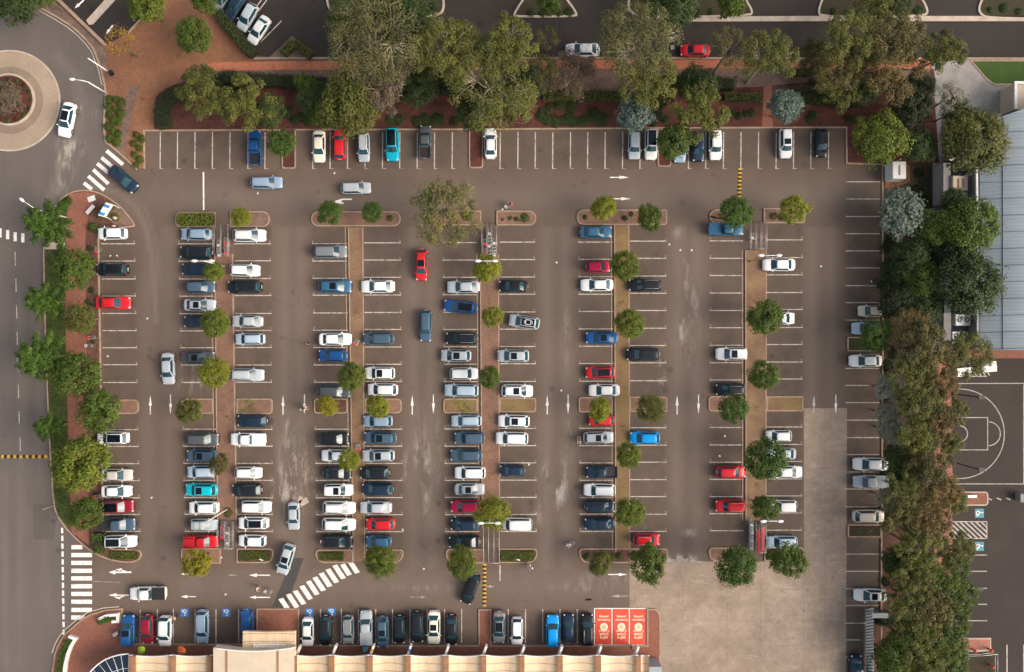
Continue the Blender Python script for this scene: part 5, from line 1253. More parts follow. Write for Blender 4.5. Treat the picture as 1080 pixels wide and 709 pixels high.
tree('rough', 579, 4, 26, 4, 'mid', 'small green tree in the short island above the white street sedan', GB)
tree('rough', 771, 3, 34, 5, 'mid', 'green tree at the right tip of the long top island', GB)
tree('big', 924, 6, 50, 6, 'olive', 'olive tree in the top island toward the right', GB)
tree('rough', 948, 3, 30, 5, 'dark', 'dark tree at the right tip of the right hand top island', GB)
for x, y in ((735, 14), (750, 12), (765, 15), (780, 12), (560, 13), (572, 14), (590, 13), (600, 12), (880, 12), (895, 14), (910, 13), (955, 13), (970, 11), (1045, 10), (1060, 8), (1075, 12), (450, 12), (458, 6), (675, 9), (688, 12)): shrub(x, y, rnd.uniform(9, 14), 'dark', 'low dark shrub in the planted islands across the top street', 'shrubs in the top street islands', .7)
for x, y in ((310, 126), (318, 124), (326, 127), (333, 124), (342, 127), (304, 118), (412, 126), (420, 126), (440, 128), (448, 126), (456, 128), (462, 125), (480, 128)): shrub(x, y, rnd.uniform(13, 18), 'dark', 'dark green shrub on red mulch in the left half of the top bed', 'dark shrubs in the left of the top bed', .45)
for x, y in ((572, 121), (578, 126), (586, 128), (594, 127), (601, 125), (602, 115), (605, 128), (614, 128), (618, 125), (592, 108), (579, 113), (590, 110), (604, 108), (630, 124), (636, 126), (627, 119)): shrub(x, y, rnd.uniform(13, 18), 'dark', 'dark green shrub on red mulch right of the radiating gum', 'dark shrubs in the middle of the top bed', .45)
for x, y in ((772, 120), (780, 122), (787, 120), (793, 119), (697, 122), (702, 126), (854, 125), (858, 121), (895, 124), (899, 126), (858, 86), (690, 130)): shrub(x, y, rnd.uniform(8, 12), 'dark', 'dark green shrub near the brick cross path of the top bed', 'dark shrubs in the right of the top bed', .7)
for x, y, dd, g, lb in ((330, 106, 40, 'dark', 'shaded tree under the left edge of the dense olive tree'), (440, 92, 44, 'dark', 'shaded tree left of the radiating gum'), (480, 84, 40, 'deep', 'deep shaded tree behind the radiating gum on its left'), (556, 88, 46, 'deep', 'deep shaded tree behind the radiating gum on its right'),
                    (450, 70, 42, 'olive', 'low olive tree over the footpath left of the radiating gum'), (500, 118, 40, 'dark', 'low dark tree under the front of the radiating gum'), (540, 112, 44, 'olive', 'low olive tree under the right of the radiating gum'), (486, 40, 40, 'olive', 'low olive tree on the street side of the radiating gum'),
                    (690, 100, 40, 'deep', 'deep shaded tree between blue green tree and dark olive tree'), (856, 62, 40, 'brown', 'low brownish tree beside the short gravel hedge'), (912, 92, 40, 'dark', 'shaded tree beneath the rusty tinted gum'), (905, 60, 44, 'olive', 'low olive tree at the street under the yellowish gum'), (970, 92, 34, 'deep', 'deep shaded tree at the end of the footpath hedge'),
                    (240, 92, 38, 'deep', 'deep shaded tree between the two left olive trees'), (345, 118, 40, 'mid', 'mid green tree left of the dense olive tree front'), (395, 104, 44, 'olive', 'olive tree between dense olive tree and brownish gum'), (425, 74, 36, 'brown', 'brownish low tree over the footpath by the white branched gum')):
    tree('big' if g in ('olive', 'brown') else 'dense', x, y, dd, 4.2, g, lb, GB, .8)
# --- right hand corner trees
GR = 'trees between car park and metal roof'
tree('dense', 930, 146, 58, 6, 'bright', 'leafy green tree at the inner corner of the top row', GR, .85)
tree('dense', 968, 153, 40, 5, 'dark', 'grey green dark tree right of the corner tree', GR)
tree('dense', 961, 114, 48, 5, 'deep', 'very dark tree beside the concrete path', GR)
tree('wispy', 999, 105, 36, 6, 'grey', 'thin greyish tree on the forecourt edge', GR)
tree('rough', 1008, 117, 30, 5, 'dark', 'dark bush like tree between path and forecourt', GR)
tree('dense', 1028, 149, 72, 7, 'olive', 'wide yellowish green tree at the metal roof corner', GR, .8)
tree('silver', 953, 227, 58, 4.5, 'silver', 'silvery white flowering tree below the small white shed', GR, .8)
tree('dense', 988, 241, 42, 5.5, 'mid', 'dark green tree between the silvery tree and metal roof', GR)
tree('dense', 1026, 238, 62, 7, 'mid', 'broad green tree at the edge of the metal roof', GR, .8)
tree('dense', 961, 276, 48, 4.5, 'dark', 'dark leafy tree just below the silvery tree', GR)
tree('dense', 972, 296, 44, 5, 'mid', 'deep green tree left of the broadest roofside tree', GR)
tree('dense', 1022, 300, 74, 7, 'dark', 'broadest dark green tree beside the metal roof', GR, .8)
tree('dense', 948, 318, 44, 4, 'deep', 'very dark tree above the champagne hatch', GR); tree('dense', 972, 326, 44, 4.5, 'dark', 'shadowy green tree above the orange tinted gum', GR)
tree('dense', 946, 290, 36, 3.5, 'deep', 'very dark low tree behind the empty upper right bays', GR); tree('dense', 1006, 212, 30, 5, 'dark', 'dark tree below the tan plant unit', GR); tree('dense', 1000, 268, 36, 5, 'deep', 'very dark tree between the two roofside trees', GR)
tree('dense', 925, 354, 38, 4.5, 'green', 'leafy green tree overhanging the pale blue hatch', GR)
# --- belt
GT = 'mixed gums of the dense tree belt'
BELT = [('gum', 958, 346, 44, 6, 'rust', 'orange tinted gum above the tree belt'), ('gum', 1018, 374, 50, 7, 'olive', 'yellowish gum by the air conditioners and slatted tables'), ('big', 972, 368, 58, 7, 'brown', 'brown olive gum right of the white sedan by the belt top'),
 ('big', 964, 394, 52, 7, 'olive', 'olive gum right of the upper grey bush'), ('big', 992, 402, 42, 7, 'rust', 'rusty gum left of the upper court floodlight'), ('silver', 937, 409, 32, 4.2, 'grey', 'topmost grey bush hanging over the empty belt bays'),
 ('big', 968, 424, 52, 7, 'olive', 'olive gum beside the upper half of the ball court'), ('silver', 937, 436, 27, 4.2, 'grey', 'middle grey bush hanging over the empty belt bays'), ('silver', 939, 454, 28, 4.2, 'grey', 'lowest grey bush hanging over the empty belt bays'),
 ('big', 1005, 436, 32, 7, 'olive', 'olive gum branch crown over the upper key of the court'), ('big', 990, 446, 44, 7, 'rust', 'rusty gum beside the key of the ball court'), ('rough', 1004, 468, 26, 6, 'olive', 'small olive tree at the lower corner of the court key'),
 ('big', 966, 458, 48, 7, 'olive', 'olive gum facing the court key across the pink path'), ('dense', 951, 490, 40, 5, 'dark', 'dark tree above the white sedan and silver pickup in the belt bays'), ('big', 978, 490, 52, 7, 'brown', 'brown gum left of the lower court floodlight'),
 ('big', 957, 516, 50, 6.5, 'olive', 'olive gum behind the silver pickup truck'), ('big', 990, 518, 48, 7, 'rust', 'rusty gum left of the red brick island'), ('silver', 936, 526, 24, 4.2, 'grey', 'grey bush above the champagne suv'),
 ('rough', 1008, 527, 30, 6, 'olive', 'olive tree hiding the end of the red brick island'), ('big', 953, 548, 50, 6.5, 'brown', 'brown gum right of the champagne suv'), ('big', 979, 548, 48, 7, 'rust', 'rusty gum left of the white diagonal hatching'),
 ('big', 967, 577, 50, 7, 'olive', 'olive gum level with the lower teal wheelchair square'), ('big', 1008, 580, 42, 6.5, 'olive', 'round olive gum below the white diagonal hatching'), ('dense', 952, 594, 42, 5, 'dark', 'dark tree over the bare mulch beside empty bays'),
 ('big', 998, 606, 46, 7, 'mid', 'green gum left of the lower dark light pole'), ('big', 966, 616, 50, 7, 'olive', 'olive gum right of the lowest white belt sedan'), ('big', 1008, 630, 44, 6.5, 'mid', 'green gum below the lower dark light pole'),
 ('big', 956, 640, 46, 6.5, 'olive', 'olive gum beside the slatted fence corner'), ('big', 982, 640, 48, 7, 'brown', 'brown gum between pink path and slatted fence'), ('big', 1002, 654, 40, 6.5, 'mid', 'green gum above the brick ramp with red bollards'),
 ('dense', 957, 676, 48, 6, 'mid', 'leafy green tree inside the slatted fence'), ('big', 974, 672, 52, 7, 'olive', 'olive gum at the lower end of the belt'), ('big', 996, 680, 48, 7, 'mid', 'green gum left of the brick ramp with red bollards'),
 ('dense', 947, 700, 52, 6, 'mid', 'leafy green tree at the bottom edge by the slatted fence'), ('big', 974, 702, 54, 7, 'olive', 'olive gum at the bottom edge in the belt middle'), ('big', 999, 704, 44, 7, 'mid', 'green gum at the bottom edge by the ramp railing')]
for k, x, y, d, z, g, lb in BELT: tree(k, x, y, d, z, g, lb, GT, .85)
for x, y in ((938, 386), (944, 374), (940, 398), (940, 425), (946, 470), (938, 478), (935, 500), (940, 512), (936, 545), (948, 620), (940, 655), (930, 655), (926, 690), (936, 680), (941, 600), (935, 614), (984, 396), (984, 470), (985, 560), (984, 590), (934, 300), (936, 280), (937, 260), (946, 250), (968, 200), (970, 182), (974, 212)):
    shrub(x, y, rnd.uniform(12, 18), 'deep', 'dark undergrowth bush under the dense tree belt', 'undergrowth bushes under the tree belt', .8)

# --- loose ground cover and fallen leaves (nobody could count them)
def scatter(name, label, pts, n, L, col, z, polys=None, up=.5):
    lv = Leaves(); rr = random.Random(len(pts)+n)
    def inside(p, poly):
        r = False
        for (ax, ay), (bx, by) in zip(poly, poly[1:]+poly[:1]):
            if (ay > p[1]) != (by > p[1]) and p[0] < (bx-ax)*(p[1]-ay)/(by-ay)+ax: r = not r
        return r
    k = 0
    if polys:
        for poly in polys:
            xs = [p[0] for p in poly]; ys = [p[1] for p in poly]; m = 0
            while m < n:
                p = (rr.uniform(min(xs), max(xs)), rr.uniform(min(ys), max(ys))); m += 1
                if inside(p, poly):
                    q = W(*p); h = max(0, noise.noise(Vector((q[0]*.5, q[1]*.5, 3))))
                    lv.leaf(Vector((q[0], q[1], z+h*.3*(up > .4)+rr.uniform(0, .05))), Vector((0, 0, 1))+rdir(rr)*up, L*rr.uniform(.6, 1.3), L*.55, .5+rr.uniform(-.3, .3)+.35*noise.noise(Vector((q[0]*.8, q[1]*.8, 0))), rr)
    for (x, y, rad, cnt) in pts:
        for i in range(cnt):
            a = rr.uniform(0, 6.283); s_ = rad*abs(rr.gauss(0, .6)); q = W(x+s_*math.cos(a), y+s_*math.sin(a))
            lv.leaf(Vector((q[0], q[1], z)), Vector((0, 0, 1))+rdir(rr)*.15, L*rr.uniform(.6, 1.3), L*.55, .5+rr.uniform(-.35, .4), rr)
    o = obj(name, lv.mesh(name), None, col); tag(o, label, None, None, 'stuff')
scatter('ground_cover', 'low green ground cover along the street verge', [], 5200, .14, (.045, .075, .014), .13, [[(49, 264), (68, 263), (69, 330), (70, 390), (72.5, 470), (74.5, 530), (75, 558), (63, 545), (59, 531), (55, 470), (52, 400), (50, 340)]], .6)
scatter('bed_litter', 'dead leaves over the dark bed of the tree belt', [], 5000, .10, (.14, .085, .045), .128, [[(931, 340), (1003, 376), (1003, 705), (931, 705)], [(931, 174), (983, 174), (983, 372), (931, 372)]], .3)
scatter('fallen_leaves', 'fallen leaves blown over bays, islands and leafy ground', [(140, 60, 30, 260), (190, 60, 34, 260), (150, 105, 20, 140), (222, 40, 20, 90), (230, 139, 30, 90), (290, 145, 22, 60), (380, 140, 40, 110), (517, 140, 40, 120), (670, 140, 30, 90), (720, 150, 30, 80), (915, 300, 14, 60), (918, 420, 12, 90), (916, 500, 14, 80), (918, 560, 16, 100), (916, 640, 14, 70),
    (375, 330, 8, 60), (376, 450, 8, 60), (380, 540, 8, 60), (236, 330, 10, 60), (240, 440, 12, 70), (516, 320, 10, 60), (517, 440, 14, 80), (518, 500, 10, 50), (656, 320, 8, 60), (656, 450, 10, 70), (656, 540, 8, 50), (797, 320, 10, 60), (797, 430, 12, 80), (797, 510, 10, 60),
    (470, 235, 40, 110), (207, 600, 20, 50), (402, 600, 24, 50), (487, 600, 22, 50), (684, 600, 26, 60), (777, 605, 30, 80), (832, 600, 26, 60), (130, 430, 12, 30), (120, 490, 14, 40), (560, 70, 60, 200), (700, 68, 60, 200), (850, 68, 60, 200), (420, 70, 50, 160), (1000, 400, 12, 70), (1008, 470, 14, 70), (1010, 530, 12, 60), (1012, 600, 14, 60), (1008, 640, 14, 60)], 0, .085, (.17, .10, .045), .165)
# ------------------------------------------------------------------ buildings
def wpoly(pts, z): return [W(x, y, z) for x, y in pts]
def shops():
    root = empty('shop_building', (*W(400, 760)[:2], 0), 0, 'long beige roofed shop building with rows of shallow vaulted canopies', 'shop building')
    ox, oy = root.location.x, root.location.y
    def loc(p): return (p[0]-ox, p[1]-oy, p[2])
    Z = 3.6
    beams = [139, 181.6, 221.5, 309.5, 349, 389.5, 429.6, 469.8, 509.4, 549.8, 590.2, 630.6, 672.6]
    bounds = [(136, 181.6), (181.6, 226), (309, 349)] + [(beams[i], beams[i+1]) for i in range(4, 12)] + [(672.6, 684.5)]
    for a, b in bounds:
        m = MB(); nx, ny = 10, 4; vs = []
        for j in range(ny+1):
            y0 = 691.3+(760-691.3)*j/ny
            for i in range(nx+1):
                u = i/nx; s = math.sin(math.pi*u); yy = y0+(1.6*s if b-a > 20 else .5) * (1 if j == 0 else .0)
                vs.append(loc(W(lerp(a, b, u), yy, Z+.35-.55*s)))
        fs = [(j*(nx+1)+i, (j+1)*(nx+1)+i, (j+1)*(nx+1)+i+1, j*(nx+1)+i+1) for j in range(ny) for i in range(nx)]
        m.add(vs, fs, 'shop_roof', True); rp = m.build('roof', root)
        e = MB(); fr = vs[:nx+1]
        e.tube([(p[0], p[1]+.02, p[2]-.02) for p in fr], .09, 'white_flashing', 5); e.build('gutter', rp)
        f = MB(); n = nx+1
        f.add([(p[0], p[1]-.04, p[2]-.03) for p in fr]+[(p[0], p[1]-.04, p[2]-.5) for p in fr], [(i, n+i, n+i+1, i+1) for i in range(nx)], 'render_cream'); f.build('fascia', root)
    for x in beams:
        m = MB()
        for dx, w in ((-2.2, .17), (0, .25), (2.2, .17)):
            x0, y0, _ = loc(W(x+dx, 691.2, Z+.45)); x1, y1, _ = loc(W(x+dx, 760, Z+.45)); m.box(x0-w, y1, Z-.1, x0+w, y0-.15, Z+.42+(.05 if dx == 0 else 0), 'beam_brown')
        m.build('roof_beam', root)
        if not 225 < x < 300:
            m = MB(); x0, y0, _ = loc(W(x, 694, 1.6)); m.box(x0-.2, y0-3.9, 0.1, x0+.2, y0-3.5, Z-.1, 'render_cream'); m.build('column', root)
    m = MB(); x0, y0, _ = loc(W(100, 720)); x1, _, _ = loc(W(690, 700)); m.box(x0, y0-8, .1, x1, y0-2.5, Z-.2, 'wall_brown'); m.build('wall', root)
    gl = MB()
    for i in range(13): xa = lerp(x0+2, x1-2, i/13); gl.box(xa+.3, y0-2.5, .5, xa+(x1-x0-4)/13-.3, y0-2.46, 2.7, 'awning_glass')
    gl.build('shop_window', root)
    # raised entrance: cream curved roof, lower canopy in front, slatted skylight between them
    Zc = 5.0; m = MB(); vs = []; n = 16
    for j, yb in enumerate((0, 1)):
        for i in range(n+1):
            u = i/n; yt = 683.4+3.6*math.sin(math.pi*min(1, u*1.0))-.2*u
            x = lerp(225, 310.5, u); vs.append(loc(W(x, yt if j == 0 else 765, Zc+.12*math.sin(math.pi*u))))
    k = n+1
    m.add(vs, [(i, k+i, k+i+1, i+1) for i in range(n)], 'render_cream', True); rf = m.build('roof', root)
    e = MB(); e.add([(p[0], p[1]-.03, p[2]-.02) for p in vs[:k]]+[(p[0], p[1]-.03, p[2]-1.3) for p in vs[:k]], [(i, k+i, k+i+1, i+1) for i in range(n)], 'render_cream'); e.build('fascia', root)
    e = MB(); e.tube([(p[0], p[1], p[2]+.02) for p in vs[:k]], .10, 'white_flashing', 5); e.build('gutter', rf)
    for x in (239, 293):
        s = MB(); a = loc(W(x, 687 if x == 239 else 686, Zc+.16)); b = loc(W(x, 765, Zc+.16)); s.box(a[0]-.1, b[1], Zc+.02, a[0]+.1, a[1], Zc+.17, 'beam_brown'); s.build('roof_seam', root)
    m = MB(); c = wpoly([(256, 666), (283, 666.8), (311.5, 666), (311.5, 720), (256, 720)], 4.0); m.poly([loc(p)[:2] for p in c], 'shop_roof', 3.6, 4.0); m.build('canopy', root)
    sk = MB()
    a = loc(W(268, 680, 4.1)); b = loc(W(300, 688, 4.1))
    for i in range(4): yy = lerp(a[1], b[1], i/3.4); sk.box(a[0], yy-.08, 4.02, b[0], yy+.08, 4.16, 'white_flashing')
    for xx in (a[0], a[0]+.45, b[0]-.9, b[0]-.45, b[0]): sk.box(xx-.07, b[1], 4.0, xx+.07, a[1]+.1, 4.2, 'white_flashing')
    sk.build('skylight_frame', root)
    # dark fan shaped glass awning at the street corner
    aw = MB(); c0 = loc(W(137, 737, 3.4)); pts = [loc(W(x, y, 3.4)) for x, y in ((88, 722), (92, 713), (97.5, 706), (104, 700), (111, 695.5), (119, 692.3), (127.5, 690.3), (135.8, 689.6))]
    inner = [tuple(lerp(c0[k], p[k], .38) for k in range(2))+(3.7,) for p in pts]; n = len(pts)
    aw.add(pts+inner, [(i, i+1, n+i+1, n+i) for i in range(n-1)], 'awning_glass'); ga = aw.build('glass_awning', root)
    fr = MB(); fr.tube([(p[0], p[1], 3.43) for p in pts], .10, 'white_flashing', 5)
    for p, q in zip(pts, inner): fr.tube([(p[0], p[1], 3.44), (q[0], q[1], 3.74)], .045, 'white_flashing', 4)
    mid = [tuple(lerp(p[k], q[k], .5) for k in range(3)) for p, q in zip(pts, inner)]; fr.tube([(p[0], p[1], p[2]+.05) for p in mid], .04, 'white_flashing', 4); fr.build('glazing_bars', ga)
    bx = MB(); a = loc(W(684.8, 703.5, 3)); b = loc(W(698, 760, 3)); bx.box(a[0], b[1], .1, b[0], a[1], 3, 'roof_blue'); bx.build('side_block', root)
shops()
# projecting blade signs on the shop columns
def shop_sign(x, y, mat, label, txt=None, w=.55, h=1.5, two=None):
    X, Y, _ = W(x, y, 2.9); root = empty('hanging_sign', (X, Y, 2.2), math.radians(-20), label, 'shop sign')
    m = MB(); m.box(-.16, -h/2, .0, .16, h/2, .85, mat); m.build('sign_panel', root)
    if two:
        m = MB(); m.box(-.165, -h*.12, .3, .165, h*.2, .853, two); m.build('sign_band', root)
    m = MB(); m.box(-.05, -h/2-.9, .6, .05, -h/2, .7, 'white_metal'); m.build('bracket', root)
shop_sign(314.5, 687, 'white_metal', 'plain white blade sign right of the raised shop entrance'); shop_sign(352.5, 686.5, 'white_metal', 'plain white blade sign below the grey wagon at the shops', h=1.7)
shop_sign(392.5, 686, 'white_metal', 'white and yellow blade sign below the silver pickup truck', two='hump_yellow', h=1.5); shop_sign(431.8, 686, 'white_metal', 'blue and white blade sign below the row of black cars', two='sign_blue')
shop_sign(471.3, 686.5, 'white_metal', 'plain white blade sign below the cream sedan at the shops'); shop_sign(511.3, 686.5, 'white_metal', 'plain white blade sign at the foot of the narrow brick strip')
for x, lb in ((551, 'plain white blade sign below the empty bay beside the last white hatch'), (591, 'plain white blade sign below the bright blue suv'), (632, 'plain white blade sign below the black suv with roof rails'), (671.5, 'plain white blade sign below the red pickup bays')): shop_sign(x, 687.5, 'white_metal', lb, h=1.6)
def banner(x, y, col, label, rot):
    X, Y, _ = W(x, y, 1.6); root = empty('banner_flag', (X, Y, .13), math.radians(rot), label, 'banner')
    m = MB(); m.tube([(0, 0, 0), (0, 0, 1.3), (.2, 0, 2.2), (.75, 0, 2.6), (1.25, 0, 2.45)], [.03, .028, .022, .015, .01], 'white_metal', 6); m.build('pole', root)
    c = MB(); n = 6; vs = []
    for i in range(n+1):
        u = i/n; vs += [(.06+1.5*u, -.50*math.sin(math.pi*(.25+.6*u)), 1.9+.7*math.sin(1.2*u)-.05), (.06+1.5*u, .62*math.sin(math.pi*(.2+.7*u)), 1.7+.75*math.sin(1.15*u))]
    c.add(vs, [(2*i, 2*i+2, 2*i+3, 2*i+1) for i in range(n)], 'cloth', True); o = c.build('flag', root, col)
banner(147.5, 687.5, (.36, .55, .02), 'bright lime green banner flag on the brick pavement below the dark red hatch', 40); banner(188, 684.5, (.75, .16, .04), 'bright orange banner flag on the brick pavement by the first wheelchair bay', 5)
tag(MB().box(*[v+d for v, d in zip(W(386.3, 682), (-.3, -.35, 0))], *[v+d for v, d in zip(W(386.3, 682), (.3, .35, 1.0))], 'sign_teal').build('a_board'), 'small green sandwich board below the silver pickup truck', 'sandwich board')

def metal_roof():
    root = empty('metal_roof_building', (*W(1075, 245)[:2], 0), 0, 'large building with pale blue metal sheet roof', 'building'); ox, oy = root.location.x, root.location.y
    loc = lambda p: (p[0]-ox, p[1]-oy, p[2])
    Z = 4.6; out = [(1033.2, 369.3), (1033, 250), (1031, 136), (1059, 122), (1085, 113), (1250, 60), (1250, 369.5)]
    cols = [1033.2, 1037, 1042, 1048, 1054, 1060, 1067, 1075, 1085, 1098, 1120, 1150, 1200, 1250]
    def zc(x): t = min(1, (x-1033.2)/90); return Z+2.6*math.sin(t*math.pi/2)
    def top(x): return interp([(1031, 136), (1059, 122), (1085, 113), (1250, 60)], x)
    m = MB(); vs = []; nr = 14
    for x in cols:
        for k in range(nr+1): vs.append(loc(W(x, lerp(top(x), 369.4, k/nr), zc(x))))
    m.add(vs, [(i*(nr+1)+k, i*(nr+1)+k+1, (i+1)*(nr+1)+k+1, (i+1)*(nr+1)+k) for i in range(len(cols)-1) for k in range(nr)], 'roof_blue', True)
    n0 = nr+1; m.add(vs[nr::n0]+[(p[0], p[1], p[2]-.4) for p in vs[nr::n0]], [(i, len(cols)+i, len(cols)+i+1, i+1) for i in range(len(cols)-1)], 'white_flashing'); m.build('roof', root)
    s = MB()
    for k in range(14):
        y = 140+k*17.6; L_ = []
        for x in cols:
            p = loc(W(x, y-(x-1033)*.035, zc(x)+.03)); L_.append(p) if y-(x-1033)*.035 > top(x)+1 else None
        s.tube(L_, .035, 'roof_seam', 4)
    s.tube([loc(W(1057.6, y, zc(1057.6)+.04)) for y in (124, 200, 290, 369)], .05, 'roof_seam', 4)
    s.build('roof_seams', root)
    g = MB(); g.ribbon([loc(W(x, y, Z))[:2] for x, y in ((1032.6, 369.6), (1032.4, 250), (1030.4, 136))], .28, Z-.4, Z-.12, 'white_flashing'); g.build('gutter', root)
    w = MB(); w.poly([loc(p)[:2] for p in wpoly([(1034.5, 368), (1034.5, 250), (1032, 138), (1059, 124), (1240, 70), (1240, 368)], Z)], 'grey_concrete', .1, Z-.3); w.build('wall', root)
    for x0, y0, x1, y1, c in ((1030.5, 208, 1033, 219, 'white_metal'), (1030.8, 262, 1032.6, 290, 'grey_concrete')):
        d = MB(); a = loc(W(x0, y0, 2.4)); b = loc(W(x1, y1, 2.4)); d.box(a[0], b[1], .2, b[0], a[1], 2.6, c); d.build('downpipe', root)
metal_roof()
def annex():
    root = empty('service_annex', (*W(1010, 250)[:2], 0), 0, 'low flat grey service annex beside the metal roof', 'annex'); ox, oy = root.location.x, root.location.y
    def bx(name, x0, y0, x1, y1, z0, z1, m):
        a = W(x0, y0, z1); b = W(x1, y1, z1); q = MB(); q.box(a[0]-ox, b[1]-oy, z0, b[0]-ox, a[1]-oy, z1, m); return q.build(name, root)
    bx('parapet', 995, 172, 1002.5, 214, .1, 2.8, 'grey_concrete'); bx('parapet', 995.3, 330, 1003.2, 359.5, .1, 2.8, 'grey_concrete'); bx('parapet', 996, 235, 1002.5, 330, .1, 2.7, 'blue_grey_concrete')
    bx('roof', 1003, 172, 1031, 359, .1, 1.9, 'blue_grey_concrete'); bx('parapet', 1022, 182, 1028, 222, .1, 2.5, 'grey_concrete'); bx('parapet', 1003.3, 360.5, 1012, 362, 0.1, 2.3, 'white_metal')
annex()
def plant_box(x0, y0, x1, y1, z0, z1, mat, label, fans=0, slots=0, cat='plant unit'):
    c = W((x0+x1)/2, (y0+y1)/2, z1); root = empty('air_conditioner' if fans else 'plant_unit', (c[0], c[1], z0), 0, label, cat)
    hx = (x1-x0)/2/PPM*(HC-z1)/HC; hy = (y1-y0)/2/PPM*(HC-z1)/HC; h = z1-z0
    m = MB(); m.box(-hx, -hy, 0, hx, hy, h, mat); m.box(-hx+.06, -hy+.06, h, hx-.06, hy-.06, h+.03, mat); m.build('casing', root)
    for i in range(fans):
        x = lerp(-hx, hx, (i+.5)/fans); r = min(hx/fans, hy)*.72
        f = MB(); f.tube([(x, 0, h+.03), (x, 0, h+.07)], r, 'black_metal', 16); fo = f.build('fan', root)
        gq = MB()
        for k in range(4): a = k*math.pi/4; gq.box(-r, -.02, h+.08, r, .02, h+.10, 'white_metal', a, (x, 0, 0))
        gq.build('fan_guard', fo)
    for i in range(slots):
        x = lerp(-hx, hx, (i+1)/(slots+1)); f = MB(); f.box(x-hx*.14, -hy*.6, h+.03, x+hx*.14, hy*.6, h+.05, 'wall_brown'); f.build('vent', root)
plant_box(1005, 185.5, 1021, 201, 1.9, 3.2, 'render_cream', 'tan rooftop plant unit with two dark vents', 0, 2)
plant_box(1005.5, 202, 1020.6, 213, 1.9, 2.8, 'grey_concrete', 'grey rooftop box below the tan plant unit')
plant_box(1008, 331.5, 1023.5, 343.5, 1.9, 3.1, 'white_metal', 'white air conditioner with two black fans beside the metal roof', 2, 0, 'air conditioner')
plant_box(1004.5, 350, 1012.5, 358, 1.9, 2.9, 'white_metal', 'small white air conditioner below the two fan unit', 1, 0, 'air conditioner')
plant_box(941.5, 170.5, 955.5, 188.5, .12, 2.3, 'white_metal', 'small white shed with two roof panels at the path', 0, 1, 'shed')
def corner_block():
    root = empty('forecourt_building', (*W(1090, 102)[:2], 0), 0, 'pale walled building corner at the forecourt edge', 'building'); ox, oy = root.location.x, root.location.y
    z = 3.4; a = W(1071.5, 87, z); b = W(1140, 115, z)
    m = MB(); m.box(a[0]-ox, b[1]-oy, .1, b[0]-ox, a[1]-oy, z-.2, 'render_cream'); m.build('wall', root)
    m = MB(); m.ribbon([(a[0]-ox, b[1]-oy), (a[0]-ox, a[1]-oy), (b[0]-ox, a[1]-oy)], .35, z-.2, z, 'white_flashing'); m.build('parapet', root)
corner_block()

# ------------------------------------------------------------------ lamps
def twin_lamp(px, py, label, z=8.0, wpx=25):
    x, y, _ = W(px, py, z); root = empty('street_lamp', (x, y, .12), 0, label, 'street lamp', 'twin headed lamps on the parking islands')
    m = MB(); m.tube([(0, 0, 0), (0, 0, .25), (0, 0, z-.15)], [.16, .1, .07], 'galvanised', 8); m.build('pole', root)
    hw = wpx/2/PPM*(HC-z)/HC
    m = MB(); m.tube([(-hw+.5, 0, z-.1), (0, 0, z-.18), (hw-.5, 0, z-.1)], .055, 'white_metal', 6); m.build('arm', root)
    for s in (-1, 1):
        m = MB(); m.ball((s*(hw-.4), 0, z-.06), .42, 'white_metal', 10, 6, (1.1, .5, .28)); m.build('lamp_head', root)
twin_lamp(214, 275.3, 'twin headed lamp at the first island between black and navy suvs', 8, 24); twin_lamp(513, 275.3, 'twin headed lamp over the bright tree of the third island', 8, 24); twin_lamp(812, 269.5, 'twin headed lamp above the white sedan on the fifth island', 8, 25)
twin_lamp(516, 551.8, 'twin headed lamp beside the white van on the third island', 8, 24); twin_lamp(814, 549.8, 'twin headed lamp above the red trolley row', 8, 24)
def street_lamp(base, head, label, z=8.0, col='white_metal', straight=False, hd=True):
    bx, by, _ = W(*base); hx, hy, _ = W(*head, z); root = empty('street_lamp', (bx, by, .1), 0, label, 'street lamp'); dx, dy = hx-bx, hy-by
    m = MB()
    if straight: m.tube([(0, 0, 0), (dx*.5, dy*.5, z*.5), (dx, dy, z)] if False else [(0, 0, 0), (0, 0, z-.4)], [.12, .07], col, 8)
    else: m.tube([(0, 0, 0), (0, 0, z-.9)], [.13, .08], col, 8)
    m.build('pole', root)
    m = MB(); m.tube([(0, 0, z-.9 if not straight else z-.4), (dx*.25, dy*.25, z-.35), (dx*.9, dy*.9, z)], [.07, .06, .05], col, 6); m.build('arm', root)
    if hd:
        m = MB(); a = math.atan2(dy, dx); c, s = math.cos(a), math.sin(a)
        m.ball((0, 0, 0), .45, col, 10, 6, (1, .5, .3)); m.v = [(dx+x*c-y*s, dy+x*s+y*c, z+zz) for x, y, zz in m.v]; m.build('lamp_head', root)
def straight_pole(base, z, label, m_='white_metal', r_=.085):
    x, y, _ = W(*base); root = empty('light_pole', (x, y, .1), 0, label, 'pole')
    m = MB(); m.tube([(0, 0, 0), (0, 0, .2), (0, 0, z)], [r_*1.4, r_, r_*.8], m_, 8); m.build('pole', root)
    m = MB(); m.tube([(0, 0, z), (0, 0, z+.15)], [r_*1.3, r_*1.1], m_, 8); m.build('cap', root)
street_lamp((113.5, 99), (76.5, 84), 'curved arm street lamp reaching over the road beside the roundabout', 5.6)
straight_pole((118.8, 78.6), 5.8, 'straight white pole beside the dark traffic box near the leafy ground')
street_lamp((72, 230), (23.5, 211), 'curved arm street lamp over the left street near the upright bar crossing', 7.6)
straight_pole((59, 532.5), 2.7, 'thin grey sign post leaning over the street above the long zebra crossing', 'galvanised', .05)
straight_pole((240, 537), 6.3, 'tall straight pole beside the lower trolley bay of the first island', 'white_metal', .07)
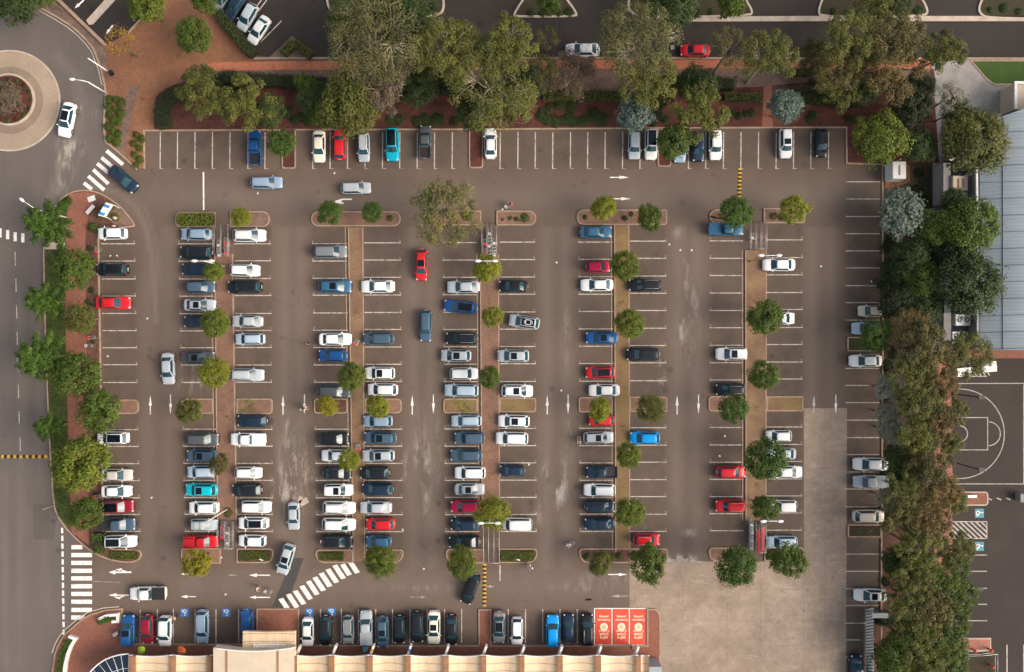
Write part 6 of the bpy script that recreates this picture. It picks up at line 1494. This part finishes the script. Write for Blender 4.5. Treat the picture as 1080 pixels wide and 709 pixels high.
def flood(base, top, label, z):
    bx, by, _ = W(*base); root = empty('flood_light', (bx, by, .02), 0, label, 'light pole'); hx, hy, _ = W(*top, z); 
    m = MB(); m.tube([(0, 0, 0), (0, 0, z)], [.1, .07], 'black_metal', 8); m.build('pole', root)
    m = MB(); m.box(-.1, -.28, z-.12, .75, .28, z+.06, 'black_metal'); m.box(.05, -.2, z-.16, .65, .2, z-.121, 'lamp_lens'); m.build('lamp_head', root)
flood((1003.6, 415.2), (1032, 419), 'black pole floodlight at the upper side of the ball court', 6.2); flood((1003.6, 487), (1032, 494), 'black pole floodlight at the lower side of the ball court', 6.2); flood((1020.5, 615.4), (1030.5, 618.5), 'short black light pole beside the lower court bays', 2.3)
x, y, _ = W(991, 172); r = empty('round_lamp', (x, y, .12), 0, 'pale round globe lamp on the shaded concrete path', 'path lamp')
m = MB(); m.tube([(0, 0, 0), (0, 0, 2.6)], .05, 'galvanised', 6); m.build('pole', r); m = MB(); m.tube([(0, 0, 2.6), (0, 0, 2.72)], .38, 'white_metal', 18); m.build('lamp_head', r)
for px, py, lb in ((543.3, 588, 'small curved low lamp on the green bed below the white van'), (275.5, 588, 'small curved low lamp on the green bed below the white hatches')):
    x, y, _ = W(px, py); r = empty('bollard_light', (x, y, .16), 0, lb, 'low lamp'); m = MB(); m.tube([(0, 0, 0), (0, 0, .9), (.25, .1, 1.15), (.55, .0, 1.1)], [.06, .06, .06, .05], 'white_metal', 6); m.build('pole', r)
    m = MB(); m.ball((.6, -.02, 1.08), .13, 'lamp_lens', 8, 5, (1.2, .8, .5)); m.build('lamp_head', r)

# ------------------------------------------------------------------ trolleys
def trolley_meshes():
    P = {}
    b = MB()   # wire basket, wider and higher at the handle end
    def ring(z, k): return [(-.45, -.26*k, z), (.42, -.2*k, z), (.42, .2*k, z), (-.45, .26*k, z)]
    for z, k in ((.5, .82), (.62, .88), (.74, .93), (.86, .97), (.98, 1.0)):
        r = ring(z, k); b.tube(r+[r[0]], .012 if z < .97 else .018, 'galvanised', 4, False)
    for i in range(8):
        t = i/7; x = lerp(-.45, .42, t); y = lerp(.26, .2, t); b.tube([(x, -y, .98), (x, -y*.82, .5), (x, y*.82, .5), (x, y, .98)], .010, 'galvanised', 3, False)
    for i in range(4): yy = lerp(-.15, .15, i/3); b.tube([(.42, yy*1.2, .98), (.42, yy, .5), (-.45, yy, .5)], .010, 'galvanised', 3, False)
    P['basket'] = b.mesh('basket')
    b = MB(); b.tube([(-.6, -.24, 1.03), (-.6, .24, 1.03)], .032, 'enamel', 6); b.tube([(-.6, -.24, 1.03), (-.45, -.25, .97)], .018, 'enamel', 4); b.tube([(-.6, .24, 1.03), (-.45, .25, .97)], .018, 'enamel', 4); P['handle'] = b.mesh('handle')
    b = MB(); b.tube([(-.5, -.25, .1), (-.48, -.22, .5), (-.45, -.25, .97)], .018, 'galvanised', 4); b.tube([(-.5, .25, .1), (-.48, .22, .5), (-.45, .25, .97)], .018, 'galvanised', 4); b.tube([(-.5, -.25, .13), (.42, -.17, .13), (.42, .17, .13), (-.5, .25, .13)], .018, 'galvanised', 4); P['frame'] = b.mesh('frame')
    b = MB(); b.box(-.5, -.19, .985, -.25, .19, 1.0, 'enamel'); P['child_seat'] = b.mesh('child_seat')
    P['wheel'] = []
    for x, y in ((-.5, -.25), (-.5, .25), (.4, -.17), (.4, .17)):
        w = MB(); w.tube([(x, y-.02, .06), (x, y+.02, .06)], .06, 'rubber', 8); P['wheel'].append(w.mesh('wheel'))
    return P
TM = trolley_meshes()
def trolley(px, py, rot, label, group=None, col=(.55, .02, .03), z=.014, sc=1.0, seat=True):
    x, y, _ = W(px, py, .8); r = empty('shopping_trolley', (x, y, z), math.radians(rot), label, 'shopping trolley', group); r.scale = (sc, sc, sc)
    for n in (('basket', 'handle', 'frame', 'child_seat') if seat else ('basket', 'handle', 'frame')): obj(n, TM[n], r, col)
    for w in TM['wheel']: obj('wheel', w, r, col)
    return r
RED = (.55, .015, .03); GRY = (.45, .44, .42)
plain('bay_floor', (.125, .088, .067), .9, 0, .2, .25, 1.2)
def bay(x0, y0, x1, y1, label, lanes=3):
    """tubular trolley bay with long rails"""
    c = W((x0+x1)/2, (y0+y1)/2); root = empty('trolley_bay', (c[0], c[1], .0), 0, label, 'trolley bay'); hx = (x1-x0)/2/PPM; hy = (y1-y0)/2/PPM
    for i in range(lanes+1):
        x = lerp(-hx, hx, i/lanes); m = MB()
        for z in (.45, .95): m.tube([(x, -hy, z), (x, hy, z)], .035, 'galvanised', 6)
        for k in range(4): yy = lerp(-hy, hy, k/3); m.tube([(x, yy, 0), (x, yy, .95)], .04, 'galvanised', 6)
        m.build('rail', root)
    m = MB(); m.tube([(-hx, -hy, .95), (hx, -hy, .95)], .035, 'galvanised', 6); m.build('end_rail', root)
    f = MB(); f.box(-hx-.05, -hy, .006, hx+.05, hy, .010, 'bay_floor'); f.build('floor', root)
def nest(x, y0, y1, n, label, group, col, rot=90, seat=None):
    for i in range(n): trolley(x+rnd.uniform(-.4, .4), lerp(y0, y1, i/max(1, n-1)), rot+rnd.uniform(-3, 3), label, group, col, .014, 1.0, seat if seat is not None else i % 4 == 0)
bay(227.5, 238, 242.5, 268.5, 'trolley bay at the top of the first island', 2); nest(231, 256, 267, 5, 'silver trolley nested in the left lane of the first island top bay', 'trolleys left lane of the first island top bay', GRY); nest(238.5, 253.5, 267, 6, 'red handled trolley nested in the right lane of the first island top bay', 'trolleys right lane of the first island top bay', RED)
bay(508.5, 236.5, 524, 268, 'trolley bay under the bright tree at the top of the third island', 3); nest(516, 244, 264, 7, 'silver trolley nested in the middle lane of the third island bay', 'trolleys middle lane of the third island bay', GRY); nest(511, 255, 267, 4, 'red handled trolley in the left lane of the third island bay', 'trolleys left lane of the third island bay', RED); nest(521, 254, 267, 5, 'white handled trolley in the right lane of the third island bay', 'trolleys right lane of the third island bay', (.6, .58, .55))
bay(790.3, 234.5, 806.5, 263.5, 'nearly empty trolley bay at the top of the fifth island', 3); trolley(793.2, 248.5, 90, 'single trolley standing in the nearly empty bay of the fifth island', None, GRY)
bay(231.8, 549.5, 247.5, 577, 'trolley bay at the bottom of the first island', 2); nest(235, 553, 564, 5, 'red trolley in the left lane of the first island bottom bay', 'trolleys left lane of the first island bottom bay', RED); nest(240, 559, 573, 6, 'silver trolley in the middle of the first island bottom bay', 'trolleys middle of the first island bottom bay', GRY)
bay(510, 554, 526.5, 592, 'empty trolley bay at the bottom of the third island', 3)
bay(789.5, 549.6, 806, 581, 'trolley bay filled with red and grey rows at the fifth island foot', 3)
nest(792.3, 551, 577, 14, 'grey trolley nested in the long row of the fifth island foot', 'grey trolleys at the fifth island foot', GRY); nest(799, 557, 579, 12, 'dark red trolley nested in the middle row of the fifth island foot', 'dark red trolleys at the fifth island foot', (.5, .01, .02), 90, True); nest(804, 554, 577, 14, 'bright red trolley nested in the outer row of the fifth island foot', 'bright red trolleys at the fifth island foot', (.62, .07, .08), 90, True)
trolley(376.5, 360.5, 60, 'red trolley left on the second island beside the white sedan', None, RED, .13); trolley(378, 471.5, 100, 'red trolley left on the second island below the short planter', None, RED, .13)
trolley(103, 263, 80, 'red trolley beside the kerb below the white hatchback', None, RED, .1); trolley(97.5, 356, 10, 'red trolley in the bed below the red sedan', None, RED, .13); trolley(95, 364.5, 5, 'silver trolley in the bed below the red one', None, GRY, .13); trolley(103.5, 523.5, 10, 'red trolley beside the kerb by the lower white sedan', None, RED, .1)
trolley(535.3, 216, 55, 'trolley pushed by a person in red across the top aisle', None, GRY); trolley(283, 624.8, -25, 'trolley pushed by a person across the bottom aisle', None, GRY); trolley(603.5, 573.5, 25, 'trolley pushed by a person in white toward the fourth island', None, (.6, .6, .58)); trolley(610.6, 463.2, 90, 'trolley behind the silver wagon on the fourth island', None, GRY)

# ------------------------------------------------------------------ people
def skinned(name, verts, edges, radii, mat, sub=1):
    me = bpy.data.meshes.new(name); me.from_pydata(verts, edges, []); o = bpy.data.objects.new(name, me); COL.objects.link(o)
    sk = o.modifiers.new('s', 'SKIN'); sl = me.skin_vertices[0].data
    for i, r in enumerate(radii): sl[i].radius = (r, r); sl[i].use_root = i == 0
    sb = o.modifiers.new('u', 'SUBSURF'); sb.levels = sub
    dg = bpy.context.evaluated_depsgraph_get(); m2 = bpy.data.meshes.new_from_object(o.evaluated_get(dg)); bpy.data.objects.remove(o); bpy.data.meshes.remove(me)
    m2.name = name; m2.materials.clear(); m2.materials.append(MATS[mat]); m2.polygons.foreach_set('use_smooth', [True]*len(m2.polygons)); return m2
def pose(kind):
    """x forward; pelvis first"""
    st = .22 if kind == 'walk' else .05
    arm = .42 if kind == 'push' else .06
    V = [(0, 0, .95), (.02, 0, 1.15), (.03, 0, 1.38), (.04, 0, 1.50), (.07, 0, 1.60), (.08, 0, 1.72)]; R = [.13, .125, .13, .06, .085, .095]
    E = [(0, 1), (1, 2), (2, 3), (3, 4), (4, 5)]
    for s in (-1, 1):
        b = len(V); k = st*s
        V += [(.0, s*.10, .90), (k*.7+.03, s*.11, .50), (k-.03, s*.11, .10), (k+.12, s*.12, .04)]; R += [.095, .065, .045, .04]; E += [(0, b), (b, b+1), (b+1, b+2), (b+2, b+3)]
        b = len(V); a = arm if kind == 'push' else -k*.9
        V += [(.03, s*.19, 1.40), (.03+a*.35-.03, s*.24, 1.14), (.03+a, s*.22, 1.02 if kind == 'push' else .92)]; R += [.06, .045, .035]; E += [(2, b), (b, b+1), (b+1, b+2)]
        h = len(V)
        for f in range(4): V.append((.03+a+(.09 if kind == 'push' else .03), s*(.19+.022*f), (1.02 if kind == 'push' else .83)-.004*abs(f-1))); R.append(.010); E.append((b+2, h+f))
        V.append((.03+a+.05, s*.16, 1.0 if kind == 'push' else .86)); R.append(.011); E.append((b+2, h+4))
    body = skinned('body', V, E, R, 'skin')
    sv = [(.0, 0, .93), (.02, 0, 1.15), (.03, 0, 1.40)]; sr = [.15, .145, .15]; se = [(0, 1), (1, 2)]
    for s in (-1, 1):
        k = st*s; a = arm if kind == 'push' else -k*.9; b = len(sv); sv += [(.03, s*.19, 1.40), (.03+a*.3-.03, s*.235, 1.19)]; sr += [.075, .062]; se += [(2, b), (b, b+1)]
    shirt = skinned('shirt', sv, se, sr, 'cloth')
    tv = [(0, 0, .93)]; tr = [.15]; te = []
    for s in (-1, 1):
        k = st*s; b = len(tv); tv += [(.0, s*.10, .88), (k*.7+.03, s*.11, .50), (k-.03, s*.11, .16)]; tr += [.11, .085, .07]; te += [(0, b), (b, b+1), (b+1, b+2)]
    trs = skinned('trousers', tv, te, tr, 'cloth')
    h = MB(); h.ball((.065, 0, 1.70), .115, 'cloth', 10, 6, (1, .92, 1)); h.v = [v if v[2] > 1.66 or v[0] < .05 else (v[0]*.4, v[1], v[2]+.04) for v in h.v]; hair = h.mesh('hair')
    f = MB(); 
    for s in (-1, 1): f.ball((.165, s*.035, 1.665), .014, 'black_plastic', 6, 4)
    f.ball((.185, 0, 1.63), .018, 'skin', 6, 4); f.ball((.165, 0, 1.585), .02, 'tail_lens', 6, 4, (.5, 1.3, .4)); face = f.mesh('face')
    return dict(body=body, shirt=shirt, trousers=trs, hair=hair, face=face)
POSE = {k: pose(k) for k in ('walk', 'push', 'stand')}
def person(px, py, rot, kind, shirt, trousers, label, hair=(.05, .03, .02)):
    x, y, _ = W(px, py, 1.2); r = empty('person', (x, y, .014), math.radians(rot), label, 'person'); P = POSE[kind]
    for n, c in (('body', (1, 1, 1)), ('shirt', shirt), ('trousers', trousers), ('hair', hair), ('face', (1, 1, 1))): obj(n, P[n], r, c)
WH = (.75, .73, .70); DK = (.03, .03, .04)
person(119.8, 238.4, -90, 'stand', WH, DK, 'person in white leaning at the top corner white hatchback')
person(539.5, 215, 200, 'push', (.6, .04, .06), (.5, .1, .1), 'person in red pushing a trolley across the top aisle')
person(317.5, 431.8, 0, 'walk', (.03, .03, .03), DK, 'person in black beside the second aisle arrow', (.7, .65, .6)); person(321.5, 430.5, 0, 'push', (.65, .42, .32), (.5, .45, .4), 'person in pale orange top beside the second aisle arrow')
person(270.6, 621.3, -25, 'push', (.72, .55, .48), (.3, .28, .27), 'person in pale pink pushing a trolley across the bottom aisle'); person(338, 571.5, 0, 'stand', (.6, .35, .35), (.2, .2, .25), 'person in pink loading the lowest black suv')
person(453.7, 652, 160, 'walk', WH, DK, 'x') if False else None
person(184.3, 652.2, 200, 'stand', (.6, .3, .2), DK, 'person in orange brown beside the white hatch at the shops'); person(598.3, 576.6, 25, 'push', WH, WH, 'person in white pushing a trolley toward the fourth island foot')
person(558, 596.8, -60, 'walk', WH, (.45, .4, .38), 'leading person in white crossing below the white van'); person(560.3, 600, -60, 'walk', (.85, .84, .82), WH, 'following person in brighter white crossing below the white van')
person(610.8, 466.8, 90, 'push', (.75, .62, .55), WH, 'person in pale pink pushing a trolley behind the silver wagon'); person(324, 363, 230, 'walk', DK, DK, 'person in dark clothes crossing the aisle beside the white sedan')
person(666.8, 684.5, 0, 'stand', (.3, .3, .28), DK, 'person in grey standing below the red pickup bays')

# ------------------------------------------------------------------ signs, tables, fence, rails
def red_bays():
    rows = [('coles', .50, 1.62, True), ('Click&', .44, 1.1, False), ('Collect', .44, .62, False), ('Customer', .40, -1.02, False), ('parking', .40, -1.50, False)]
    for i, x in enumerate((627.6, 646.4, 664.4)):
        w = (18.8, 18, 18)[i]
        X, Y, _ = W(x+w/2, 661.2); hx = w/2/PPM-.06; hy = 38/2/PPM
        m = MB(); m.box(-hx, -hy, 0, hx, hy, .004, 'sign_red'); o = m.build('painted_pickup_bay'); o.location = (X, Y, .012); o.rotation_euler = (0, 0, math.pi)
        tag(o, ('red painted pickup bay with cream lettering, beside the black suv', 'red painted pickup bay with cream lettering, middle of three', 'red painted pickup bay with cream lettering, beside the brick corner')[i], 'painted bay', None, 'structure')
        c = MB(); c.tube([(0, .0, .004), (0, 0, .0055)], .58, 'sign_cream', 28); c.build('emblem_disc', o)
        c = MB()
        for k in range(3): c.box(-.28, -.2+k*.17, .0056, .28, -.12+k*.17, .007, 'beam_brown')
        c.build('emblem_lines', o)
        for t, sz, yy, bold in rows:
            cu = bpy.data.curves.new('lettering', 'FONT'); cu.body = t; cu.size = sz*1.15; cu.align_x = 'CENTER'; cu.align_y = 'CENTER'; cu.offset = .02 if bold else .008
            tmp = bpy.data.objects.new('t', cu); COL.objects.link(tmp); dg = bpy.context.evaluated_depsgraph_get(); me = bpy.data.meshes.new_from_object(tmp.evaluated_get(dg)); bpy.data.objects.remove(tmp)
            me.materials.clear(); me.materials.append(MATS['sign_cream']); q = obj('lettering', me, o); q.location = (0, yy, .0062)
    mb = MB()
    for a, b in (((627, 642), (627, 681)), ((645.5, 642), (645.5, 681)), ((663.8, 642), (663.8, 681)), ((682.3, 642), (682.3, 681)), ((626.5, 641.8), (682.8, 641.8)), ((626.5, 680.3), (682.8, 680.3))): line_px(mb, a, b, 1.0, .022 if a[1] == b[1] else .0235, 'white_paint')
    tag(mb.build('bay_lines'), None, None, None, 'structure')
red_bays()
def slatted_table(px, py, w, h, rot, label):
    x, y, _ = W(px, py, .7); r = empty('slatted_table', (x, y, .006), math.radians(rot), label, 'table'); hx, hy = w/2/PPM, h/2/PPM
    for i in range(3): m = MB(); a = lerp(-hy, hy, (i+.04)/3); b = lerp(-hy, hy, (i+.96)/3); m.box(-hx+(i % 2)*.05, a, .68, hx+(i % 2)*.05, b, .75, 'white_metal'); m.build('slat', r)
    for s in (-1, 1):
        m = MB(); m.box(s*hx*.7-.05, -hy*.8, 0, s*hx*.7+.05, hy*.8, .68, 'galvanised'); m.build('leg', r)
slatted_table(1016.8, 392.5, 14, 9, 5, 'white slatted table half hidden by the yellowish gum'); slatted_table(1043.3, 387, 15, 11, 5, 'white slatted table standing clear right of the hatching')
x, y, _ = W(1023.5, 523.6, .5); r = empty('bench', (x, y, .13), 0, 'white bench on the red brick court island', 'bench')
m = MB(); m.box(-1, -.2, .4, .9, .2, .47, 'white_metal'); m.build('seat', r)
for s in (-.8, .7): m = MB(); m.box(s-.05, -.15, 0, s+.05, .15, .4, 'galvanised'); m.build('leg', r)
sheet('planter_island', rrect(1004, 519, 1041, 532.6, (0, 3, 3, 0)), .13, 'brick_plaza', 0, True, .2, .16, 'red brick island at the side of the ball court', 'pale_concrete')
sheet('ramp', [(1004.5, 673.3), (1044, 673.3), (1044, 686), (1007, 686.5), (1004.5, 680)], .12, 'brick_pink', 0, True, .2, .14, 'pink brick ramp with red bollards', 'pale_concrete')
sheet('pit_bed', [(1004, 690), (1050, 690), (1050, 720), (1004, 720)], .02, 'understorey')
for px, py, lb in ((1010, 686, 'red bollard at the left of the pink ramp'), (1027.5, 686, 'red bollard in the middle of the pink ramp'), (1044.5, 685.4, 'red bollard at the right of the pink ramp'), (1046, 703, 'red bollard below the ramp inside the railing')):
    x, y, _ = W(px, py, .6); r = empty('bollard', (x, y, .02), 0, lb, 'bollard'); m = MB(); m.tube([(0, 0, 0), (0, 0, .8)], .12, 'sign_red', 10); m.build('post', r); m = MB(); m.ball((0, 0, .85), .22, 'sign_red', 10, 6); m.build('cap', r)
def railing(pts, label, h=1.05):
    P = [W(x, y, h) for x, y in pts]; c = P[0]; r = empty('railing', (c[0], c[1], .05), 0, label, 'railing'); L = [(p[0]-c[0], p[1]-c[1]) for p in P]
    for z in (h*.5, h): m = MB(); m.tube([(a, b, z) for a, b in L], .035, 'galvanised', 6); m.build('rail', r)
    for a, b in L: m = MB(); m.tube([(a, b, 0), (a, b, h)], .04, 'galvanised', 6); m.build('post', r)
railing([(1007, 692.5), (1022, 692), (1038, 691.5), (1051.8, 690)], 'grey tube railing below the pink ramp'); railing([(1052, 690.5), (1052, 700), (1052, 712)], 'grey tube railing at the right of the ramp pit')
railing([(1011, 686.8), (1028, 687.2), (1044, 686.2)], 'low rail joining the three red bollards', .7)
def cabinet(px, py, w, h, hh, mat, label): 
    x, y, _ = W(px, py, hh); r = empty('cabinet', (x, y, .006), 0, label, 'cabinet'); a, b = w/2/PPM, h/2/PPM; m = MB(); m.box(-a, -b, 0, a, b, hh, mat); m.build('body', r); m = MB(); m.box(-a-.04, -b-.04, hh, a+.04, b+.04, hh+.05, mat); m.build('lid', r)
cabinet(1079.5, 525.5, 6, 8, 1.1, 'grey_concrete', 'grey service cabinet at the right edge of the court yard')
def fence():
    H = 2.2
    def run(a, b, label, mat_p, n, panel=False):
        A = Vector(W(*a)[:2]); B = Vector(W(*b)[:2]); d = B-A; ang = math.atan2(d.y, d.x); root = empty('slatted_fence', (A.x, A.y, .1), ang, label, 'fence'); L = d.length
        m = MB()
        for i in range(n):
            x = lerp(0, L, (i+.5)/n); w = L/n*.31; m.add([(x-w, -.03, .1), (x+w, -.03, .1), (x+w+1.0, -.03, H), (x-w+1.0, -.03, H), (x-w, .03, .1), (x+w, .03, .1), (x+w+1.0, .03, H), (x-w+1.0, .03, H)], [(0, 1, 2, 3), (7, 6, 5, 4), (0, 4, 5, 1), (1, 5, 6, 2), (2, 6, 7, 3), (3, 7, 4, 0)], mat_p)
        m.build('slat_panel', root)
        m = MB(); m.box(0, -.11, .05, L, -.07, H-.1, 'rail_green'); m.build('backing', root)
        for k in range(int(L/2.5)+1): m = MB(); m.box(k*2.5-.05, -.22, 0, k*2.5+.05, -.12, H, 'galvanised'); m.build('post', root)
    plain('rail_green', (.05, .10, .085), .7)
    run((912.6, 720), (912.6, 641.5), 'long white slatted fence beside the lowest belt bays', 'white_metal', 25); run((936, 645.5), (913, 641.5), 'short return of the slatted fence below the white sedan', 'galvanised', 12)
    a = W(920, 647, 2.3); b = W(937, 652, 2.3); m = MB(); m.box(a[0], b[1], 2.2, b[0], a[1], 2.3, 'white_metal'); r = empty('fence_canopy', (0, 0, 0), 0, 'narrow white roof sheet over the fence corner', 'canopy'); m.build('roof_sheet', r)
    q = MB()
    for x in (a[0]+.1, b[0]-.1): q.tube([(x, (a[1]+b[1])/2, 0.1), (x, (a[1]+b[1])/2, 2.2)], .05, 'galvanised', 6)
    q.build('frame', r)
fence()
# corner sign, bench and board under the first crossing
x, y, _ = W(110, 221, 2); r = empty('entrance_sign', (x, y, .12), math.radians(58), 'blue and white entrance sign on two legs among the corner shrubs', 'sign')
m = MB(); m.box(-1.0, -.12, .7, 1.0, .12, 2.3, 'white_metal'); m.build('sign_panel', r)
for s in (-.75, .55): m = MB(); m.box(s-.18, -.13, 1.3, s+.28, .13, 2.306, 'sign_blue'); m.build('blue_patch', r)
for s in (-1.05, 1.05): m = MB(); m.box(s-.05, -.7, 0, s+.05, .12, .1, 'white_metal'); m.box(s-.05, -.06, 0, s+.05, .06, 2.35, 'white_metal'); m.build('leg', r)
x, y, _ = W(95.3, 221, .5); r = empty('park_bench', (x, y, .124), math.radians(48), 'white slatted bench on the brick footpath near the crossing', 'bench')
for i in range(3): m = MB(); m.box(-.8, -.28+i*.19, .42, .8, -.13+i*.19, .46, 'white_metal'); m.build('slat', r)
for s in (-.65, .65): m = MB(); m.box(s-.05, -.25, 0, s+.05, .25, .42, 'black_metal'); m.build('leg', r)
x, y, _ = W(96.6, 209.8, .1); m = MB(); m.box(-.55, -.38, .125, .55, .38, .16, 'white_metal', math.radians(20)); o = m.build('cover_plate'); o.location = (x, y, 0); tag(o, 'white square cover plate on the brick footpath by the crossing', 'cover plate')
x, y, _ = W(121, 230, .4); m = MB(); m.ball((0, 0, .25), .32, 'pale_concrete', 8, 5, (1.1, .9, .8)); o = m.build('boulder'); o.location = (x, y, .12); tag(o, 'pale boulder among the corner shrubs', 'boulder')
x, y, _ = W(118.8, 78.2, 1.5); r = empty('sign_box', (x, y, .1), 0, 'dark traffic box on a short post beside the leafy ground', 'sign box'); m = MB(); m.tube([(0, 0, 0), (0, 0, 1.6)], .06, 'galvanised', 6); m.build('post', r); m = MB(); m.box(-.28, -.3, 1.5, .28, .3, 2.1, 'black_metal', .5); m.build('box', r)
# planters with white walls on the corner plaza
def curved_planter(outer, inner, label):
    P = [W(x, y, .5)[:2] for x, y in outer]; c = P[0]; r = empty('curved_planter', (c[0], c[1], .13), 0, label, 'planter')
    m = MB(); m.ribbon([(a-c[0], b-c[1]) for a, b in P], .38, 0, .5, 'white_flashing'); m.build('wall', r)
    Q = [W(x, y, .4)[:2] for x, y in inner]; lv = Leaves(); rr = random.Random(5)
    for a, b in zip(Q, Q[1:]):
        for k in range(260):
            t = rr.random(); ax, ay = lerp(a[0], b[0], t), lerp(a[1], b[1], t); lv.leaf(Vector((ax-c[0]+rr.uniform(-.42, .42), ay-c[1]+rr.uniform(-.42, .42), .4+rr.uniform(-.1, .15))), Vector((0, 0, 1))+rdir(rr)*.7, .13, .07, .5+rr.uniform(-.3, .3), rr)
    obj('foliage', lv.mesh('foliage'), r, G['green'])
curved_planter([(72.5, 671.3), (79.8, 673.8), (75, 681), (71.5, 690), (69, 700), (67.5, 712)], [(73.5, 676), (69, 684), (65.5, 693), (63, 703), (61.5, 716)], 'long curved white planter with low hedge at the plaza edge')
curved_planter([(104, 653), (112, 649.5), (124, 648.3), (124.5, 655.5), (118, 655.8)], [(105, 655.5), (111, 653), (117, 652)], 'short curved white planter with low hedge on the brick plaza')
x, y, _ = W(121.8, 669, .8); r = empty('litter_bin', (x, y, .13), 0, 'white litter bin on the brick plaza beside the blue suv', 'litter bin'); m = MB(); m.tube([(0, 0, 0), (0, 0, .9)], .26, 'white_metal', 12); m.build('bin', r); m = MB(); m.tube([(0, 0, .9), (0, 0, .96)], .29, 'grey_concrete', 12); m.build('lid', r)
# flattened cardboard and litter
for px, py, s, a, lb in ((320, 529.6, .75, 30, 'large flattened cardboard sheet in the aisle near the silver sedan'), (316.5, 527, .5, 65, 'small flattened cardboard sheet left of the larger one')):
    x, y, _ = W(px, py); m = MB(); m.box(-s, -s*.6, 0, s, s*.6, .02, 'gravel_brown' if False else 'pale_concrete', math.radians(a)); o = m.build('cardboard_sheet'); o.location = (x, y, .02); tag(o, lb, 'cardboard')
x, y, _ = W(620.8, 632.6); m = MB(); m.ribbon([(-.4, -.05), (-.1, .05), (.2, 0), (.42, .08)], .22, 0, .06, 'rubber'); o = m.build('tyre_scrap'); o.location = (x, y, .01); tag(o, 'black tyre scrap on the asphalt above the red pickup bays', 'tyre scrap')
lit = MB()
for px, py in ((155.5, 336), (272, 204), (352.8, 182.8), (530, 221), (447, 600), (113.6, 375.8), (116.5, 270), (123.5, 269.8), (866, 281), (764.5, 460), (759, 481), (592, 412), (587, 277), (558, 490), (671, 477.7), (301, 660), (268, 586), (233.5, 588), (238, 627), (706, 258), (717.5, 264), (729.5, 264), (845.5, 597), (919, 297), (160, 525), (137, 535), (425, 559), (525, 513), (480, 545)):
    x, y, _ = W(px, py); a = rnd.uniform(0, 3); lit.box(-.14, -.1, .012, .14, .1, .03, 'white_metal', a, (x, y, .006))
tag(lit.build('litter'), 'scattered scraps of white litter on the asphalt', None, None, 'stuff')

# ------------------------------------------------------------------ light, sky, camera
EL, AZ = math.radians(34), math.radians(-14)      # sun stands to the right of the picture, slightly below
sd = bpy.data.lights.new('sun', 'SUN'); sd.energy = 1.5; sd.angle = math.radians(40); sd.color = (1.0, .82, .62)
so = bpy.data.objects.new('sun', sd); COL.objects.link(so)
dirv = Vector((math.cos(EL)*math.cos(AZ), math.cos(EL)*math.sin(AZ), math.sin(EL)))
so.rotation_euler = dirv.to_track_quat('Z', 'Y').to_euler(); so.location = dirv*200
w = bpy.data.worlds.new('World'); SC.world = w; w.use_nodes = True
nt = w.node_tree; bg = nt.nodes['Background']; sky = nt.nodes.new('ShaderNodeTexSky'); sky.sky_type = 'NISHITA'; sky.sun_disc = False
sky.sun_elevation = EL; sky.sun_rotation = math.pi/2-AZ; sky.air_density = 1.0; sky.dust_density = 4.0; sky.ozone_density = .6
hs = nt.nodes.new('ShaderNodeHueSaturation'); hs.inputs['Saturation'].default_value = .5; nt.links.new(sky.outputs[0], hs.inputs['Color']); nt.links.new(hs.outputs[0], bg.inputs[0]); bg.inputs[1].default_value = .15
cd = bpy.data.cameras.new('camera'); cd.sensor_width = 36; cd.lens = 36*HC/(1080/PPM); cd.clip_end = 2000; cd.clip_start = .5
co = bpy.data.objects.new('camera', cd); COL.objects.link(co); co.location = (0, 0, HC); co.rotation_euler = (0, 0, 0); SC.camera = co
SC.view_settings.view_transform = 'Standard'; SC.view_settings.look = 'None'; SC.view_settings.exposure = 0.85; SC.view_settings.gamma = 1.0; SC.view_settings.use_curve_mapping = False
SC.cycles.use_denoising = True; SC.cycles.max_bounces = 6
